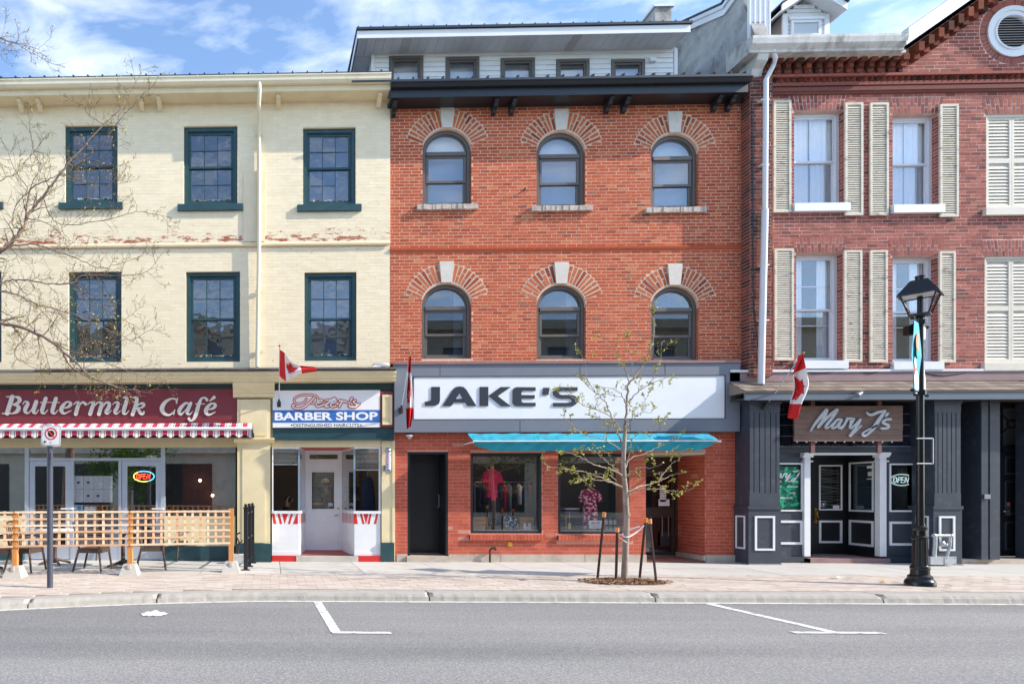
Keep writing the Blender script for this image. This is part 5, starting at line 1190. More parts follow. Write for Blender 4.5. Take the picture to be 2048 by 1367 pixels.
# --- shopfront
def vframe(parent, x0, x1, z0, z1, y, w=.04): return MB().ring(x0, x1, z0, z1, w, y - .018, y - .0005).build('panel_moulding', 'white_paint', parent)
SY = 0.05; T = ff0 + .029
def bigpilaster(px0, px1, side, grooves):
    y = -.42; x0, x1 = XX(px0, y), XX(px1, y); zm0, zm1 = ZZ((px0 + px1) / 2, 1018, y), ZZ((px0 + px1) / 2, 1011, y)
    b = MB(); b.box(x0, x1, y + .015, SY + .1, zm1, T - .08); b.box(x0 - .03, x1 + .02, y - .02, SY + .1, T - .079, T); b.box(x0 - .02, x1 + .02, y - .0, SY + .1, .025, zm0); b.box(x0 - .04, x1 + .03, y - .02, SY + .1, zm0 + .001, zm1 - .001)
    gw = (grooves[1] - grooves[0]) / 4; fx0, fx1 = XX(grooves[0], y), XX(grooves[1], y); gz0, gz1 = ZZ(px0, 985, y), ZZ(px0, 825, y)
    w = (fx1 - fx0) / 4; xs_ = [x0] + [fx0 + w * k for k in range(5)] + [x1]
    for k in range(6): b.box(xs_[k] + .008, xs_[k + 1] - .008, y, y + .0145, gz0, gz1)
    b.box(x0, x1, y, y + .0145, gz1 + .001, T - .08); b.box(x0, x1, y, y + .0145, zm1, gz0 - .001)
    p = b.build('pilaster', 'shop_black', bld)
    vframe(p, XX(grooves[0] + 1, y), XX(grooves[1] - 3, y), ZZ(1530, 1100, y), ZZ(1530, 1031, y), y)
    b = MB(); z0_, z1_ = ZZ(1530, 1098, y), ZZ(1530, 1031, y); xs2 = x0 - .02
    b.add([], []); 
    for (ya, yb, za, zb__) in ((y + .09, y + .12, z0_, z1_), (y + .33, y + .36, z0_, z1_), (y + .12, y + .33, z1_ - .03, z1_), (y + .12, y + .33, z0_, z0_ + .03)): b.box(xs2 - .015, xs2 - .0005, ya, yb, za, zb__)
    b.build('panel_moulding', 'white_paint', p)
    MB().box(x0 - .03, x1 + .03, y - .02, SY, 0, .024).build('pilaster_base', 'steel', p); return x0, x1
p1 = bigpilaster(1499, 1560, True, (1508, 1552)); p2 = bigpilaster(1869, 1922, True, (1876, 1912))
# beam, glazed transom band
tb = ZZ(1700, 905, SY)
hb = ZZ(1700, 893, SY)
MB().box(p1[1], p2[0], SY - .03, SY + .15, tb, hb).build('door_head', 'shop_black', bld)
gb = MB().box(p1[1], p2[0], SY + .06, SY + .1, hb, T).build('transom_light', 'door_black', bld)
x = p1[1]
zs3 = [hb + (T - hb) * k / 4 for k in range(5)]
while x < p2[0]:
    for (a_, b2) in zip(zs3, zs3[1:]): MB().box(x + .008, min(x + .21, p2[0]) - .008, SY + .03, SY + .058, a_ + .008, b2 - .008).build('pane', plain('dark glass block', S(34, 38, 54), .12, .2, 6, .1, 12) if 'gb' not in M else M['gb'], gb); M.setdefault('gb', bpy.data.materials['dark glass block'])
    x += .21
MB().box(p1[1], p2[0], SY + .02, SY + .029, hb, hb + .02).build('transom_sill', 'alu', gb)
lead = MB()
for zz in zs3[1:-1]: lead.box(p1[1], p2[0], SY + .031, SY + .062, zz - .007, zz + .007)
lead.build('lead_bar', plain('grey lead bar', S(120, 124, 134), .5, .1, 4, .05), gb)
# doors recess
DY = .9; xd0, xd1 = XX(1623, DY), XX(1693, DY); cl0, cl1 = XX(1609, SY - .06), XX(1621, SY - .06); cr0, cr1 = XX(1752, SY - .06), XX(1773, SY - .06)
def whitecol(x0, x1):
    y0, y1 = SY - .06, SY + .06; b = MB(); b.box(x0, x1, y0, y1, .14, tb - .20); b.box(x0 - .03, x1 + .03, y0 - .03, y1, tb - .199, tb - .17); b.box(x0 - .0, x1 + .0, y0 - .0, y1, tb - .169, tb - .10)
    b.prism_yz([(y1, tb - .099), (y0 - .01, tb - .099), (y0 - .06, tb - .03), (y0 - .06, tb), (y1, tb)], x0 - .045, x1 + .045); return b.build('column', 'white_paint', bld)
whitecol(cl0, cl1); whitecol(XX(1760, SY - .06), cr1)
MB().box(cl1 + .05, XX(1758, SY), SY - .05, SY + .01, tb - .05, tb - .001).build('door_head', 'white_paint', bld)
b = MB(); b.box(cl0, cr1, SY + .06, DY, tb - .001, tb + .05); b.build('entry_ceiling', 'white_paint', bld)
def shopdoor(name, x0, x1, y, z0, z1, wz0, pz0, pz1, wtop, parent=bld, m=.24):
    b = MB(); wx0, wx1 = x0 + m * (x1 - x0), x1 - .17 * (x1 - x0); wall(b, x0, x1, z0, z1, [(wx0, wx1, wz0, wtop)], y, y + .05); d = b.build(name, 'door_black', parent)
    MB().ring(wx0 - .03, wx1 + .03, wz0 - .03, wtop + .03, .03, y - .018, y - .001).build('window_moulding', 'white_paint', d)
    MB().ring(wx0 - .03, wx1 + .03, pz0, pz1, .045, y - .018, y - .001).build('panel_moulding', 'white_paint', d)
    glaze(d, wx0, wx1, wz0, wtop, y + .03, 'glass_dark'); return d, (wx0, wx1)
zf = ZZ(1658, 1108, DY); dw0, dw1 = ZZ(1658, 1017, DY), ZZ(1658, 932, DY); pp0, pp1 = ZZ(1658, 1085, DY), ZZ(1658, 1040, DY)
b = MB(); b.box(cl0 + .02, xd0, DY - .02, DY + .1, zf, tb); b.box(xd0, xd1, DY + .0, DY + .1, ZZ(1658, 917, DY), tb); b.build('door_frame', 'door_black', bld)
d, wx = shopdoor('door', xd0 + .004, xd1 - .004, DY, zf + .015, ZZ(1658, 918, DY), dw0, pp0, pp1, dw1)
MB().box(xd0, xd1, DY - .03, DY - .002, zf, zf + .012).build('threshold', 'steel', d)
b = MB(); gx_ = xd0 + .09
for k in range(20):
    z = dw0 + .05 + (dw1 - dw0 - .1) * k / 19; s_ = R.uniform(-.07, .07); cz = R.uniform(-.05, .03)
    pts = [(wx[0] + (wx[1] - wx[0]) * t, DY + .02, min(max(z + s_ * (t - .5) + cz * (1 - (2 * t - 1) ** 2), dw0 + .01), dw1 - .01)) for t in [i / 8 for i in range(9)]]
    b.tube(pts, .0016, 4)
b.build('etched_lines', 'keystone', d); MB().box(wx[0], wx[1], DY + .2, DY + .21, dw0, dw1).build('blind', plain('sage blind', S(132, 146, 138), .8, .08, 2, .02), d)  # grey-green panel added behind the glass so the dark pane looks lighter
b = MB(); b.tube([(gx_, DY, dw0 - .04), (gx_, DY - .05, dw0 - .06), (gx_, DY - .06, dw0 - .2), (gx_, DY, dw0 - .25)], .018, 8); b.build('door_handle', 'brass', d, smooth=True); MB().box(gx_ - .03, gx_ + .03, DY - .012, DY - .001, dw0 - .32, dw0 + .02).build('handle_plate', 'brass', d)
sx_, sz_ = wx[0] + .09, dw0 + .11
MB().prism([(sx_ - .06, sz_ + .07), (sx_ + .06, sz_ + .07), (sx_ + .06, sz_ - .02), (sx_, sz_ - .08), (sx_ - .06, sz_ - .02)], DY + .018, DY + .021).build('shield_sticker', 'white_print', d)
MB().prism([(sx_ - .052, sz_ + .062), (sx_ + .052, sz_ + .062), (sx_ + .052, sz_ - .016), (sx_, sz_ - .07), (sx_ - .052, sz_ - .016)], DY + .014, DY + .017).build('shield_sticker', 'black_print', d)
MB().prism([(sx_ - .03, sz_ + .02), (sx_ + .03, sz_ + .02), (sx_, sz_ - .045)], DY + .010, DY + .013).build('shield_sticker', 'white_print', d)
MB().box(wx[1] - .15, wx[1] - .01, DY + .016, DY + .02, dw0 + .0, dw0 + .08).build('sticker', 'white_print', d)
# angled return with second door leaf: built flat and then turned about its hinge
Lr = math.hypot(XX(1756, SY) - xd1, DY - SY); ang = -math.atan2(DY - SY, XX(1756, SY) - xd1)
ret = bpy.data.objects.new('side_door', None)
m2 = MB(); wall(m2, 0, Lr, zf + .01, tb, [(.12 * Lr, .86 * Lr, dw0 - .02, dw1 + .05)], 0, .05); me_ = m2.build('side_door', 'door_black', bld); 
def turn(ob, ox, oy, a, local):    # place a mesh built along +x at a hinge point
    ob.rotation_euler = (0, 0, a); v = Vector((local[0] * math.cos(a) - local[1] * math.sin(a), local[0] * math.sin(a) + local[1] * math.cos(a)))
    return v
o0 = WO[me_.name].copy(); v = turn(me_, 0, 0, ang, (o0.x, o0.y)); me_.location = Vector((xd1 + v.x, DY + v.y, o0.z)) - WO[bld.name]
def onret(mb, name, mat): 
    ob = mb.build(name, mat, None); o = WO[ob.name]; ob.parent = me_; ob.location = (o.x - o0.x, o.y - o0.y, o.z - o0.z); return ob
onret(MB().ring(.10 * Lr, .88 * Lr, dw0 - .05, dw1 + .08, .035, -.018, -.001), 'window_moulding', 'white_paint')
onret(MB().ring(.10 * Lr, .88 * Lr, pp0 - .03, pp1 + .02, .05, -.018, -.001), 'panel_moulding', 'white_paint')
onret(MB().box(.12 * Lr, .86 * Lr, .03, .035, dw0 - .02, dw1 + .05), 'pane', 'glass_dark')
onret(MB().box(.12 * Lr, .86 * Lr, .10, .11, dw0 - .02, dw1 + .05), 'blind', plain('sea grey blind', S(126, 146, 150), .8, .05, 3, .02))
onret(MB().box(.60 * Lr, .85 * Lr, .022, .026, dw1 - .38, dw1 + .02), 'poster', 'black_print')
onret(MB().box(.63 * Lr, .82 * Lr, .017, .0215, dw1 - .07, dw1 - .01), 'poster_print', 'white_print')
onret(MB().prism([(.66 * Lr + .1 * Lr * math.cos(a_) * .7 + .06 * Lr, dw1 - .19 + .055 * math.sin(a_)) for a_ in [k * math.pi / 5 for k in range(10)]], .017, .0215), 'poster_print', 'letter_grey')
onret(MB().box(.63 * Lr, .82 * Lr, .017, .0215, dw1 - .31, dw1 - .29), 'poster_print', 'white_print')
# floor of the recess
b = MB(); b.add([(cl1 - .05, SY - .12, .10), (XX(1770, SY), SY - .12, .10), (XX(1765, SY), DY + .1, zf), (cl1 - .05, DY + .1, zf), (cl1 - .05, SY - .12, 0), (XX(1770, SY), SY - .12, 0)], [(0, 1, 2, 3), (4, 5, 1, 0)]); b.build('entry_floor', plain('mauve stone floor', S(150, 120, 118), .8, .15, 5, .4, 40), bld)
# side bays
def bay(x0, x1, wx0, wx1, wz0, wz1, fz0, fz1, fx0=None, fx1=None):
    b = MB(); wall(b, x0, x1, .12, tb, [(wx0, wx1, wz0, wz1)], SY, SY + .08); b.box(x0, x1, SY - .05, SY - .001, .02, .13); d = b.build('shopfront_panel', 'shop_black', bld)
    MB().ring(wx0 - .035, wx1 + .035, wz0 - .03, wz1 + .03, .033, SY - .02, SY - .001).build('window_moulding', 'white_paint', d)
    MB().ring(fx0 or wx0 - .035, fx1 or wx1 + .035, fz0, fz1, .05, SY - .02, SY - .001).build('panel_moulding', 'white_paint', d)
    glaze(d, wx0, wx1, wz0, wz1, SY + .05, 'glass_dark'); return d
q = RR(1545, 928, 1601, 1019, SY); bayL = bay(p1[1], cl0, q[0], q[1], q[2], q[3], ZZ(1590, 1088, SY), ZZ(1590, 1040, SY))
q = RR(1781, 929, 1852, 1020, SY); bayR = bay(cr1, p2[0], q[0], q[1], q[2], q[3], ZZ(1800, 1090, SY), ZZ(1800, 1042, SY)); QR = q
bx = MB(); bx.box(p1[1], p2[0], 3.5, 3.55, 0, 3.2); bx.box(p1[1], p1[1] + .04, .14, 3.5, 0, 3.2); bx.box(p2[0] - .04, p2[0], .14, 3.5, 0, 3.2); bx.build('shop_wall', 'interior', bld)
# right-hand dark doorways
RY = .35; y0 = SY
b = MB(); b.box(p2[1], XX(1958, RY), RY, RY + .1, .1, T); b.build('side_wall', 'door_black', bld)
def paneldoor(x0, x1, y, z0, z1):
    b = MB(); b.box(x0, x1, y, y + .05, z0, z1); w = (x1 - x0); d = b.build('door', 'door_black', bld)
    for (u, v) in ((.1, .46), (.54, .9)):
        for (s, t) in ((.06, .33), (.40, .72), (.78, .95)):
            MB().ring(x0 + u * w, x0 + v * w, z0 + s * (z1 - z0), z0 + t * (z1 - z0), .03, y - .015, y - .001).build('door_panel', 'shop_black', d)
    return d
tz = ZZ(2010, 902, RY)
d = paneldoor(XX(1924, RY - .02), XX(1962, RY - .02), RY - .06, .1, tz); b = MB(); b.ball((XX(1930, RY), RY - .09, ZZ(1930, 1020, RY)), .03); b.build('door_knob', 'brass', d, smooth=True)
d = paneldoor(XX(2001, RY), XX(2078, RY), RY, .12, tz)
b = MB(); kx = XX(2010, RY); b.tube([(kx, RY, 1.1), (kx, RY - .06, 1.1), (kx - .1, RY - .06, 1.1)], .015, 8); b.build('door_handle', 'steel', d, smooth=True); MB().box(kx - .0, kx + .09, RY - .02, RY - .002, 1.0, 1.3).build('lock_plate', 'steel', d)
MB().box(kx + .02, kx + .08, RY - .025, RY - .021, 1.22, 1.29).build('sticker', 'floor_red', d)
b = MB(); b.box(XX(1960, -.2), XX(2000, -.2), -.2, RY + .1, .1, T); b.box(XX(1963, -.22), XX(1976, -.22), -.22, -.201, .1, T); b.box(XX(1980, -.22), XX(1998, -.22), -.22, -.201, .1, T); pf = b.build('door_post', 'shop_black', bld)
MB().box(XX(1968, -.25), XX(1980, -.25), -.26, -.221, ZZ(1974, 997, -.25), ZZ(1974, 988, -.25)).build('intercom', 'steel', pf)
q = RR(2003, 814, 2044, 889, RY); b = MB(); wall(b, XX(2001, RY), XX(2078, RY), tz, T, [q], RY - .03, RY + .05); b.box(XX(2001, RY), XX(2078, RY), RY - .06, RY - .031, tz, tz + .06); tr = b.build('transom', 'door_black', bld)
glaze(tr, *q, RY + .01, 'glass')
MB().box(q[0] - .1, q[1] + .3, RY + .3, RY + .31, q[2], q[3]).build('blind', 'blind_pale', tr)
c = ((q[0] + q[1]) / 2 - .02, (q[2] + q[3]) / 2 + .05); b = MB()
for k in range(16):
    a0, a1 = k * math.pi / 8, (k + 1) * math.pi / 8
    for (r0, r1) in ((.075, .1),): b.prism([(c[0] + r * math.cos(a), c[1] + r * math.sin(a)) for r, a in ((r0, a0), (r1, a0), (r1, a1), (r0, a1))], RY - .02, RY)
for k in range(4):
    a_ = math.pi / 4 + k * math.pi / 2; b.prism([(c[0] + r * math.cos(a_) + s * math.sin(a_), c[1] + r * math.sin(a_) - s * math.cos(a_)) for r, s in ((.1, -.012), (.52, -.012), (.52, .012), (.1, .012))], RY - .02, RY)
b.build('tracery', 'door_black', tr)
b = MB(); b.box(XX(2075, -.2), BX1, -.1, .2, 0, T); b.build('shopfront_wall', 'shop_black', bld)
b = MB(); b.box(p2[1], XX(2078), -.12, RY + .1, 0, .1); b.build('door_step', 'base_concrete', bld)
# ================================================================== SIGNS AND AWNINGS
def glyph(parent, name, strokes, k, ox, oy, Y, mat, depth=.012, smooth_n=6, wk=1.0, lift=0.0):
    b = MB()
    for i, s in enumerate(strokes):
        pts = []
        for (x, y, w) in s:
            X_, Z_ = W(ox + x / k, oy + y / k, Y); pts.append((X_, Z_, w / k * (Y + DIST) / FPX * wk))
        j = .0011 * i; ribbon(b, pts, Y - depth - lift - j, Y - lift, smooth_n)
    return b.build(name, mat, parent)
# cafe sign
cs = thing('cafe_sign', (XX(235, -.13), -.11, ZZ(235, 850, -.13)), 'maroon sign board with raised pale letters reading Buttermilk Café', 'sign')
q = RR(-60, 778, 474, 874, -.13); q = (CX0 + .5, q[1], q[2], q[3]); MB().box(q[0], q[1], -.13, -.101, q[2], q[3]).build('board', 'maroon', cs)
K1 = 7.585; GZ = -.135
letters = {
 'B': [[(190,175,68),(112,425,68)], [(100,174,14),(252,172,16)], [(40,429,14),(220,428,16)], [(230,176,18),(288,192,50),(303,228,56),(268,272,40),(190,294,16)], [(200,298,14),(268,312,45),(288,352,64),(258,400,52),(200,426,16)]],
 'u': [[(348,288,12),(374,252,18),(412,252,34),(424,285,54),(390,350,60),(388,400,50),(425,424,24),(470,385,16),(515,310,12)], [(553,250,60),(515,370,60),(518,412,46),(552,424,20),(588,372,12)]],
 't': [[(697,200,58),(644,370,60),(650,412,48),(682,424,22),(727,374,12)], [(615,262,13),(755,258,13)]],
 't2': [[(852,202,58),(800,372,60),(806,414,48),(838,426,22),(884,376,12)], [(772,262,13),(907,262,13)]],
 'e': [[(970,348,16),(1045,325,38),(1074,282,52),(1050,252,26),(995,268,36),(942,335,58),(936,392,58),(982,426,30),(1082,384,12)]],
 'r': [[(1120,290,12),(1152,262,20),(1196,268,46),(1180,330,58),(1152,436,58)], [(1206,305,14),(1256,258,28),(1302,286,46)]],
 'm': [[(1332,290,12),(1372,262,20),(1420,268,40),(1400,340,58),(1368,436,58)], [(1425,325,14),(1486,264,28),(1546,280,52),(1532,340,56),(1502,438,58)], [(1566,325,14),(1608,266,28),(1660,276,48),(1648,345,56),(1612,405,54),(1640,430,22),(1690,384,12)]],
 'i': [[(1712,290,12),(1750,262,20),(1796,268,40),(1778,340,56),(1746,402,54),(1775,432,22),(1828,384,12)], [(1815,204,58),(1816,205,58)]],
 'l': [[(1872,188,16),(1925,196,48),(1906,290,58),(1876,404,56),(1908,436,22),(1958,386,12)]],
 'k': [[(2016,188,16),(2078,200,52),(2052,330,56),(2012,445,56)], [(2050,350,14),(2122,282,24),(2180,288,52),(2164,330,30),(2068,356,14)], [(2090,352,46),(2136,425,48),(2172,434,30),(2186,404,32)]],
 'C': [[(2678,272,22),(2676,222,24),(2606,204,24),(2510,255,50),(2458,345,68),(2486,420,54),(2570,452,26),(2650,388,16)], [(2696,198,14),(2678,268,18)], [(2654,374,16),(2636,440,18)]],
 'a': [[(2866,284,24),(2820,272,34),(2752,330,52),(2718,398,56),(2746,440,38),(2812,382,16),(2856,312,14)], [(2896,272,46),(2850,378,56),(2842,424,44),(2880,440,20),(2922,398,12)]],
 'f': [[(3142,224,44),(3112,192,28),(3058,204,30),(3018,290,54),(2974,436,58),(2936,516,40),(2890,540,26),(2868,506,44)], [(2966,283,13),(3106,283,13)]],
 'e2': [[(3162,370,16),(3238,346,38),(3266,304,50),(3242,276,26),(3186,292,36),(3132,358,58),(3128,414,58),(3174,448,30),(3270,406,12)], [(3184,238,16),(3250,184,50)]]}
names = {'t2': 't', 'e2': 'é'}
for kx, st in letters.items(): glyph(cs, 'letter', st, K1, 0, 770, -.131, 'letter_grey', .02, 6)
# striped awning of the cafe
aw = thing('striped_awning', (XX(240, -.4), -.3, ZZ(240, 878, -.4)), 'maroon and white striped awning rolled in under the cafe sign', 'awning')
AY = -.48; ax1 = XX(503, AY); a0, a1, a2 = ZZ(250, 849, AY), ZZ(250, 857, AY), ZZ(250, 875, AY)
b = MB(); b.add([(CX0 + .5, -.2, a0 + .06), (ax1, -.2, a0 + .06), (ax1, AY + .01, a0 - .06), (CX0 + .5, AY + .01, a0 - .06)], [(3, 2, 1, 0)]); b.build('awning_cover', 'stripe', aw)
b = MB(); x = CX0 + .5; per = STRIPE; n = int((ax1 - x) / (per / 12)); prev = None
for i in range(n + 1):
    u = x + (ax1 - x) * i / n; ph = u / per - .28
    zb = a2 + .028 - .03 * math.cos(2 * math.pi * ph); yy = AY - .012 + .012 * math.sin(u * 9)
    if prev: b.quad((prev[0], prev[2], prev[1]), (u, yy, zb), (u, AY, a1 - .01), (prev[0], AY, a1 - .01))
    prev = (u, zb, yy)
b.build('valance', 'stripe', aw, smooth=True)
b = MB(); b.tube([(CX0 + .5, AY - .01, a1 - .005), (ax1 + .02, AY - .01, a1 - .005)], .036, 10); b.build('front_bar', 'white_metal', aw, smooth=50)
MB().box(CX0 + .5, ax1 + .05, -.34, -.18, a2 + .02, a2 + .11).build('awning_case', 'dark_frame', aw); MB().box(ax1 + .0, ax1 + .03, AY - .03, -.2, a2 + .03, a1 + .03).build('end_cap', 'dark_frame', aw)
# barber sign
bs = thing('barber_shop_sign', (XX(653, -.13), -.12, ZZ(653, 855, -.13)), "white and blue sign board reading Peter's Barber Shop", 'sign')
q = RR(545.5, 780, 760, 854, -.15); MB().box(q[0], q[1], -.15, -.101, q[2], q[3]).build('board', 'white_print', bs)
q2 = RR(545.5, 819.5, 760, 844.5, -.151); MB().box(q2[0], q2[1], -.153, -.1503, q2[2], q2[3]).build('blue_band', 'blue_print', bs)
K2 = 7.877
tq = RR(549.5, 823.5, 755.5, 840, -.154); text('lettering', 'BARBER SHOP', tq[0], tq[1], tq[2], tq[3], -.1555, 'white_print', bs, depth=.001, bold=.035)
tq = RR(587, 846.5, 718.5, 853, -.152); text('lettering', 'DISTINGUISHED HAIRCUTS', tq[0], tq[1], tq[2], tq[3], -.1525, 'black_print', bs, depth=.001, bold=.0)
for px in (583.5, 722): X_, Z_ = W(px, 849.7, -.152); MB().prism([(X_ + .018 * math.cos(t), Z_ + .018 * math.sin(t)) for t in [k * math.pi / 5 for k in range(10)]], -.153, -.151).build('dot', 'black_print', bs)
P = [[(612,212),(585,262),(500,292),(430,268),(432,205),(530,158),(690,152),(785,188),(778,262),(690,288)], [(738,192),(650,285),(560,352),(470,368),(402,345),(404,312),(430,312)],
     [(768,292),(845,262),(856,232),(812,242),(768,300),(792,334),(852,318),(890,296)], [(1050,205),(962,272),(904,326),(952,334)], [(912,240),(1076,218)],
     [(1004,292),(1066,266),(1078,240),(1040,242),(992,300),(1012,336),(1076,326)], [(1132,248),(1172,248),(1130,334)], [(1142,302),(1190,252),(1248,266)], [(1332,204),(1308,242)], [(1382,242),(1350,262),(1408,308),(1378,342),(1290,334),(1292,312)], [(1380,340),(1446,298)]]
wd = [26, 34, 34, 40, 30, 34, 38, 34, 36, 36, 28]
glyph(bs, 'script_outline', [[(x, y, w_ + 20) for x, y in s] for s, w_ in zip(P, wd)], K2, 535, 770, -.1505, 'orange_print', .001, 5)
glyph(bs, 'script_letter', [[(x, y, max(w_ - 14, 10)) for x, y in s] for s, w_ in zip(P, wd)], K2, 535, 770, -.1505, 'white_print', .014, 5)
q = RR(760.5, 782, 787, 854, -.15); MB().box(q[0], q[1], -.14, -.101, q[2], q[3]).build('end_panel', 'maroon', bs)
q = RR(764.5, 789, 784, 849, -.15); MB().ring(q[0], q[1], q[2], q[3], .05, -.17, -.141).build('end_frame', 'yellow_trim', bs); MB().box(q[0] + .05, q[1] - .05, -.145, -.1405, q[2] + .05, q[3] - .05).build('end_panel', 'yellow_trim', bs)
# clothes shop sign: grey cladding box and lettering
js = thing('storefront_sign', (XX(1134, -.2), -.1, ZZ(1134, 863, -.2)), "long white sign in grey cladding reading JAKE'S", 'sign')
JY = -.2; s0, s1, s2 = ZZ(1134, 863, JY), ZZ(1134, 727, JY), None; sx0, sx1 = XX(789, JY), XX(1480, JY)
wq = RR(827, 752, 1450, 837, JY); b = MB(); wall(b, sx0, sx1, s0, s1, [wq], JY, -.001); b.build('cladding', 'grey_clad', js)
MB().box(sx0, sx1 + .0, JY - .03, -.001, s1 + .001, s1 + .05).build('cladding_cap', 'mauve', js)
b = MB(); b.ring(wq[0] - .008, wq[1] + .008, wq[2] - .008, wq[3] + .012, .014, JY - .006, JY - .0005, .01); b.build('sign_frame', 'dark_frame', js)
for px in (880, 1160, 1330): MB().box(XX(px, JY), XX(px, JY) + .006, JY - .003, JY - .0005, wq[3] + .03, s1 - .01).build('cladding_seam', 'dark_frame', js)
for px in (1040, 1260): MB().box(XX(px, JY), XX(px, JY) + .006, JY - .003, JY - .0005, s0 + .01, wq[2] - .03).build('cladding_seam', 'dark_frame', js)
MB().box(wq[0] + .001, wq[1] - .001, JY + .012, JY + .05, wq[2] + .001, wq[3] - .001).build('sign_face', 'sign_white', js)
K3 = 5.851; FY = JY + .012
G = {'J': [[(190,195),(290,195),(290,360),(275,395),(235,415),(115,415),(115,368),(165,362),(188,350)]],
 'A': [[(320,418),(440,230),(475,197),(520,190),(520,262),(478,335),(520,335),(520,378),(450,378),(425,418)], [(520,190),(565,197),(600,230),(715,418),(612,418),(590,378),(520,378),(520,335),(557,335),(520,262)]],
 'K': [[(755,195),(855,195),(855,418),(755,418)], [(858,300),(1000,197),(1118,197),(965,303),(1118,420),(1010,420)]],
 'E': [[(1140,240),(1158,208),(1190,198),(1408,200),(1408,240),(1262,240),(1244,252),(1240,290),(1398,292),(1398,330),(1240,330),(1244,368),(1262,380),(1408,380),(1408,420),(1190,420),(1155,408),(1140,380)]],
 "'": [[(1500,205),(1575,205),(1558,288),(1487,288)]]}
def at3(x, y): return W(830 + x / K3, 740 + y / K3, FY)
for kx, polys in G.items():
    b = MB()
    for p in polys: b.prism([at3(x, y) for x, y in p], FY - .018, FY - .003)
    b.build('letter', 'sign_ink', js)
b = MB(); q_ = []; 
for (x, y, w_) in [(1898,220,42),(1760,220,42),(1690,222,46),(1648,248,58),(1652,282,60),(1700,309,44),(1800,311,44),(1855,328,58),(1868,358,64),(1838,394,50),(1770,402,42),(1615,402,42)]:
    X_, Z_ = at3(x, y); q_.append((X_, Z_, w_ / K3 * (FY + DIST) / FPX))
ribbon(b, q_, FY - .018, FY - .003, 5, rnd=False); b.build('letter', 'sign_ink', js)
# turquoise awning, folded in
ta = thing('turquoise_awning', (XX(1190, -.4), -.3, ZZ(1190, 898, -.5)), 'turquoise fabric awning with white front bar, rolled in over the shop windows', 'awning')
TY0, TY1 = -.22, -.58; tx0, tx1 = XX(948, TY1), XX(1438, TY1); t0, t1, t2 = ZZ(1190, 867, TY0), ZZ(1190, 881, TY1), ZZ(1190, 898, TY1)
def cloth(name, f, nu, nv, parent, mat, th=None):
    b = MB(); g = [[f(i / nu, j / nv) for i in range(nu + 1)] for j in range(nv + 1)]
    for j in range(nv):
        for i in range(nu): b.quad(g[j][i], g[j][i + 1], g[j + 1][i + 1], g[j + 1][i])
    me = b.build(name, mat, parent, smooth=True); return me
def wob(u, s=0): return .65 * (.012 * math.sin(u * 70 + s) + .010 * mnoise.noise(Vector((u * 34, s, 0))) + .008 * mnoise.noise(Vector((u * 120, s * 2, 1))))
cloth('awning_cover', lambda u, v: (tx0 + (tx1 - tx0) * (u if v > .1 else .01 + .98 * u) - (.05 * math.sin(v * 3)), TY0 + (TY1 - TY0) * v - wob(u, v * 3) * v * 1.2, t0 + (t1 - t0) * v + .05 * math.sin(math.pi * v) + wob(u + v * .06, v * 4) * 1.3), 240, 10, ta, 'teal_cloth')
def dropf(u, v):
    edge = min(u / .09, (1 - u) / .07, 1); dep = (t1 - t2) * (edge ** .6 if edge > 0 else 0) + .012
    return (tx0 + (tx1 - tx0) * u, TY1 + .02 + wob(u * 1.3 + v * .05, 7 + v) * 1.5 + .10 * v, t1 - .01 - dep * v + wob(u, 3) * .5 * v)
cloth('awning_drop', dropf, 240, 8, ta, 'teal_cloth')
b = MB(); b.tube([(tx0 - .02, TY1 - .008, t1 - .005), (tx1 + .04, TY1 - .008, t1 - .005)], .014, 8); b.build('front_bar', 'white_metal', ta, smooth=50)
b = MB(); b.tube([(tx0 - .03, TY0 - .02, t0 - .03), (tx1, TY0 - .02, t0 - .03)], .035, 8); b.build('roller', 'steel', ta)
for x in (tx0 - .02, tx1 + .02): MB().box(x - .02, x + .02, TY1, -.001, t1 - .035, t1 - .01).build('arm', 'white_metal', ta)
# dispensary wooden sign
ms = thing('wooden_shop_sign', (XX(1698, -.3), -.3, ZZ(1698, 882, -.3)), "weathered plank sign with silver script reading Mary J's", 'sign')
MY = -.32; q = RR(1589, 811, 1805.5, 882, MY); n = 6
for k in range(n):
    z0 = q[2] + (q[3] - q[2]) * k / n; MB().box(q[0] + R.uniform(-.004, .004), q[1] + R.uniform(-.004, .004), MY + R.uniform(-.003, .003), MY + .035, z0 + .002, z0 + (q[3] - q[2]) / n - .002).build('plank', 'wood', ms)
for px in (1629, 1763): MB().box(XX(px - 4, MY), XX(px + 4, MY), MY + .036, MY + .09, ZZ(px, 905, MY), ff0 + .03).build('sign_post', plain('maroon post paint', S(112, 76, 76), .6, .08, 4, .1) if px == 1629 else bpy.data.materials['maroon post paint'], ms)
for k in range(11):
    b = MB(); X_, Z_ = W(1595.5 + 19.0 * k, 882.5, MY); b.ball((X_, MY + .02, Z_ - .005), .016, n=8, m=6); b.build('bulb', 'letter_grey', ms)
K4 = 8.533
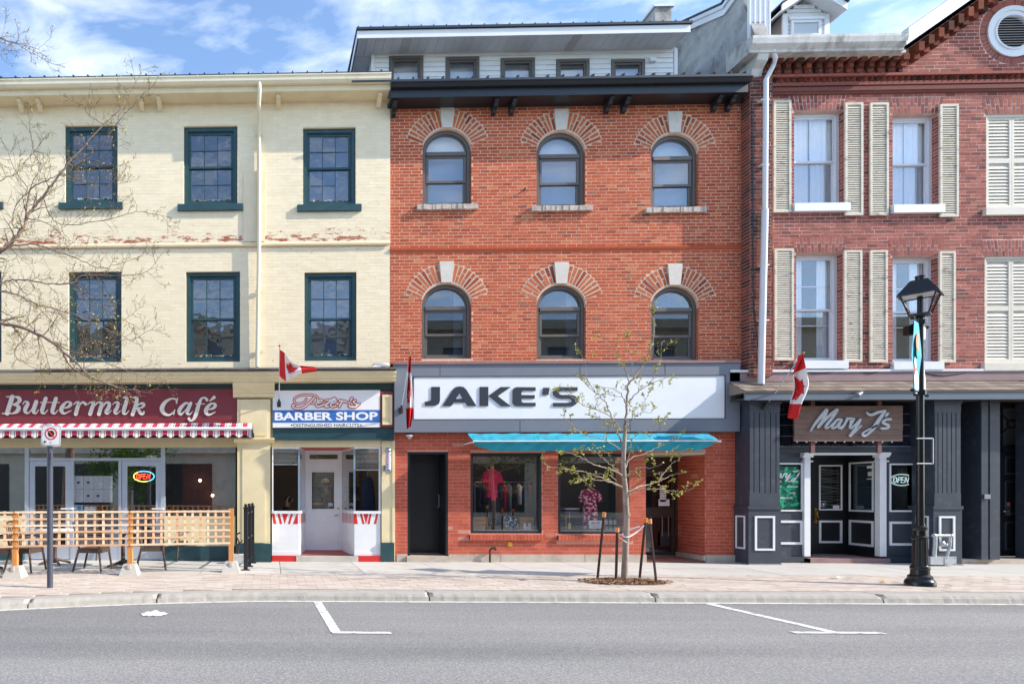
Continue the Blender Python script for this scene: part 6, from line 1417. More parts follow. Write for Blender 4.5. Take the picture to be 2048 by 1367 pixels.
MJ = [[(338,515,26),(420,390,44),(600,172,62)], [(602,175,64),(545,330,50),(460,458,44)], [(460,458,44),(620,290,48),(778,166,54)], [(780,168,54),(700,300,48),(600,430,44),(600,478,34),(655,450,24),(700,400,20)],
 [(848,330,34),(790,332,40),(722,410,44),(700,464,40),(750,468,34),(848,350,34)], [(862,335,38),(812,428,42),(822,474,38),(878,440,26)], [(962,312,42),(906,420,40),(862,484,34)], [(900,420,22),(976,322,32),(1040,322,44),(1012,376,38)],
 [(1072,322,38),(1012,426,40),(1022,478,36),(1090,420,30),(1178,332,36)], [(1184,334,38),(1112,456,40),(1012,602,50)], [(1012,602,42),(1102,526,26),(1192,436,26)],
 [(1288,208,22),(1330,246,36),(1392,246,42),(1480,208,46),(1604,182,34)], [(1600,188,42),(1502,330,58),(1402,476,56),(1304,582,38),(1238,600,44),(1222,564,32),(1300,512,26),(1420,452,26),(1486,414,22)], [(1648,228,40),(1618,266,34)],
 [(1700,326,38),(1622,332,40),(1564,380,40),(1656,432,48),(1638,476,40),(1542,482,38)]]
grp = [(0, 4), (4, 6), (6, 8), (8, 11), (11, 13), (13, 14), (14, 15)]
for a_, c_ in grp: glyph(ms, 'letter', MJ[a_:c_], K4, 1580, 800, MY - .004, 'silver_paint', .03, 6)
# poster, neon and stickers in the shop windows
ps = thing('green_poster', (XX(1573, .12), .09, ZZ(1573, 1018, .09)), "green leaf pattern poster in the shop window with white Mary J's lettering", 'poster')
q = RR(1530, 932, 1600, 1018, .085); MB().box(q[0], q[1], .085, .09, q[2], q[3]).build('sheet', 'green_leafprint', ps)
b = MB()
for k in range(170):
    x, z = R.uniform(q[0] + .05, q[1] - .05), R.uniform(q[2] + .05, q[3] - .05); a = R.uniform(0, math.pi); l = R.uniform(.035, .06); w_ = l * .55
    pts = [(x + math.cos(t) * l * math.cos(a) - math.sin(t) * w_ * math.sin(a), z + math.cos(t) * l * math.sin(a) + math.sin(t) * w_ * math.cos(a)) for t in [j * math.pi / 4 for j in range(8)]]
    b.add([(u, .0845 - k * 5e-6, v) for u, v in pts], [tuple(range(8))])
b.build('leaf_print', pieces('leaf print', [(0, S(10, 110, 80)), (.5, S(30, 160, 116)), (1, S(60, 196, 150))], .4, 0, 20, .05), ps, kind='stuff')
k6 = 5.697; MJ2 = [[((x - 850) * .30 + 130, (y - 190) * .30 + 225, w_ * .30) for x, y, w_ in s] for s in MJ[4:]]
glyph(ps, 'script_print', MJ2, k6, 1540, 900, .0825, 'white_print', .0006, 4)
for (t, y0, y1, x0, x1) in (('PRE-ROLLS', 343, 362, 200, 315), ('BEVERAGES', 403, 421, 195, 318), ('VAPES', 478, 494, 222, 290), ('CONCENTRATES', 532, 552, 100, 258), ('maryjs.ca', 580, 594, 140, 262), ('EDIBLES', 343, 362, 70, 130), ('FLOWER', 403, 421, 70, 130)):
    if t == 'maryjs.ca': continue
    u = RR(1540 + x0 / k6, 900 + y0 / k6, 1540 + x1 / k6, 900 + y1 / k6, .082); text('print', t, max(u[0], q[0] + .01), u[1], u[2], u[3], .082, 'white_print', ps, depth=0, bold=.03)
def neon(name, cx, cz, w, Y, mats, label, hang=True):
    t = thing(name, (cx, Y, cz - w * .25), label, 'neon sign'); h = w * .5; r = .011
    def arc(a0, a1, sc=1.0): return [(cx + w / 2 * sc * math.cos(rad(a)), Y, cz + h / 2 * sc * math.sin(rad(a))) for a in [a0 + (a1 - a0) * k / 24 for k in range(25)]]
    MB().tube(arc(-60, 120), r, 6).build('oval_tube', mats[1], t); MB().tube(arc(125, 295), r, 6).build('oval_tube', mats[2], t)
    k = w * .5; lets = {'O': [[(-.72, 0), (-.66, .22), (-.52, .26), (-.44, .1), (-.48, -.18), (-.6, -.26), (-.71, -.15), (-.72, 0)]], 'P': [[(-.36, -.26), (-.26, .26), (-.08, .25), (-.03, .12), (-.14, .0), (-.30, -.0)]],
        'E': [[(.22, .26), (.04, .26), (-.06, -.26), (.14, -.26)], [(-.0, .0), (.17, .0)]], 'N': [[(.26, -.26), (.36, .26), (.52, -.26), (.62, .26)]]}
    for l_, ss in lets.items():
        b = MB()
        for s in ss: b.tube([(cx + u * k, Y, cz + v * k * .95) for u, v in s], r, 6)
        b.build('letter_tube', mats[0], t)
    b = MB(); b.tube([(cx - .06, Y, cz + h / 2), (cx - .06, Y, cz + h / 2 + .12)], .004, 4); b.tube([(cx + .0, Y, cz + h / 2), (cx + .0, Y, cz + h / 2 + .12)], .004, 4); b.build('hanger', 'tube_off', t)
    return t
neon('neon_open_sign', XX(288, .2), ZZ(288, 952, .2), .46, .19, ('neon_red', 'neon_blue', 'neon_yellow'), 'lit red, blue and yellow neon OPEN sign in the cafe door', True)
neon('neon_open_sign', XX(1803.5, .12), ZZ(1803.5, 959, .12), .48, .12, ('neon_white', 'neon_white', 'neon_white'), 'white neon OPEN sign in the black shopfront window')
rd = thing('red_backing_panel', (XX(1805, .4), .4, ZZ(1805, 1000, .4)), 'dull red card standing behind the white OPEN sign', 'card')
q = RR(1791, 974, 1816, 1000, .4); MB().box(q[0], q[1], .4, .41, q[2], q[3]).build('card', 'maroon', rd)
# cafe menus
mn = thing('menu_board', (XX(185, .2), .2, ZZ(185, 1005, .2)), 'eight menu sheets taped inside the middle cafe window', 'menu')
q = RR(148, 951, 226, 1004, .2); nx, nz_ = 4, 2
for i in range(nx):
    for j in range(nz_):
        a_, b_ = q[0] + (q[1] - q[0]) * i / nx, q[0] + (q[1] - q[0]) * (i + 1) / nx; c_, d_ = q[2] + (q[3] - q[2]) * j / nz_, q[2] + (q[3] - q[2]) * (j + 1) / nz_
        sh = MB().box(a_ + .004, b_ - .004, .170, .172, c_ + .004, d_ - .004).build('menu_sheet', 'white_print', mn)
        b = MB()
        for r_ in range(11):
            z = d_ - .03 - r_ * .023; 
            if z > c_ + .02: b.box(a_ + .02, b_ - .02 - R.uniform(0, .07), .1685, .1695, z - .004, z)
        b.build('menu_print', 'grey_clad', sh)
        if (i, j) in ((1, 1), (0, 1), (1, 0), (2, 0)): MB().ball(((a_ + b_) / 2, .168, (c_ + d_) / 2), .03, 1.3, .05, .7, 10, 6).build('menu_picture', 'rust', sh)
nb = thing('window_notice', (XX(160, .2), .2, ZZ(160, 1020, .2)), 'pale blue notice sheet low in the middle cafe window', 'notice')
q = RR(148, 1009, 167, 1024, .2); MB().box(q[0], q[1], .170, .172, q[2], q[3]).build('sheet', 'blue_banner', nb); q = RR(169, 1012, 192, 1028, .2); MB().box(q[0], q[1], .170, .172, q[2], q[3]).build('sheet', 'white_print', nb)
# security dome and spotlight
sc_ = thing('security_camera', (XX(819, -.1), -.1, ZZ(819, 880, -.1)), 'white dome security camera under the grey sign beside the black door', 'camera')
cx_, cz_ = W(819, 874, -.1); b = MB(); b.lathe([(.05, cz_ + .06), (.075, cz_ + .05), (.08, cz_ + .02)], cx_, -.1, 16); b.build('housing', 'white_metal', sc_, smooth=40); b = MB(); b.ball((cx_, -.1, cz_ + .01), .062, n=14, m=10); b.build('dome', 'steel', sc_, smooth=True)
sp_ = thing('spotlight', (XX(1720, -.7), -.7, ZZ(1720, 795, -.7)), 'small grey spotlight on the canopy edge above the plank sign', 'lamp')
x_, z_ = W(1718, 788, -.72); b = MB(); b.tube([(x_ + .08, -.641, z_ + .02), (x_ + .06, -.70, z_ + .02)], .015, 6); b.build('arm', 'dark_frame', sp_); b = MB(); b.tube([(x_ + .07, -.70, z_ + .04), (x_ - .06, -.74, z_ - .03)], [.03, .055], 12); b.build('lamp_head', 'grey_clad', sp_, smooth=40)
# barber pole
bp = thing('barber_pole', (XX(777, -.12), -.12, ZZ(777, 948, -.12)), 'small red, white and blue striped barber pole on the yellow pilaster', 'barber pole')
px_, zt_ = W(776.5, 894, -.13); zb_ = ZZ(776.5, 948, -.13); r_ = .06
b = MB(); zz = [zb_ + .13, zt_ - .1]; n = 18; m_ = 60; h = zz[1] - zz[0]
for j in range(m_):
    for k in range(n):
        a0, a1 = 2 * math.pi * k / n, 2 * math.pi * (k + 1) / n; u0, u1 = zz[0] + h * j / m_, zz[0] + h * (j + 1) / m_
        ph = ((j / m_) * 5.0 - k / n) % 1; b.mi = 1 if ph < .25 else (2 if .5 < ph < .75 else 0)
        b.quad((px_ + r_ * math.cos(a0), -.13 + r_ * math.sin(a0), u0), (px_ + r_ * math.cos(a1), -.13 + r_ * math.sin(a1), u0), (px_ + r_ * math.cos(a1), -.13 + r_ * math.sin(a1), u1), (px_ + r_ * math.cos(a0), -.13 + r_ * math.sin(a0), u1))
b.build('striped_cylinder', ['white_print', 'red_paint', 'blue_print'], bp, smooth=True)
b = MB(); b.lathe([(.066, zz[1]), (.072, zz[1] + .02), (.07, zz[1] + .05), (.045, zz[1] + .085), (.01, zz[1] + .1)], px_, -.13, 18); b.build('cap', 'steel', bp, smooth=40)
b = MB(); b.lathe([(.01, zb_), (.05, zb_ + .02), (.072, zb_ + .07), (.072, zb_ + .11), (.066, zz[0])], px_, -.13, 18); b.build('cap', 'steel', bp, smooth=40)
MB().box(px_ - .09, px_ - .04, -.1, -.031, zb_ + .08, zb_ + .2).build('wall_bracket', 'steel', bp)
b = MB(); b.tube(catmull([(px_ - .05, -.1, zb_ + .02), (px_ - .06, -.05, zb_ - .12), (px_ - .14, -.035, zb_ - .17), (px_ - .17, -.035, zb_ - .1)]), .006, 5); b.build('cable', 'white_metal', bp)
# ================================================================== FLAGS
LEAF = [(0, -.5), (.03, -.22), (.28, -.26), (.22, -.14), (.5, .08), (.42, .13), (.46, .28), (.3, .26), (.26, .34), (.13, .18), (.18, .46), (.09, .41), (0, .56)]
LEAF = LEAF + [(-x, y) for x, y in LEAF[1:-1][::-1]]
def flag(label, base, tip, f, vert, nu=24, nv=12):
    """f(u, v): u along the flag from the pole, v from its top edge down"""
    t = thing('flag', base, label, 'flag', 'national flags on the shopfronts')
    b = MB(); b.tube([base, tip], .011, 8); b.build('flagpole', 'alu', t, smooth=50)
    b = MB(); b.ball(tip, .025); b.build('finial', 'brass', t, smooth=True)
    bb = Vector(base); d = (Vector(tip) - bb).normalized(); b = MB(); b.tube([bb - d * .02, bb + d * .12], .022, 8); b.box(bb.x - .04, bb.x + .04, bb.y - .0, bb.y + .06, bb.z - .06, bb.z + .06); b.build('pole_bracket', 'dark_frame', t)
    b = MB(); g = [[f(i / nu, j / nv) for i in range(nu + 1)] for j in range(nv + 1)]
    for j in range(nv):
        for i in range(nu):
            b.mi = 0 if (i < nu / 4 or i >= nu * .75) else 1; b.quad(g[j][i], g[j + 1][i], g[j + 1][i + 1], g[j][i + 1])
    c = b.build('cloth', ['flag_red', 'flag_white'], t, smooth=True)
    pts = []; 
    def P_(lx, ly): return Vector(f(.5 + lx * .42, .5 - ly * .78))
    n = len(LEAF); b = MB(); rings = []
    for s in (1, .66, .33): rings.append([P_(x * s, y * s) for x, y in LEAF])
    cc = P_(0, 0); e = .006
    for k in range(n):
        k2 = (k + 1) % n
        for r0, r1 in zip(rings, rings[1:]):
            b.quad(*[(p.x, p.y - e, p.z) for p in (r0[k], r0[k2], r1[k2], r1[k])])
        b.quad(*[(p.x, p.y - e, p.z) for p in (rings[-1][k], rings[-1][k2], cc)])
    b.build('maple_leaf', 'flag_red', t, smooth=True); return t
def lerp(a, b_, t): return tuple(x + (y - x) * t for x, y in zip(a, b_))
def path(p, t):
    n = len(p) - 1; s = min(t * n, n - 1e-6); i = int(s); return lerp(p[i], p[i + 1], s - i)
# flag 1: limp triangle blowing to the right
B1, T1 = W3(558, 808, -.16), W3(559.5, 691, -.95)
top = catmull([W3(560, 699, -.93), W3(569, 706, -.92), W3(581, 722, -.95), W3(600, 731, -.9), W3(633, 734, -.85)], 5); bot = catmull([W3(559, 752, -.55), W3(572, 762, -.7), W3(582, 757, -.8), W3(604, 746, -.85), W3(634, 741, -.84)], 5)
def f1(u, v):
    a, b_ = path(top, u), path(bot, u); p = lerp(a, b_, v); return (p[0], p[1] - .05 * math.sin(u * 9 + v * 3) * (u + .1) - .03 * math.sin(v * 8 + u * 4), p[2])
flag('Canadian flag blown out limply to the right above the barber sign', B1, T1, f1, False)
B2, T2 = W3(802, 820, -.23), W3(820, 706, -.95)
lt = catmull([W3(818, 712, -.92), W3(814, 745, -.86), W3(812, 775, -.84), W3(811, 815, -.8), W3(813, 858, -.8)], 5); rt = catmull([W3(821, 711, -.95), W3(823, 745, -.9), W3(825, 780, -.9), W3(827, 815, -.86), W3(822, 853, -.86)], 5)
def f2(u, v): p = lerp(path(lt, u), path(rt, u), v); return (p[0] + .008 * math.sin(v * 12 + u * 5), p[1] - .07 * math.sin(v * 11 + u * 2), p[2])
flag("Canadian flag hanging straight down at the left end of the JAKE'S sign", B2, T2, f2, True)
B3, T3 = W3(1531, 812, -.46), W3(1606, 706, -1.15)
lt = catmull([W3(1601, 709, -1.12), W3(1580, 750, -.95), W3(1584, 775, -.95), W3(1581, 805, -.93), W3(1580, 834, -.92)], 5); rt = catmull([W3(1602, 709, -1.13), W3(1607, 737, -1.1), W3(1615, 772, -1.08), W3(1604, 810, -1.05), W3(1598, 843, -1.05)], 5)
def f3(u, v): p = lerp(path(lt, u), path(rt, u), v); return (p[0] + .01 * math.sin(v * 10 + u * 5), p[1] - .07 * math.sin(v * 7 + u * 4), p[2])
flag('Canadian flag on a slanting pole beside the plank sign', B3, T3, f3, True)
# ================================================================== STREET LAMP
LX, LY = W(1840, 1165, -3.4)[0], -3.4
def lz(py): return ZZ(1840, py, LY)
lp = thing('street_lamp', (LX, LY, 0), 'black cast street lamp with square lantern on the pavement edge', 'street lamp')
pr = [(r * .70, z) for r, z in [(.27, .0), (.27, .06), (.25, .09), (.22, .11), (.22, .15), (.17, .18), (.165, .26), (.175, .27), (.175, .30), (.15, .33)]]
b = MB(); b.lathe(pr, LX, LY, 28); b.build('base', 'lamp_black', lp, smooth=35)
b = MB(); z0, z1 = .33, lz(1078); n = 48
prof = [(.098, z0), (.09, z1)]
vs = []; fs = []
for r0, z in prof:
    for k in range(n): rr2 = r0 * (1 if k % 4 in (0, 1) else .93); a = 2 * math.pi * k / n; vs.append((LX + rr2 * math.cos(a), LY + rr2 * math.sin(a), z))
for k in range(n): fs.append((k, (k + 1) % n, n + (k + 1) % n, n + k))
b.add(vs, fs); b.lathe([(r * .70, z) for r, z in [(.128, z1), (.145, z1 + .01), (.145, z1 + .04), (.115, z1 + .06), (.11, lz(1060)), (.125, lz(1058)), (.125, lz(1053)), (.085, lz(1050)), (.08, lz(1046))]], LX, LY, 24); b.build('fluted_shaft', 'lamp_black', lp, smooth=35)
b = MB(); b.lathe([(.052, lz(1046)), (.048, lz(800)), (.043, lz(634))], LX, LY, 18); b.build('pole', 'lamp_black', lp, smooth=50)
b = MB(); b.lathe([(.045, lz(636)), (.075, lz(633)), (.08, lz(630)), (.07, lz(627))], LX, LY, 16); b.build('collar', 'lamp_black', lp, smooth=40)
th = rad(38); z_e, z_b = lz(590), lz(628); hs, hb_ = .222, .115; z_t = lz(561)
def sq(r, z, cx=LX, cy=LY): return [(cx + r * math.sqrt(2) * math.cos(th + math.pi / 4 + k * math.pi / 2), cy + r * math.sqrt(2) * math.sin(th + math.pi / 4 + k * math.pi / 2), z) for k in range(4)]
b = MB(); A_, B_ = sq(hs + .02, z_e), sq(.10, z_t); C_ = sq(hs + .02, z_e - .015)
b.add(A_ + B_ + C_ + sq(hs - .02, z_e - .015) + sq(hs - .02, z_e - .001), [(0, 1, 5, 4), (1, 2, 6, 5), (2, 3, 7, 6), (3, 0, 4, 7), (4, 5, 6, 7), (8, 9, 1, 0), (9, 10, 2, 1), (10, 11, 3, 2), (11, 8, 0, 3), (8, 12, 13, 9), (9, 13, 14, 10), (10, 14, 15, 11), (11, 15, 12, 8)])
b.build('lantern_roof', 'lamp_black', lp)
b = MB(); b.add(sq(hs - .02, z_e - .003), [(3, 2, 1, 0)]); b.build('lantern_reflector', 'white_paint', lp)
b = MB(); b.lathe([(.058, z_t), (.058, z_t + .05), (.066, z_t + .055), (.066, z_t + .07), (.04, z_t + .085)], LX, LY, 14); b.build('finial', 'lamp_black', lp, smooth=35)
for p, q in zip(sq(hs - .02, z_e - .01), sq(hb_, z_b)): MB().tube([p, q], .012, 6).build('lantern_bar', 'lamp_black', lp)
b = MB(); b.add(sq(hb_ + .01, z_b - .03) + sq(hb_ + .01, z_b), [(3, 2, 1, 0), (4, 5, 6, 7), (0, 1, 5, 4), (1, 2, 6, 5), (2, 3, 7, 6), (3, 0, 4, 7)]); b.build('lantern_floor', 'lamp_black', lp)
A_, B_ = sq(hs - .03, z_e - .015), sq(hb_ - .01, z_b)
for k in range(4): b = MB(); b.quad(A_[k], A_[(k + 1) % 4], B_[(k + 1) % 4], B_[k]); b.build('lantern_pane', glass('lantern glass', -.03), lp) if k == 0 else b.build('lantern_pane', bpy.data.materials['lantern glass'], lp)
b = MB(); b.lathe([(.035, z_b), (.035, z_e - .02)], LX, LY, 10); b.build('lamp_stem', 'lamp_black', lp)
zA, zB = lz(645), lz(785); ux, uy = -math.cos(rad(36)), -math.sin(rad(36))
for z in (zA, zB):
    b = MB(); b.tube([(LX - ux * .5, LY - uy * .5, z), (LX + ux * .5, LY + uy * .5, z)], .014, 6); b.ball((LX + ux * .5, LY + uy * .5, z), .03); b.ball((LX - ux * .5, LY - uy * .5, z), .03); b.lathe([(.08, z - .04), (.08, z + .04)], LX, LY, 12); b.build('banner_arm', 'lamp_black', lp)
def banner(sgn, label, mat, deco):
    t = thing('banner', (LX + sgn * ux * .25, LY + sgn * uy * .25, zB), label, 'banner'); nx_, ny_ = -uy, ux
    def f(u, v): s = .06 + .34 * u; w_ = .03 * math.sin(v * 4 + u * 3) * (1 - abs(2 * v - 1)); return (LX + sgn * ux * s + nx_ * w_, LY + sgn * uy * s + ny_ * w_, zA - .02 + (zB - zA + .04) * v)
    cloth('cloth', f, 6, 20, t, mat)
    for (u, v, r1, m_) in deco:
        p = f(u, v); b = MB(); q = []
        for k in range(10): a = k * math.pi / 5; s = r1 * math.cos(a); q.append((p[0] + ux * s * sgn, p[1] + uy * s * sgn, p[2] + r1 * 1.2 * math.sin(a)))
        for e in (.006, -.006): b.add([(x + nx_ * e, y + ny_ * e, z) for x, y, z in q], [tuple(range(10))])
        b.build('printed_motif', m_, t)
banner(1, 'sky blue banner with orange and green motifs on the lamp post', 'blue_banner', [(.5, .3, .12, 'orange_cap'), (.45, .42, .1, 'green_print'), (.5, .58, .09, 'white_print'), (.5, .72, .1, 'orange_print'), (.5, .88, .16, 'white_print')])
banner(-1, 'white banner with small print on the far side of the lamp post', 'white_print', [(.5, .25 + .1 * k, .05, 'black_print') for k in range(6)])
b = MB(); yb = LY - .0; x0 = LX + .06; 
for py in (877, 927): b.tube([(LX - .1, LY - .05, lz(py)), (LX + .15, LY - .05, lz(py))], .012, 6)
b.tube([(LX + .15, LY - .05, lz(877)), (LX + .15, LY - .05, lz(927))], .012, 6); b.build('sign_clamp', 'steel', lp)
b = MB(); b.box(LX - .22, LX - .12, LY - .05, LY + .05, lz(670), lz(652)); b.tube([(LX - .17, LY, lz(652)), (LX - .05, LY, lz(645))], .015, 6); b.build('speaker_box', 'lamp_black', lp)
# ================================================================== NO PARKING SIGN
NX, NY = W(100, 1177, -4.02)[0], -4.02
ns = thing('no_parking_sign', (NX, NY, 0), 'small white no parking sign with red circle on a dark grey post by the kerb', 'sign')
b = MB(); b.lathe([(.047, 0), (.047, ZZ(100, 858, NY))], NX, NY, 16); b.build('post', plain('dark grey post', S(72, 76, 90), .45, .08, 4, .05), ns, smooth=50)
sy = NY - .055; cx_, cz_ = W(102, 870, sy); tilt = rad(-3)
def rot2(x, z): return (cx_ + x * math.cos(tilt) - z * math.sin(tilt), cz_ + x * math.sin(tilt) + z * math.cos(tilt))
def rrect(w, h, r):
    o = []
    for (sx_, sz_, a0) in ((1, 1, 0), (-1, 1, 90), (-1, -1, 180), (1, -1, 270)):
        for k in range(5): a = rad(a0 + 22.5 * k); o.append(rot2(sx_ * (w - r) + r * math.cos(a), sz_ * (h - r) + r * math.sin(a)))
    return o
plate = MB().prism(rrect(.155, .165, .03), sy, sy + .004).build('plate', 'white_print', ns)
MB().prism(rrect(.143, .153, .022), sy - .0012, sy - .0002).build('border', 'black_print', plate); MB().prism(rrect(.138, .148, .02), sy - .0024, sy - .0014).build('face', 'white_print', plate)
def sqz(x, z, y): return (*rot2(x, z)[:1], y, rot2(x, z)[1])
zc_ = .025
MB().prism([rot2(.055 * math.cos(k * math.pi / 4 + .39), zc_ + .055 * math.sin(k * math.pi / 4 + .39)) for k in range(8)], sy - .0036, sy - .0026).build('octagon', 'black_print', plate)
b = MB()
for k in range(32):
    a0, a1 = 2 * math.pi * k / 32, 2 * math.pi * (k + 1) / 32; b.prism([rot2(r * math.cos(a), zc_ + r * math.sin(a)) for r, a in ((.078, a0), (.098, a0), (.098, a1), (.078, a1))], sy - .005, sy - .0037)
b.build('red_circle', plain('sign red', S(226, 70, 44), .4, .03, 4, 0), plate)
MB().prism([rot2(-.062, zc_ + .048), rot2(-.048, zc_ + .062), rot2(.062, zc_ - .048), rot2(.048, zc_ - .062)], sy - .0065, sy - .0052).build('red_bar', 'sign red' if False else bpy.data.materials['sign red'], plate)
MB().prism([rot2(-.115, -.105), rot2(-.085, -.078), rot2(-.085, -.098), rot2(-.062, -.098), rot2(-.062, -.112), rot2(-.085, -.112), rot2(-.085, -.132)], sy - .0036, sy - .0026).build('arrow', 'black_print', plate)
MB().prism([rot2(.012 * math.cos(k) , -.115 + .012 * math.sin(k)) for k in [j * math.pi / 4 for j in range(8)]], sy - .006, sy - .0026).build('bolt', 'steel', plate)
MB().box(NX - .03, NX + .05, NY - .05, NY + .05, ZZ(100, 858, NY), ZZ(100, 848, NY)).build('clamp', 'white_metal', ns)
# ================================================================== LATTICE FENCE
FP = [(-240, -3.4), (28, -2.80), (259, -2.42), (462, -1.95)]
FPW = [(XX(px, y), y) for px, y in FP]
lf = thing('lattice_fence', (FPW[1][0], FPW[1][1], 0), 'low cedar lattice fence on concrete blocks around the cafe terrace', 'fence')
zt_, zb_ = 1.175, .535
slatm = None
for (xa, ya), (xb, yb) in zip(FPW, FPW[1:]):
    d = Vector((xb - xa, yb - ya)); L_ = d.length; ang = math.atan2(d.y, d.x)
    hm = MB().box(0, L_ - .03, -.012, .0, 0, .034); hme = bpy.data.meshes.new('slat'); hme.from_pydata(hm.v, [], hm.f); hme.materials.append(M['cedar'])
    vm = MB().box(-.022, .022, .0, .011, 0, zt_ - zb_); vme = bpy.data.meshes.new('slat'); vme.from_pydata(vm.v, [], vm.f); vme.materials.append(M['cedar'])
    for k in range(6):
        z = zb_ + (zt_ - zb_ - .034) * k / 5; inst(hme, 'slat', lf, (xa + .015 * math.cos(ang), ya + .015 * math.sin(ang), z + R.uniform(-.004, .004)), (0, R.uniform(-.002, .002), ang))
    n = round(L_ / .15)
    for k in range(1, n):
        inst(vme, 'slat', lf, (xa + d.x * k / n, ya + d.y * k / n, zb_ + .001), (0, R.uniform(-.01, .01), ang))
for i, (x, y) in enumerate(FPW):
    s = MB(); s.box(x - .045, x + .045, y + .014, y + .10, .2, zt_ + (.03 if i == 3 else -.01)); s.build('post', 'cedar_post', lf)
    s = MB(); a = .17; t_ = .105
    s.add([(x - a, y + .057 - a, 0), (x + a, y + .057 - a, 0), (x + a, y + .057 + a, 0), (x - a, y + .057 + a, 0), (x - t_, y + .057 - t_, .20), (x + t_, y + .057 - t_, .20), (x + t_, y + .057 + t_, .20), (x - t_, y + .057 + t_, .20)], [(3, 2, 1, 0), (4, 5, 6, 7), (0, 1, 5, 4), (1, 2, 6, 5), (2, 3, 7, 6), (3, 0, 4, 7)]); s.box(x - .02, x + .03, y + .057 - .145, y + .057 - .12, .12, .21)
    s.build('concrete_block', 'concrete', lf)
# end-on black railing
rl = thing('black_railing', (XX(491, -1.6), -1.6, 0), 'black metal railing seen end-on between cafe terrace and barber shop', 'railing')
RPs = [(XX(491.5, -1.62), -1.62), (XX(498.5, -1.0), -1.0), (XX(505, -.35), -.35)]
for x, y in RPs:
    b = MB(); b.box(x - .04, x + .04, y - .04, y + .04, .0, 1.2); b.box(x - .055, x + .055, y - .055, y + .055, 1.2, 1.225); b.ball((x, y, 1.255), .035); b.box(x - .08, x + .08, y - .08, y + .08, .0, .012); b.build('post', 'black_metal', rl)
for z in (.15, .6, 1.1):
    b = MB(); b.tube([(RPs[0][0], RPs[0][1], z), (RPs[2][0], RPs[2][1], z)], .018, 6); b.build('rail', 'black_metal', rl)
# ================================================================== CHAIRS AND TABLES
def make_chair(label):
    t = thing('terrace_chair', (0, 0, 0), label, 'chair', 'brown resin chairs on the cafe terrace'); m_ = 'chair'
    for sx_ in (-1, 1):
        MB().tube([(sx_ * .27, -.27, 0), (sx_ * .235, -.21, .43), (sx_ * .25, -.22, .66)], [.021, .024, .02], 6).build('leg', m_, t)
        MB().tube([(sx_ * .25, .31, 0), (sx_ * .22, .20, .43)], [.021, .024], 6).build('leg', m_, t)
        b = MB(); b.tube(catmull([(sx_ * .25, -.24, .655), (sx_ * .27, -.05, .67), (sx_ * .25, .2, .67)], 4), .024, 6); b.build('armrest', m_, t)
        b = MB(); b.tube(catmull([(sx_ * .22, .19, .42), (sx_ * .225, .25, .67), (sx_ * .2, .32, .92)], 4), .022, 6); b.build('back_post', m_, t)
    for k in range(7): MB().box(-.235, .235, -.235 + k * .063, -.235 + k * .063 + .05, .425, .45).build('seat_slat', m_, t)
    b = MB(); b.box(-.24, .24, -.245, -.225, .36, .424); b.box(-.24, -.22, -.224, .2, .36, .424); b.box(.22, .24, -.224, .2, .36, .424); b.build('seat_frame', m_, t)
    for k in range(5): x = -.14 + k * .07; MB().tube([(x, .215, .5), (x * .95, .27, .74), (x * .9, .31, .9)], .014, 6).build('back_slat', m_, t)
    MB().tube([(-.2, .32, .92), (0, .335, .95), (.2, .32, .92)], .024, 6).build('top_rail', m_, t); MB().tube([(-.21, .20, .5), (.21, .20, .5)], .018, 6).build('back_rail', m_, t)
    return t
ch0 = make_chair('brown resin terrace chair behind the third lattice block, below the OPEN sign')
def placec(px, py, rz, label, first=False):
    x, y = ground_pt(px, py, 0); o = ch0 if first else copy_tree(ch0)
    o.location = (x, y, 0); o.rotation_euler = (0, 0, rad(rz)); o['label'] = label; WO[o.name] = Vector((x, y, 0)); return o
placec(187, 1140, 82, 'brown resin chair between the sign post and the middle concrete block', True)
placec(304, 1136, 100, 'brown resin chair just right of the middle concrete block')
placec(367, 1119, -60, 'brown resin chair nearest the right end of the lattice fence')
placec(52, 1141, 80, 'brown resin chair standing left of the no parking sign post')
placec(8, 1143, 95, 'brown resin chair cut by the left edge of the picture')
placec(215, 1117, 20, 'brown resin chair pushed under the middle table by the cafe doors')
placec(285, 1113, -10, 'brown resin chair with its back to the right cafe door')
def make_table(px, py, label):
    x, y = ground_pt(px, py, 0); t = thing('terrace_table', (x, y, 0), label, 'table', 'round tables on the cafe terrace')
    b = MB(); b.lathe([(.37, .70), (.385, .71), (.385, .73), (.37, .74)], x, y, 32); b.build('tabletop', 'white_metal', t, smooth=35)
    b = MB(); b.lathe([(.09, .04), (.045, .12), (.04, .62), (.1, .70)], x, y, 12); b.build('pedestal', 'chair', t, smooth=40)
    for k in range(4): a = k * math.pi / 2 + .6; b = MB(); b.tube([(x, y, .12), (x + .15 * math.cos(a), y + .15 * math.sin(a), .08), (x + .33 * math.cos(a), y + .33 * math.sin(a), .025)], [.04, .03, .025], 6); b.build('foot', 'chair', t)
make_table(246, 1133, 'white topped pedestal table between two chairs at the middle block'); make_table(320, 1113, 'white topped pedestal table nearer the cafe doors on the right'); make_table(-30, 1140, 'white topped pedestal table cut by the left picture edge'); make_table(110, 1128, 'white topped pedestal table behind the no parking sign post')
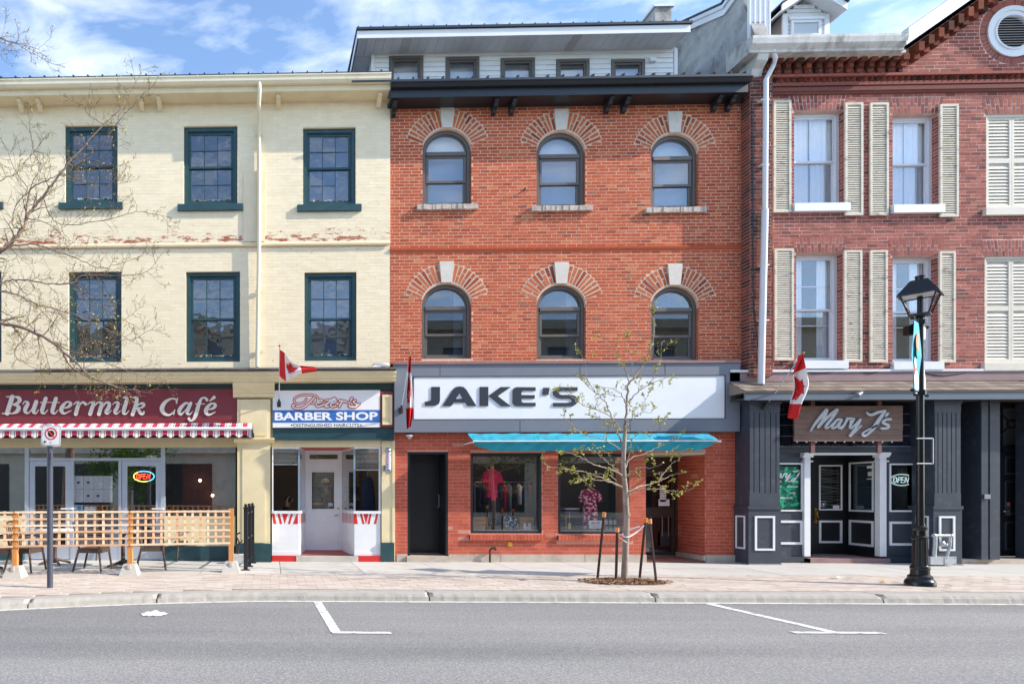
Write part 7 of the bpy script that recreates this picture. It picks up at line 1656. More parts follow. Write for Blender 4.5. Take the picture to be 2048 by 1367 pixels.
# planter box by the pilaster
pb = thing('planter_box', (XX(473, -.45), -.45, 0), 'small white box with a dead stem beside the cafe pilaster', 'planter'); x, y = XX(476, -.5), -.5
b = MB(); b.add([(x - .12, y - .1, 0), (x + .12, y - .1, 0), (x + .12, y + .1, 0), (x - .12, y + .1, 0), (x - .14, y - .12, .2), (x + .14, y - .12, .2), (x + .14, y + .12, .2), (x - .14, y + .12, .2)], [(3, 2, 1, 0), (4, 5, 6, 7), (0, 1, 5, 4), (1, 2, 6, 5), (2, 3, 7, 6), (3, 0, 4, 7)]); b.build('box', 'old_white', pb)
b = MB(); b.tube(catmull([(x, y, .2), (x + .02, y, .45), (x - .03, y, .6), (x + .05, y, .66)]), .018, 5); b.tube([(x + .02, y, .4), (x + .1, y, .5)], .012, 5); b.build('stem', 'rust', pb)
# ================================================================== SILVER PIPE FITTING
sx_, sy_ = ground_pt(1890, 1131, 0); sp2 = thing('pipe_fitting', (sx_, sy_, 0), 'silver painted pipes rising from a flat metal box beside the lamp post', 'pipe fitting')
k = (sy_ + DIST) / FPX
MB().box(sx_ - 32 * k, sx_ + 15 * k, sy_ - .05, sy_ + .12, .03, .19).build('metal_box', 'silver_paint', sp2)
pl_ = MB().box(sx_ - 6 * k, sx_ + 16 * k, sy_ - .058, sy_ - .0505, .02, .20).build('cover_plate', 'silver_paint', sp2)
for (u, v) in ((-3, .05), (13, .05), (-3, .17), (13, .17)): b = MB(); b.ball((sx_ + u * k, sy_ - .06, v), .01, n=8, m=6); b.build('bolt', 'dark_frame', pl_)
b = MB(); b.tube(catmull([(sx_ - 18 * k, sy_ + .03, .19), (sx_ - 16 * k, sy_ + .03, .45), (sx_ - 16 * k, sy_ + .03, .62)], 3), .035, 10); b.build('pipe', 'silver_paint', sp2, smooth=50)
b = MB(); b.tube(catmull([(sx_ + 6 * k, sy_ + .03, .19), (sx_ + 9 * k, sy_ + .03, .3), (sx_ + 12 * k, sy_ + .03, .42), (sx_ + 12 * k, sy_ + .03, .62)], 3), .028, 10); b.build('pipe', 'silver_paint', sp2, smooth=50)
b = MB(); b.tube([(sx_ - 18 * k, sy_ + .03, .62), (sx_ + 14 * k, sy_ + .03, .62)], .03, 10); b.ball((sx_ - 18 * k, sy_ + .03, .62), .045); b.ball((sx_ + 14 * k, sy_ + .03, .62), .04); b.build('cross_pipe', 'silver_paint', sp2, smooth=50)
b = MB(); b.ball((sx_ - 3 * k, sy_ + .02, .45), .06, 1, .6, 1); b.ball((sx_ + 3 * k, sy_ + .02, .43), .04); b.build('valve', 'steel', sp2, smooth=True)
# litter
lx_, ly_ = ground_pt(306, 1228, -.12); lt_ = MB(); g = []
for j in range(7):
    for i in range(9):
        u, v = i / 8 - .5, j / 6 - .5; g.append((lx_ + u * (.36 - .25 * abs(v)) + .02 * R.random(), ly_ + v * .26 + .02 * R.random(), -.116 + .05 * max(0, 1 - 3.2 * math.hypot(u - .05, v)) + .012 * R.random()))
lt_.add(g, [(j * 9 + i, j * 9 + i + 1, (j + 1) * 9 + i + 1, (j + 1) * 9 + i) for j in range(6) for i in range(8)]); tag(lt_.build('paper_litter', 'litter'), 'crumpled white paper lying on the road near the left kerb', 'litter')
for (px, py, m_, lab) in ((1672, 1156, 'shutter', 'dry brown leaf on the pavement between the young tree and lamp'), (1766, 1164, 'yellow', 'yellow leaf on the pavement left of the lamp base')):
    x, y = ground_pt(px, py, 0); b = MB(); b.add([(x - .09, y, .01), (x - .02, y - .05, .02), (x + .07, y - .02, .01), (x + .09, y + .03, .03), (x + .01, y + .05, .015), (x, y, .035)], [(0, 1, 5), (1, 2, 5), (2, 3, 5), (3, 4, 5), (4, 0, 5)]); tag(b.build('fallen_leaf', m_), lab, 'leaf')
# ================================================================== TREES
def leafcluster(lb, p, s, n=3):
    for _ in range(n):
        d = Vector((R.uniform(-1, 1), R.uniform(-1, 1), R.uniform(-.3, 1))).normalized(); u = d.orthogonal().normalized(); u.rotate(__import__('mathutils').Quaternion(d, R.uniform(0, 6.28)))
        l = s * R.uniform(.6, 1.3); w_ = l * .32; a = Vector(p); m_ = a + d * l * .5; e = a + d * l; nrm = d.cross(u) * l * .12
        lb.add([a, m_ + u * w_ + nrm, e, m_ - u * w_ + nrm], [(0, 1, 2), (0, 2, 3)])
def twig(tb, lb, p, d, L_, r, depth, up, leafy, segs=5, bs=.03):
    pts = [Vector(p)]; d = Vector(d).normalized(); rad_ = [r]
    for i in range(segs):
        d = (d + Vector((R.uniform(-1, 1), R.uniform(-1, 1), R.uniform(-1, 1))) * .22 + Vector((0, 0, up))).normalized()
        pts.append(pts[-1] + d * L_ / segs); rad_.append(r * (1 - .75 * (i + 1) / segs))
        if R.random() < leafy: leafcluster(lb, pts[-1], bs * R.uniform(.6, 1.2), 2)
        if depth > 0 and R.random() < .62:
            s = d.orthogonal().normalized(); s.rotate(__import__('mathutils').Quaternion(d, R.uniform(0, 6.28)))
            twig(tb, lb, pts[-1], d * .8 + s * .9, L_ * R.uniform(.35, .6), rad_[-1] * .7, depth - 1, up, leafy, 4, bs)
    tb.tube(pts, [max(q_, .0022) for q_ in rad_], 4, False)
    if R.random() < .15 + leafy * 1.3: leafcluster(lb, pts[-1], bs * 1.1, 2)
def limb(tree, tb, lb, pts, r0, r1, mat, every, tl, depth, up, leafy, bs, name='branch', tmin=.1):
    q = catmull(pts, 5); n = len(q); rr = [r0 + (r1 - r0) * (i / (n - 1)) ** .8 for i in range(n)]
    q = [Vector(p) + Vector((R.uniform(-1, 1), R.uniform(-1, 1), R.uniform(-1, 1))) * .012 * (0 < i < n - 1) for i, p in enumerate(q)]
    b = MB(); b.tube(q, rr, 8 if r0 > .02 else 5); b.build(name, mat, tree, smooth=True)
    acc = 0; tot = sum((q[i + 1] - q[i]).length for i in range(n - 1)); run = 0
    for i in range(1, n):
        seg = (q[i] - q[i - 1]).length; acc += seg; run += seg
        if acc > every and run / tot > tmin:
            acc = R.uniform(-.3, .3) * every; d = (q[i] - q[i - 1]).normalized(); s = d.orthogonal().normalized(); s.rotate(__import__('mathutils').Quaternion(d, R.uniform(0, 6.28)))
            twig(tb, lb, q[i], d * .7 + s, tl * R.uniform(.6, 1.5) * (1.1 - .5 * run / tot), max(rr[i] * .45, .004), depth, up, leafy, 5, bs)
        if R.random() < leafy * .6: leafcluster(lb, q[i], bs, 2)
def at(l, y0, y1):
    n = len(l); return [W3(px, py, y0 + (y1 - y0) * (i / (n - 1)) ** .8) for i, (px, py) in enumerate(l)]
YX, YY = ground_pt(1248, 1163, 0)
yt = thing('young_tree', (YX, YY, 0), 'slender young street tree with opening yellow-green leaves in a mulch ring', 'tree')
def TP(px, py, dy=0): return W3(px, py, YY + dy)
b = MB(); q = catmull([(YX, YY, -.02), TP(1251, 1100), TP(1253, 1040), TP(1251, 985), TP(1248, 950), TP(1247, 920), TP(1249, 880), TP(1250, 850)], 4); b.tube(q, [.052 - .025 * i / (len(q) - 1) for i in range(len(q))], 12); b.build('trunk', 'bark', yt, smooth=True)
tb, lb = MB(), MB()
LIM = [([(1250,850),(1254,812),(1258,767),(1277,743),(1295,714),(1305,681),(1307,640),(1290,620)],.0,.2,.028), ([(1247,976),(1225,964),(1206,957),(1177,945),(1148,940),(1119,935),(1092,930),(1090,914)],0,-.5,.022),
 ([(1247,949),(1222,930),(1206,916),(1184,901),(1155,896)],0,.5,.018), ([(1247,951),(1215,935),(1186,928),(1160,913),(1119,899)],0,-.7,.018), ([(1240,970),(1222,952),(1201,947),(1150,958)],0,.35,.012),
 ([(1227,964),(1196,959),(1172,957),(1155,966)],-.1,-.5,.011), ([(1253,983),(1285,978),(1317,978),(1346,981),(1375,982),(1392,969)],0,-.4,.016), ([(1254,982),(1288,971),(1317,961),(1346,949),(1370,944)],0,.5,.017),
 ([(1251,954),(1266,942),(1280,935),(1302,935),(1326,925)],0,-.6,.012), ([(1250,940),(1261,916),(1297,903),(1321,891),(1367,874)],0,.4,.016), ([(1317,961),(1340,930),(1358,918),(1368,903)],.2,.5,.010),
 ([(1253,812),(1247,794),(1236,784),(1223,776),(1190,770)],0,-.3,.010), ([(1248,890),(1232,860),(1223,837),(1211,804),(1190,784),(1162,759),(1145,745)],0,.4,.018), ([(1190,784),(1172,753),(1168,722),(1154,693)],.25,.4,.010),
 ([(1240,860),(1219,831),(1190,816),(1162,808),(1147,796),(1119,769)],0,-.5,.012), ([(1257,804),(1270,788),(1297,771),(1332,755),(1346,751)],0,-.4,.013), ([(1297,771),(1311,743),(1321,714),(1326,681)],-.2,-.3,.009),
 ([(1257,763),(1253,743),(1238,722),(1223,696),(1203,665)],.05,.3,.012), ([(1268,753),(1260,722),(1252,692),(1249,661)],.05,-.2,.008), ([(1252,840),(1257,825),(1275,815),(1293,798),(1301,780)],0,.4,.011), ([(1251,862),(1256,849),(1270,833),(1285,825),(1305,825)],0,-.3,.009),
 ([(1240,865),(1223,851),(1203,837),(1168,827)],0,.2,.010), ([(1247,900),(1210,880),(1162,864),(1141,845),(1121,829)],0,-.4,.011), ([(1249,930),(1262,900),(1262,880),(1280,865),(1320,858),(1322,840)],0,-.5,.010)]
for l, d0, d1, r in LIM: limb(yt, tb, lb, at(l, YY + d0, YY + d1), r * .85, .003, 'bark', .19, .2, 1, .04, .5, .036, tmin=.25)
tb.build('twigs', 'twig', yt, kind='stuff'); lb.build('leaves', 'bud', yt, kind='stuff')
# mulch ring
b = MB(); n = 40; ring = [(YX + (.60 + .06 * math.sin(k * 2.1) + .07 * R.random()) * math.cos(2 * math.pi * k / n), YY - .05 + (.27 + .04 * R.random()) * math.sin(2 * math.pi * k / n)) for k in range(n)]
b.add([(YX, YY - .05, .045)] + [(YX + (x - YX) * .6, YY + (y - YY) * .6, .04) for x, y in ring] + [(x, y, .006) for x, y in ring], [(0, 1 + k, 1 + (k + 1) % n) for k in range(n)] + [(1 + k, 1 + n + k, 1 + n + (k + 1) % n, 1 + (k + 1) % n) for k in range(n)])
a_m = lambda: R.uniform(0, 6)
for k in range(2000):
    a, r = R.uniform(0, 2 * math.pi), R.random() ** .6 * (1.02 + .12 * math.sin(a_m())); x, y = YX + r * .68 * math.cos(a), YY - .05 + r * .31 * math.sin(a); z = .012 + .036 * max(0, 1 - r * r) + R.uniform(0, .018); t = R.uniform(0, math.pi); l, w_ = R.uniform(.012, .04), R.uniform(.004, .011); c, s = math.cos(t), math.sin(t)
    b.add([(x - l * c - w_ * s, y - l * s + w_ * c, z), (x + l * c - w_ * s, y + l * s + w_ * c, z + R.uniform(-.01, .02)), (x + l * c + w_ * s, y + l * s - w_ * c, z + R.uniform(-.01, .02)), (x - l * c + w_ * s, y - l * s - w_ * c, z)], [(0, 1, 2, 3)])
tag(b.build('mulch', 'mulch', None, kind='stuff'), 'wood chip mulch round the young tree', 'mulch')
for (bx_, by_, tx_, ty_, cap_, lab, cm) in ((1195, 1157, 1208.5, 1024, 0, 'leftmost of the four rusty stakes round the young tree', 'orange_cap'), (1232, 1164, 1234.5, 1054, 0, 'short upright rusty stake just left of the young tree trunk', 'orange_cap'),
        (1279, 1158, 1291.5, 1035, 0, 'rusty stake with the brightest orange cap right of the young tree', plain('bright orange cap', S(240, 130, 40), .5, .05, 8, .02)), (1313, 1168, 1299, 1037, 0, 'rightmost rusty stake leaning inward beside the young tree', 'orange_cap')):
    gx0, gy0 = ground_pt(bx_, by_, 0.0); top = W3(tx_, ty_, YY + (gy0 - YY) * .6); t = thing('tree_stake', (gx0, gy0, 0), lab, 'stake', 'rusty stakes round the young tree')
    tp = Vector(top); b0 = Vector((gx0, gy0, 0)); d = (tp - b0)
    MB().tube([b0, tp - d.normalized() * .06], .021, 6).build('bar', 'rust', t); b = MB(); b.tube([tp - d.normalized() * .08, tp], .030, 10); b.build('cap', cm, t, smooth=50)
st = [W3(1291, 1055, YY), W3(1262, 1076, YY - .05)]
b = MB(); b.tube(catmull([W3(1288, 1050, YY), W3(1275, 1062, YY), W3(1257, 1073, YY - .06), W3(1246, 1070, YY - .05), W3(1250, 1062, YY + .05), W3(1280, 1052, YY + .02)], 4), .012, 5); b.tube([W3(1236, 1072, YY - .05), W3(1254, 1085, YY - .05)], .009, 5); b.build('tree_tie', 'white_metal', yt)
# big tree at the left edge
BX_, BYY = W(-190, 1165, -3.9)[0], -3.9
bt = thing('maple_tree', (BX_, BYY, 0), 'larger tree reaching in from the left edge with bare budding branches', 'tree')
b = MB(); q = catmull([(BX_, BYY, 0), (BX_ + .05, BYY, 1.4), (BX_ + .12, BYY, 2.6), W3(-150, 760, BYY), W3(-120, 660, BYY)], 4); b.tube(q, [.17 - .08 * i / (len(q) - 1) for i in range(len(q))], 14); b.build('trunk', 'big_bark', bt, smooth=True)
tb, lb = MB(), MB()
LB = [([(-125,680),(-60,570),(0,505),(25,482),(47,456),(53,436),(67,416),(87,391),(107,364),(134,329),(159,302),(206,249),(239,220),(261,187),(286,140)],0,.5,.052), ([(53,436),(60,379),(90,364),(119,349),(140,352)],.1,-.3,.018),
 ([(134,329),(159,329),(189,299),(214,274),(244,235),(271,205),(313,165)],.3,-.2,.016), ([(47,456),(25,451),(30,414),(55,379),(32,346),(15,302),(5,285)],.1,.6,.016), ([(-40,420),(0,364),(32,346),(60,314),(92,272)],-.3,.2,.012),
 ([(-120,670),(-60,640),(0,646),(50,657),(92,676),(125,701),(145,718),(167,740),(195,760),(236,773),(278,782),(306,787)],0,-.6,.045), ([(125,701),(139,729),(170,751),(211,765),(240,775)],-.35,.0,.016), ([(92,676),(139,701),(178,710),(211,724),(250,740),(289,754),(339,764)],-.2,.3,.014),
 ([(-90,630),(-50,590),(0,567),(31,559),(69,562),(111,568),(145,565),(167,551),(242,551),(292,543),(329,501)],0,.5,.024), ([(-90,620),(-40,590),(0,582),(28,587),(69,607),(111,618),(156,632),(189,648),(242,671),(267,679),(322,643)],0,-.5,.020),
 ([(-10,500),(28,491),(69,490),(111,500),(156,518),(195,534),(222,532),(292,510)],0,.4,.022), ([(111,568),(156,571),(181,596),(209,618),(242,635),(278,657)],.2,-.4,.012), ([(-60,40),(0,76),(30,86),(68,110),(122,133)],-.3,.3,.010), ([(-60,60),(0,78),(40,88),(80,101)],-.3,.5,.008),
 ([(60,379),(78,330),(66,300),(60,250),(65,232)],.1,.5,.010), ([(206,249),(180,232),(165,212),(145,203)],.3,.0,.008), ([(159,329),(190,322),(238,333)],.3,0,.010), ([(119,349),(160,360),(205,370),(258,362)],.1,.5,.009),
 ([(87,391),(100,430),(130,450),(210,440),(265,425),(290,424),(345,436)],.2,.6,.010), ([(53,436),(90,445),(120,470),(80,480),(30,470)],.1,-.4,.009), ([(61,661),(30,700),(40,720),(88,745)],-.1,.4,.009), ([(145,718),(110,690),(100,640),(120,610)],-.2,.4,.009), ([(167,740),(180,690),(230,680),(232,640)],-.3,-.5,.009), ([(0,582),(60,600),(120,660),(150,690)],0,.5,.010), ([(0,620),(70,660),(100,735),(98,750)],0,.6,.009)]
for l, d0, d1, r in LB: limb(bt, tb, lb, at(l, BYY + d0, BYY + d1), r * .85, .003, 'twig' if r < .013 else 'big_bark', .085, .36, 2, .03, .05, .024, tmin=.08)
for (l, d1) in (([(-125,680),(-200,560),(-300,430),(-380,300)], -.6), ([(-125,680),(-260,620),(-380,560)], .4), ([(-120,660),(-110,480),(-140,300),(-120,120)], .2)):
    limb(bt, tb, lb, at(l, BYY, BYY + d1), .045, .004, 'bark', .3, .5, 1, .05, .3, .026)
tb.build('twigs', 'twig', bt, kind='stuff'); lb.build('leaves', 'bud', bt, kind='stuff')
# ================================================================== PEOPLE IN THE BARBER SHOP
def figure(name, root, label, J, bones, regions, mats, hair=None, cap=None, up=(0, 0, 1), cat='person'):
    """J: joint -> (x, y, z, radius); bones: edges; skin modifier grows one body"""
    keys = list(J); me = bpy.data.meshes.new('skeleton'); me.from_pydata([J[k][:3] for k in keys], [(keys.index(a), keys.index(c)) for a, c in bones], [])
    ob = bpy.data.objects.new('skeleton', me); C.objects.link(ob); ob.modifiers.new('s', 'SKIN'); sd = ob.modifiers.new('u', 'SUBSURF'); sd.levels = 2
    for i, k in enumerate(keys): v = me.skin_vertices[0].data[i]; v.radius = (J[k][3], J[k][3] * (J[k][4] if len(J[k]) > 4 else 1)); v.use_root = (i == 0)
    dg = bpy.context.evaluated_depsgraph_get(); m2 = bpy.data.meshes.new_from_object(ob.evaluated_get(dg)); bpy.data.objects.remove(ob)
    t = thing(name, root, label, cat); r = Vector(root)
    for m_ in mats: m2.materials.append(M[m_])
    bl = [(Vector(J[a][:3]), Vector(J[c][:3]), regions.get((a, c), 0)) for a, c in bones]
    for p in m2.polygons:
        c = p.center; best = min(bl, key=lambda s: (c - (s[0] + (s[1] - s[0]) * max(0, min(1, (c - s[0]).dot(s[1] - s[0]) / ((s[1] - s[0]).length_squared + 1e-9))))).length); p.material_index = best[2]; p.use_smooth = True
    m2.transform(__import__('mathutils').Matrix.Translation(-r)); m2.name = 'body'; put(bpy.data.objects.new('body', m2), t, r); return t
def hand(J, bones, regs, wrist, d, side, pre, s=1.0):
    d = Vector(d).normalized(); w_ = Vector(side).normalized(); p = Vector(J[wrist][:3]); palm = p + d * .07 * s; J[pre + 'palm'] = (*palm, .026 * s, .6); bones.append((wrist, pre + 'palm')); regs[(wrist, pre + 'palm')] = 1
    for i, l in enumerate((.055, .065, .06, .045)):
        o = palm + w_ * (i - 1.5) * .019 * s; a = o + d * l * .6 * s; e = a + (d + Vector((0, 0, -.5))).normalized() * l * .6 * s
        for nm, q, rr_, pv in ((f'{pre}f{i}a', a, .009, pre + 'palm'), (f'{pre}f{i}b', e, .0075, f'{pre}f{i}a')): J[nm] = (*q, rr_ * s); bones.append((pv, nm)); regs[(pv, nm)] = 1
    q = p + d * .035 * s - w_ * .045 * s; J[pre + 'th'] = (*q, .010 * s); bones.append((wrist, pre + 'th')); regs[(wrist, pre + 'th')] = 1
    q2 = q + d * .035 * s - w_ * .008; J[pre + 'th2'] = (*q2, .008 * s); bones.append((pre + 'th', pre + 'th2')); regs[(pre + 'th', pre + 'th2')] = 1
def face(t, c, fwd, r=.1, hair_mat='hair', cap=False):
    f = Vector(fwd).normalized(); sd = Vector((-f.y, f.x, 0)); c = Vector(c)
    b = MB(); n = c + f * .098 + Vector((0, 0, -.01)); b.add([tuple(n + Vector((0, 0, .03))), tuple(n + f * .022 + Vector((0, 0, -.012))), tuple(n + sd * .016 + Vector((0, 0, -.018))), tuple(n - sd * .016 + Vector((0, 0, -.018)))], [(0, 1, 2), (0, 3, 1), (1, 3, 2)]); b.build('nose', 'skin', t)
    for s in (-1, 1):
        e = c + f * .088 + sd * s * .034 + Vector((0, 0, .015)); MB().ball(e, .012, 1, 1, .7, 8, 6).build('eye', 'white_print', t, smooth=True); MB().ball(e + f * .008, .006, n=8, m=6).build('pupil', 'black_print', t)
        MB().ball(c + sd * s * .082 - f * .005, .024, .5, .7, 1.1, 8, 6).build('ear', 'skin', t, smooth=True)
    m_ = c + f * .092 + Vector((0, 0, -.052)); MB().ball(m_, .022, 1.0, .5, .28, 8, 6).build('mouth', plain('lips', S(150, 84, 78), .5, .05, 8) if 'lips' not in bpy.data.materials else bpy.data.materials['lips'], t)
    b = MB(); b.ball(c - f * .016 + Vector((0, 0, .028)), .104, .86, 1.02, 1.0, 16, 10); b.build('hair', hair_mat, t, smooth=True)
    if cap:
        b = MB(); b.lathe([(.112, c.z + .03), (.112, c.z + .07), (.09, c.z + .115), (.04, c.z + .135), (.005, c.z + .14)], c.x, c.y, 18); q = c + f * .13 + Vector((0, 0, .035)); b.ball(q, .075, 1, 1, .12, 12, 6); b.build('cap', 'khaki', t, smooth=50)
# customer seated, forearm raised to his head, facing right
hx, hz = W(577, 1000, 1.7); hy = 1.7
J = {'pelvis': (hx - .05, hy + .05, .62, .15), 'waist': (hx - .06, hy + .05, .78, .135, .9), 'chest': (hx - .05, hy + .05, 1.02, .155, .9), 'neckb': (hx - .02, hy + .03, 1.18, .06), 'neck': (hx, hy + .01, 1.26, .052), 'head': (hx + .015, hy, hz, .088, 1.12), 'crown': (hx + .01, hy, hz + .08, .07),
     'shR': (hx - .06, hy - .13, 1.13, .06), 'elR': (hx - .04, hy - .34, 1.16, .045), 'wrR': (hx - .05, hy - .17, hz + .0, .032), 'shL': (hx - .05, hy + .23, 1.13, .06), 'elL': (hx + .02, hy + .3, .88, .045), 'wrL': (hx + .25, hy + .2, .84, .032),
     'hipR': (hx - .03, hy - .06, .6, .09), 'knR': (hx + .40, hy - .09, .62, .07), 'anR': (hx + .46, hy - .09, .26, .045), 'ftR': (hx + .62, hy - .09, .2, .035), 'hipL': (hx - .03, hy + .15, .6, .09), 'knL': (hx + .40, hy + .18, .62, .07), 'anL': (hx + .46, hy + .18, .26, .045), 'ftL': (hx + .62, hy + .18, .2, .035)}
bn = [('pelvis', 'waist'), ('waist', 'chest'), ('chest', 'neckb'), ('neckb', 'neck'), ('neck', 'head'), ('head', 'crown'), ('chest', 'shR'), ('shR', 'elR'), ('elR', 'wrR'), ('chest', 'shL'), ('shL', 'elL'), ('elL', 'wrL'), ('pelvis', 'hipR'), ('hipR', 'knR'), ('knR', 'anR'), ('anR', 'ftR'), ('pelvis', 'hipL'), ('hipL', 'knL'), ('knL', 'anL'), ('anL', 'ftL')]
rg = {('neckb', 'neck'): 1, ('neck', 'head'): 1, ('head', 'crown'): 1, ('elR', 'wrR'): 1, ('elL', 'wrL'): 1}
for k_ in (('pelvis', 'hipR'), ('hipR', 'knR'), ('knR', 'anR'), ('pelvis', 'hipL'), ('hipL', 'knL'), ('knL', 'anL')): rg[k_] = 2
rg[('anR', 'ftR')] = rg[('anL', 'ftL')] = 3
hand(J, bn, rg, 'wrR', (.35, .35, .75), (0, 1, -.3), 'r', .9); hand(J, bn, rg, 'wrL', (1, -.2, -.1), (0, 1, 0), 'l', .9)
pp = figure('person', (hx, hy, .13), 'person with dark hair seated behind the left barber window, one hand raised to the head', J, bn, rg, ['shirt_dark', 'skin', 'jeans', 'black_cloth']); face(pp, (hx + .015, hy, hz + .01), (1, -.25, 0))
bc = thing('barber_chair', (hx, hy + .05, .13), 'dark padded barber chair under the seated person behind the left window', 'chair')
b = MB(); b.box(hx - .28, hx + .28, hy - .22, hy + .32, .40, .5); b.build('seat', 'black_cloth', bc); b = MB(); b.box(hx - .36, hx - .24, hy - .2, hy + .3, .5, 1.05); b.build('backrest', 'black_cloth', bc)
for s in (-.27, .32): MB().box(hx - .24, hx + .22, hy + s, hy + s + .05, .68, .73).build('armrest', 'steel', bc)
b = MB(); b.lathe([(.3, .13), (.3, .16), (.06, .2), (.06, .4)], hx, hy + .05, 18); b.build('pedestal', 'steel', bc, smooth=40)
# barber standing behind the door glass, cap on, arms reaching left
bx_, by_ = XX(652, 2.3), 2.3; H = ZZ(652, 985, 2.3) + .1
J = {'pelvis': (bx_ + .05, by_, .98, .14, .8), 'waist': (bx_ + .04, by_, 1.14, .13, .8), 'chest': (bx_ + .02, by_, 1.38, .15, .85), 'neckb': (bx_, by_, 1.55, .06), 'neck': (bx_ - .01, by_, 1.6, .052), 'head': (bx_ - .02, by_, 1.72, .085, 1.12), 'crown': (bx_ - .01, by_, 1.80, .07),
     'shR': (bx_ + .0, by_ - .19, 1.47, .058), 'elR': (bx_ - .08, by_ - .25, 1.22, .045), 'wrR': (bx_ - .32, by_ - .2, 1.18, .031), 'shL': (bx_ + .0, by_ + .19, 1.47, .058), 'elL': (bx_ - .1, by_ + .24, 1.22, .045), 'wrL': (bx_ - .33, by_ + .18, 1.22, .031),
     'hipR': (bx_ + .05, by_ - .09, .93, .09), 'knR': (bx_ + .03, by_ - .1, .54, .065), 'anR': (bx_ + .06, by_ - .1, .2, .042), 'ftR': (bx_ - .1, by_ - .1, .165, .033), 'hipL': (bx_ + .05, by_ + .09, .93, .09), 'knL': (bx_ + .02, by_ + .1, .54, .065), 'anL': (bx_ + .08, by_ + .1, .2, .042), 'ftL': (bx_ - .08, by_ + .1, .165, .033)}
bn = bn[:20]; rg = {k_: v for k_, v in rg.items() if 'palm' not in k_[1] and 'f' not in k_[1][1:2]}
rg = {('neckb', 'neck'): 1, ('neck', 'head'): 1, ('head', 'crown'): 1, ('elR', 'wrR'): 1, ('elL', 'wrL'): 1, ('anR', 'ftR'): 3, ('anL', 'ftL'): 3}
for k_ in (('pelvis', 'hipR'), ('hipR', 'knR'), ('knR', 'anR'), ('pelvis', 'hipL'), ('hipL', 'knL'), ('knL', 'anL')): rg[k_] = 2
hand(J, bn, rg, 'wrR', (-1, .1, -.1), (0, 1, 0), 'r', .9); hand(J, bn, rg, 'wrL', (-1, -.1, -.1), (0, 1, 0), 'l', .9)
pb_ = figure('person', (bx_, by_, .13), 'person in khaki cap and brown shirt standing behind the barber door glass', J, bn, rg, ['shirt_brown', 'skin', 'jeans', 'black_cloth']); face(pb_, (bx_ - .02, by_, 1.73), (-1, -.3, 0), cap=True)
cp = thing('barber_cape', (XX(735, 1.3), 1.3, 1.0), 'long navy cape hanging behind the right barber window', 'cape'); x, zt_ = W(735, 952, 1.3); zb_ = .75
b = MB(); secs = [(x, 1.3, zb_, .2, .08), (x + .01, 1.3, (zb_ + zt_) / 2, .17, .08), (x, 1.3, zt_ - .12, .14, .07), (x, 1.3, zt_ - .03, .09, .05), (x, 1.3, zt_, .03, .03)]; b.loft(secs, 20); b.build('cloth', 'navy', cp, smooth=True); MB().tube([(x, 1.3, zt_), (x, 1.3, zt_ + .1), (x + .04, 1.3, zt_ + .14)], .006, 5).build('hanger', 'steel', cp)
sf = thing('barber_shelf', (XX(700, 4.2), 4.2, .13), 'wooden back shelf with bottles deep inside the barber shop', 'shelf'); x0, x1 = 1.0, 2.6
for z in (.9, 1.3, 1.7): MB().box(x0, x1, 4.1, 4.4, z, z + .03).build('shelf_board', 'crate', sf)
for x in (x0, x1 - .03): MB().box(x, x + .03, 4.1, 4.4, .13, 2.1).build('side_panel', 'crate', sf)
for k in range(14): x = x0 + .1 + .1 * k; b = MB(); z = (.93, 1.33, 1.73)[k % 3]; b.lathe([(.03, z), (.03, z + .1), (.012, z + .13), (.012, z + .16)], x, 4.2, 10); tag(b.build('bottle', ('white_print', 'blue_print', 'green_print', 'orange_print')[k % 4], None, smooth=40), ('white', 'blue', 'green', 'orange')[k % 4] + ' bottle on the ' + ('lowest', 'middle', 'top')[k % 3] + ' board of the barber shelf', 'bottle', 'bottles on the barber shelf')
# ================================================================== WINDOW DISPLAYS OF THE CLOTHES SHOP
def mannequin(px, y, topy, boty, label, top_mat, pant_mat, headless=False, wide=1.0):
    x = XX(px, y); t = thing('mannequin', (x, y, .60), label, 'mannequin'); zt_, zm_, zb_ = ZZ(px, topy, y), ZZ(px, (topy * .52 + boty * .48), y), .60; w_ = wide
    b = MB()
    b.loft([(x, y, zm_ - .04, .165 * w_, .11), (x, y, zm_ + .1, .15 * w_, .1), (x, y, zm_ + .22, .135 * w_, .095), (x, y, zm_ + .36, .16 * w_, .11), (x, y, zt_ - .07, .19 * w_, .1), (x, y, zt_ - .01, .1 * w_, .07), (x, y, zt_, .06, .055)], 20)
    for s in (-1, 1): b.tube([(x + s * .15 * w_, y, zt_ - .07), (x + s * .2 * w_, y - .01, zt_ - .2), (x + s * .21 * w_, y - .02, zt_ - .3)], [.06, .065, .065], 10)
    b.build('top', top_mat, t, smooth=True)
    b = MB()
    for s in (-1, 1): b.loft([(x + s * .09, y, zb_ + .03, .06, .06), (x + s * .09, y, (zb_ + zm_) / 2, .07, .075), (x + s * .075, y, zm_ - .12, .085, .1), (x + s * .07, y, zm_ + .02, .09, .1)], 14)
    b.build('trousers', pant_mat, t, smooth=True)
    b = MB(); b.lathe([(.048, zt_ - .02), (.045, zt_ + .05), (.02, zt_ + .07)], x, y, 12); b.build('neck', 'khaki', t, smooth=True)
    if not headless:
        b = MB(); b.ball((x, y, zt_ + .17), .1, .82, .95, 1.2, 14, 10); b.build('head', 'khaki', t, smooth=True)
    b = MB(); b.lathe([(.16, .60), (.16, .615), (.01, .62)], x, y, 20); b.build('stand', 'steel', t)
mannequin(984, .40, 938, 1060, 'mannequin in bright pink top and black trousers in the left shop window', 'pink', 'black_cloth', True, .82)
mannequin(1180, .45, 976, 1060, 'mannequin in pink floral top and trousers in the right shop window', 'floral', 'floral', True, .95)
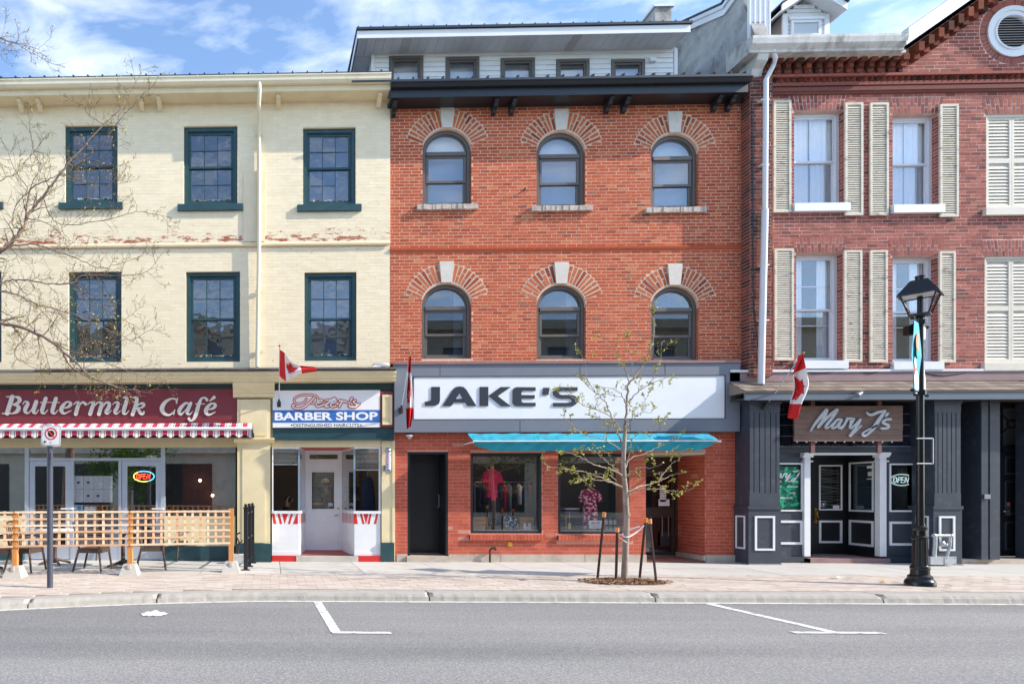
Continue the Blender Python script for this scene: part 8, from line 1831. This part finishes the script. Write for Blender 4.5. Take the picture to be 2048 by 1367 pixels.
def crate(px0, py0, px1, py1, y, label):
    q = RR(px0, py0, px1, py1, y); z0 = .602; t = thing('wooden_crate', ((q[0] + q[1]) / 2, y, z0), label, 'crate'); h = q[3] - z0; n = 4
    for k in range(n): MB().box(q[0], q[1], y, y + .015, z0 + h * k / n + .003, z0 + h * (k + 1) / n - .003).build('slat', 'crate', t)
    for x in (q[0], q[1] - .02): MB().box(x, x + .02, y + .0155, y + .3, z0, q[3]).build('side_panel', 'crate', t)
    MB().box(q[0], q[1], y + .301, y + .315, z0, q[3]).build('back_panel', 'crate', t); MB().box(q[0] + .021, q[1] - .021, y + .016, y + .3, z0, z0 + .015).build('bottom', 'crate', t); return q
crate(944, 1033, 976, 1063, .28, 'wooden slatted crate at the left end of the left shop window'); q = crate(1040, 1034, 1068, 1063, .35, 'wooden crate standing behind the white letter H')
lh_ = thing('letter_block', ((q[0] + q[1]) / 2, .3, .602), 'white block letter H in front of the crate in the left shop window', 'letter'); hx0, hx1 = XX(1047, .3), XX(1062, .3); hz0, hz1 = .602, ZZ(1055, 1045, .3); w_ = (hx1 - hx0) / 3
b = MB(); b.prism([(hx0, hz0), (hx0 + w_, hz0), (hx0 + w_, hz0 + .08), (hx1 - w_, hz0 + .08), (hx1 - w_, hz0), (hx1, hz0), (hx1, hz1), (hx1 - w_, hz1), (hx1 - w_, hz1 - .08), (hx0 + w_, hz1 - .08), (hx0 + w_, hz1), (hx0, hz1)], .29, .33); b.build('letter', 'white_print', lh_)
q = RR(1010, 1032, 1038, 1062, .35); bg_ = thing('patterned_bag', ((q[0] + q[1]) / 2, .4, .602), 'black and white patterned bag between the two crates', 'bag')
b = MB(); b.loft([((q[0] + q[1]) / 2, .42, .602, .17, .08), ((q[0] + q[1]) / 2, .42, .7, .175, .09), ((q[0] + q[1]) / 2, .42, q[3], .15, .03)], 20, 3.5); b.build('bag', 'mono_floral', bg_, smooth=True); b = MB(); b.tube(catmull([((q[0] + q[1]) / 2 - .08, .42, q[3]), ((q[0] + q[1]) / 2, .4, q[3] + .16), ((q[0] + q[1]) / 2 + .08, .42, q[3])]), .008, 5); b.build('handle', 'black_cloth', bg_)
gr = thing('clothes_rail', (XX(1020, .95), .95, .60), 'clothes rail with hanging garments behind the left window display', 'rail'); x0, x1 = XX(950, .95), XX(1075, .95); zz = 1.75
b = MB(); b.tube([(x0, .95, zz), (x1, .95, zz)], .014, 8); b.tube([(x0, .95, .60), (x0, .95, zz)], .014, 8); b.tube([(x1, .95, .60), (x1, .95, zz)], .014, 8); b.build('rail', 'steel', gr)
cols = ['navy', 'shirt_brown', 'curtain', 'black_cloth', 'jeans', 'pink', 'blind_grey', 'shirt_dark', 'curtain', 'jeans', 'maroon', 'blind_pale']
for k in range(12):
    x = x0 + .08 + (x1 - x0 - .16) * k / 11; l = R.uniform(.5, .9); b = MB(); b.loft([(x, .95, zz - l, .03, .17), (x, .95, zz - l * .5, .028, .16), (x, .95, zz - .12, .03, .2), (x, .95, zz - .04, .012, .05)], 10)
    o = b.build('garment', cols[k], None, smooth=True); tag(o, ('navy', 'brown', 'white', 'black', 'denim blue', 'pink', 'slate grey', 'plum', 'off-white', 'faded denim', 'maroon', 'pale grey')[k] + ' garment hanging on the rail in the left shop window', 'garment')
q = RR(1178, 1040, 1205, 1056, .3); so = thing('sale_sign', ((q[0] + q[1]) / 2, .3, q[2]), 'white card with red 30% OFF print in the right shop window', 'sign')
MB().box(q[0], q[1], .3, .305, q[2], q[3]).build('card', 'white_print', so); text('print', '30% OFF', q[0] + .05, q[1] - .05, q[2] + .09, q[3] - .03, .2985, 'floor_red', so, depth=0, bold=.02); text('print', 'CLEARANCE', q[0] + .07, q[1] - .07, q[2] + .03, q[2] + .06, .2985, 'floor_red', so, depth=0)
MB().box((q[0] + q[1]) / 2 - .01, (q[0] + q[1]) / 2 + .01, .306, .32, .602, q[2] + .05).build('stand', 'steel', so)
js_ = thing('jar_shelf', (XX(1222, .4), .4, .602), 'low metal stand for candle jars in the right shop window', 'stand'); x0, x1 = XX(1209, .35), XX(1236, .35)
for z in (.606, .776): MB().box(x0, x1, .34, .46, z, z + .012).build('shelf', 'dark_frame', js_)
for x in (x0, x1 - .012): MB().box(x, x + .012, .34, .46, .602, .79).build('side', 'dark_frame', js_)
for r_ in range(2):
    for k in range(3):
        b = MB(); z = .619 + r_ * .17; xx = x0 + .06 + .1 * k; b.lathe([(.038, z), (.038, z + .09), (.033, z + .1)], xx, .4, 14); j = thing('candle_jar', (xx, .4, z), 'pale candle jar on the ' + ('lower', 'upper')[r_] + ' level of the metal stand in the right shop window', 'jar', 'candle jars on the stand'); b.build('jar', 'keystone', j, smooth=40); b = MB(); b.lathe([(.036, z + .1), (.036, z + .125)], xx, .4, 14); b.build('lid', 'steel', j)
tbx = XX(1150, .8); ft = thing('folded_jeans_table', (tbx, .8, .60), 'display table with folded denim behind the right window', 'table'); b = MB(); b.box(tbx - .3, tbx + .3, .65, 1.05, .95, .98); b.build('tabletop', 'crate', ft)
for (u, v) in ((-.27, .68), (.25, .68), (-.27, 1.0), (.25, 1.0)): MB().box(tbx + u, tbx + u + .03, v, v + .03, .60, .95).build('leg', 'crate', ft)
for k in range(5): MB().box(tbx - .26, tbx + .05, .68, .98, .981 + k * .035, 1.012 + k * .035).build('folded_cloth', ('jeans', 'navy', 'blind_grey', 'jeans', 'curtain')[k], None); tag(bpy.data.objects['folded_cloth' if k == 0 else 'folded_cloth.%03d' % k], ('lowest folded denim piece', 'navy folded piece', 'slate grey folded piece', 'upper folded denim piece', 'white folded piece on top')[k] + ' in the stack on the display table', 'clothes', 'folded clothes on the display table')
vs_ = thing('yellow_tag_card', (XX(1137, .3), .3, .525), 'small yellow price tag hanging in the right shop window', 'tag'); q = RR(1136.5, 1045, 1142, 1057, .3); MB().box(q[0], q[1], .3, .304, q[2], q[3]).build('tag', 'bud', vs_); MB().tube([((q[0] + q[1]) / 2, .302, q[3]), ((q[0] + q[1]) / 2, .302, q[3] + .25)], .003, 4).build('string', 'white_print', vs_)
# cables on the right facade
b = MB(); xk = XX(1504, PYL - .02); b.tube(catmull([(xk, PYL - .015, ZZ(1504, 200, -.27)), (xk + .02, PYL - .015, ZZ(1504, 420, -.27)), (xk + .04, PYL - .015, ZZ(1504, 600, -.27)), (xk + .16, PYL - .015, ZZ(1504, 725, -.27))], 5), .009, 5)
for (a_, c_) in (((1560, 725), (1700, 738)), ((1700, 738), (1790, 726)), ((1790, 726), (1960, 742))): b.tube(catmull([W3(a_[0], a_[1], BY - .03), W3((a_[0] + c_[0]) / 2, max(a_[1], c_[1]) + 8, BY - .06), W3(c_[0], c_[1], BY - .03)], 6), .008, 5)
b.build('cable', 'black_metal', bld)
# coil of white cable on the shop roof
b = MB(); x, z = W(762, 733, -.3)
for k in range(3): b.tube([(x + (.2 - .02 * k) * math.cos(t), -.25 + .1 * math.sin(t), z + .02 * k + .03) for t in [i * math.pi / 10 for i in range(21)]], .008, 5)
tag(b.build('cable_coil', 'white_metal'), 'coil of white cable lying on the shingles above the barber shop', 'cable')
# ================================================================== ACROSS THE STREET (seen in the window glass)
b = MB(); b.box(-40, 50, -23, -18.2, -.3, 0); b.build('far_pavement', 'slab', kind='structure')
op = thing('opposite_building', (0, -24, 0), 'pale stone row of shops across the street, seen mirrored in the cafe glass', 'building')
OB = plain('weathered pale stone', S(212, 202, 182), .9, .15, 2, .3, 20); ow = [(x, x + 1.2, z, z + 2.0) for x in [-26 + 3 * k for k in range(24)] for z in (4.6, 7.9)]
b = MB(); wall(b, -28, 46, 0, 11, ow, -23.3, -23.0); b.build('wall', OB, op); b = MB(); b.box(-28, 46, -30, -29.8, 0, 11); b.box(-28, 46, -29.8, -23.35, 10.9, 11); b.box(-28, 46, -23.0, -22.4, 10.8, 11.3); b.box(-28, 46, -23.0, -22.6, 3.8, 4.1); b.build('cornice', OB, op)
for h in ow: MB().box(h[0], h[1], -23.25, -23.2, h[2], h[3]).build('window', 'blind_grey', op); MB().box(h[0] - .1, h[1] + .1, -22.99, -22.85, h[2] - .15, h[2] - .001).build('sill', 'stone', op)
for k in range(12): x = -26 + 6 * k; MB().box(x, x + 4.6, -22.99, -22.95, .4, 3.2).build('shop_window', 'door_black', op)
for (x, y, h, s) in ((-7.6, -19.6, 5.4, 1.7), (3.5, -19.6, 6.5, 1.6), (14, -19.5, 7, 1.8)):
    t = thing('leafy_tree', (x, y, 0), {-7.6: 'full green tree across the street, mirrored in the cafe glass', 3.5: 'smaller green tree across the street opposite the red building', 14: 'green tree across the street opposite the dark red building'}[x], 'tree')
    b = MB(); b.tube([(x, y, 0), (x + .1, y, h * .4), (x, y, h * .8)], [.16, .12, .05], 8); b.build('trunk', 'bark', t); lb = MB()
    cl = [(x + R.gauss(0, s * .5), y + R.gauss(0, s * .5), h * .62 + R.gauss(0, h * .16)) for _ in range(26)]
    for k in range(4200): c = R.choice(cl); leafcluster(lb, (c[0] + R.gauss(0, .33), c[1] + R.gauss(0, .33), c[2] + R.gauss(0, .33)), .16, 1)
    lb.build('crown', pieces('green leaves %d' % int(x), [(0, S(60, 96, 34)), (1, S(104, 140, 52))], .6, 0, 20, .1), t)
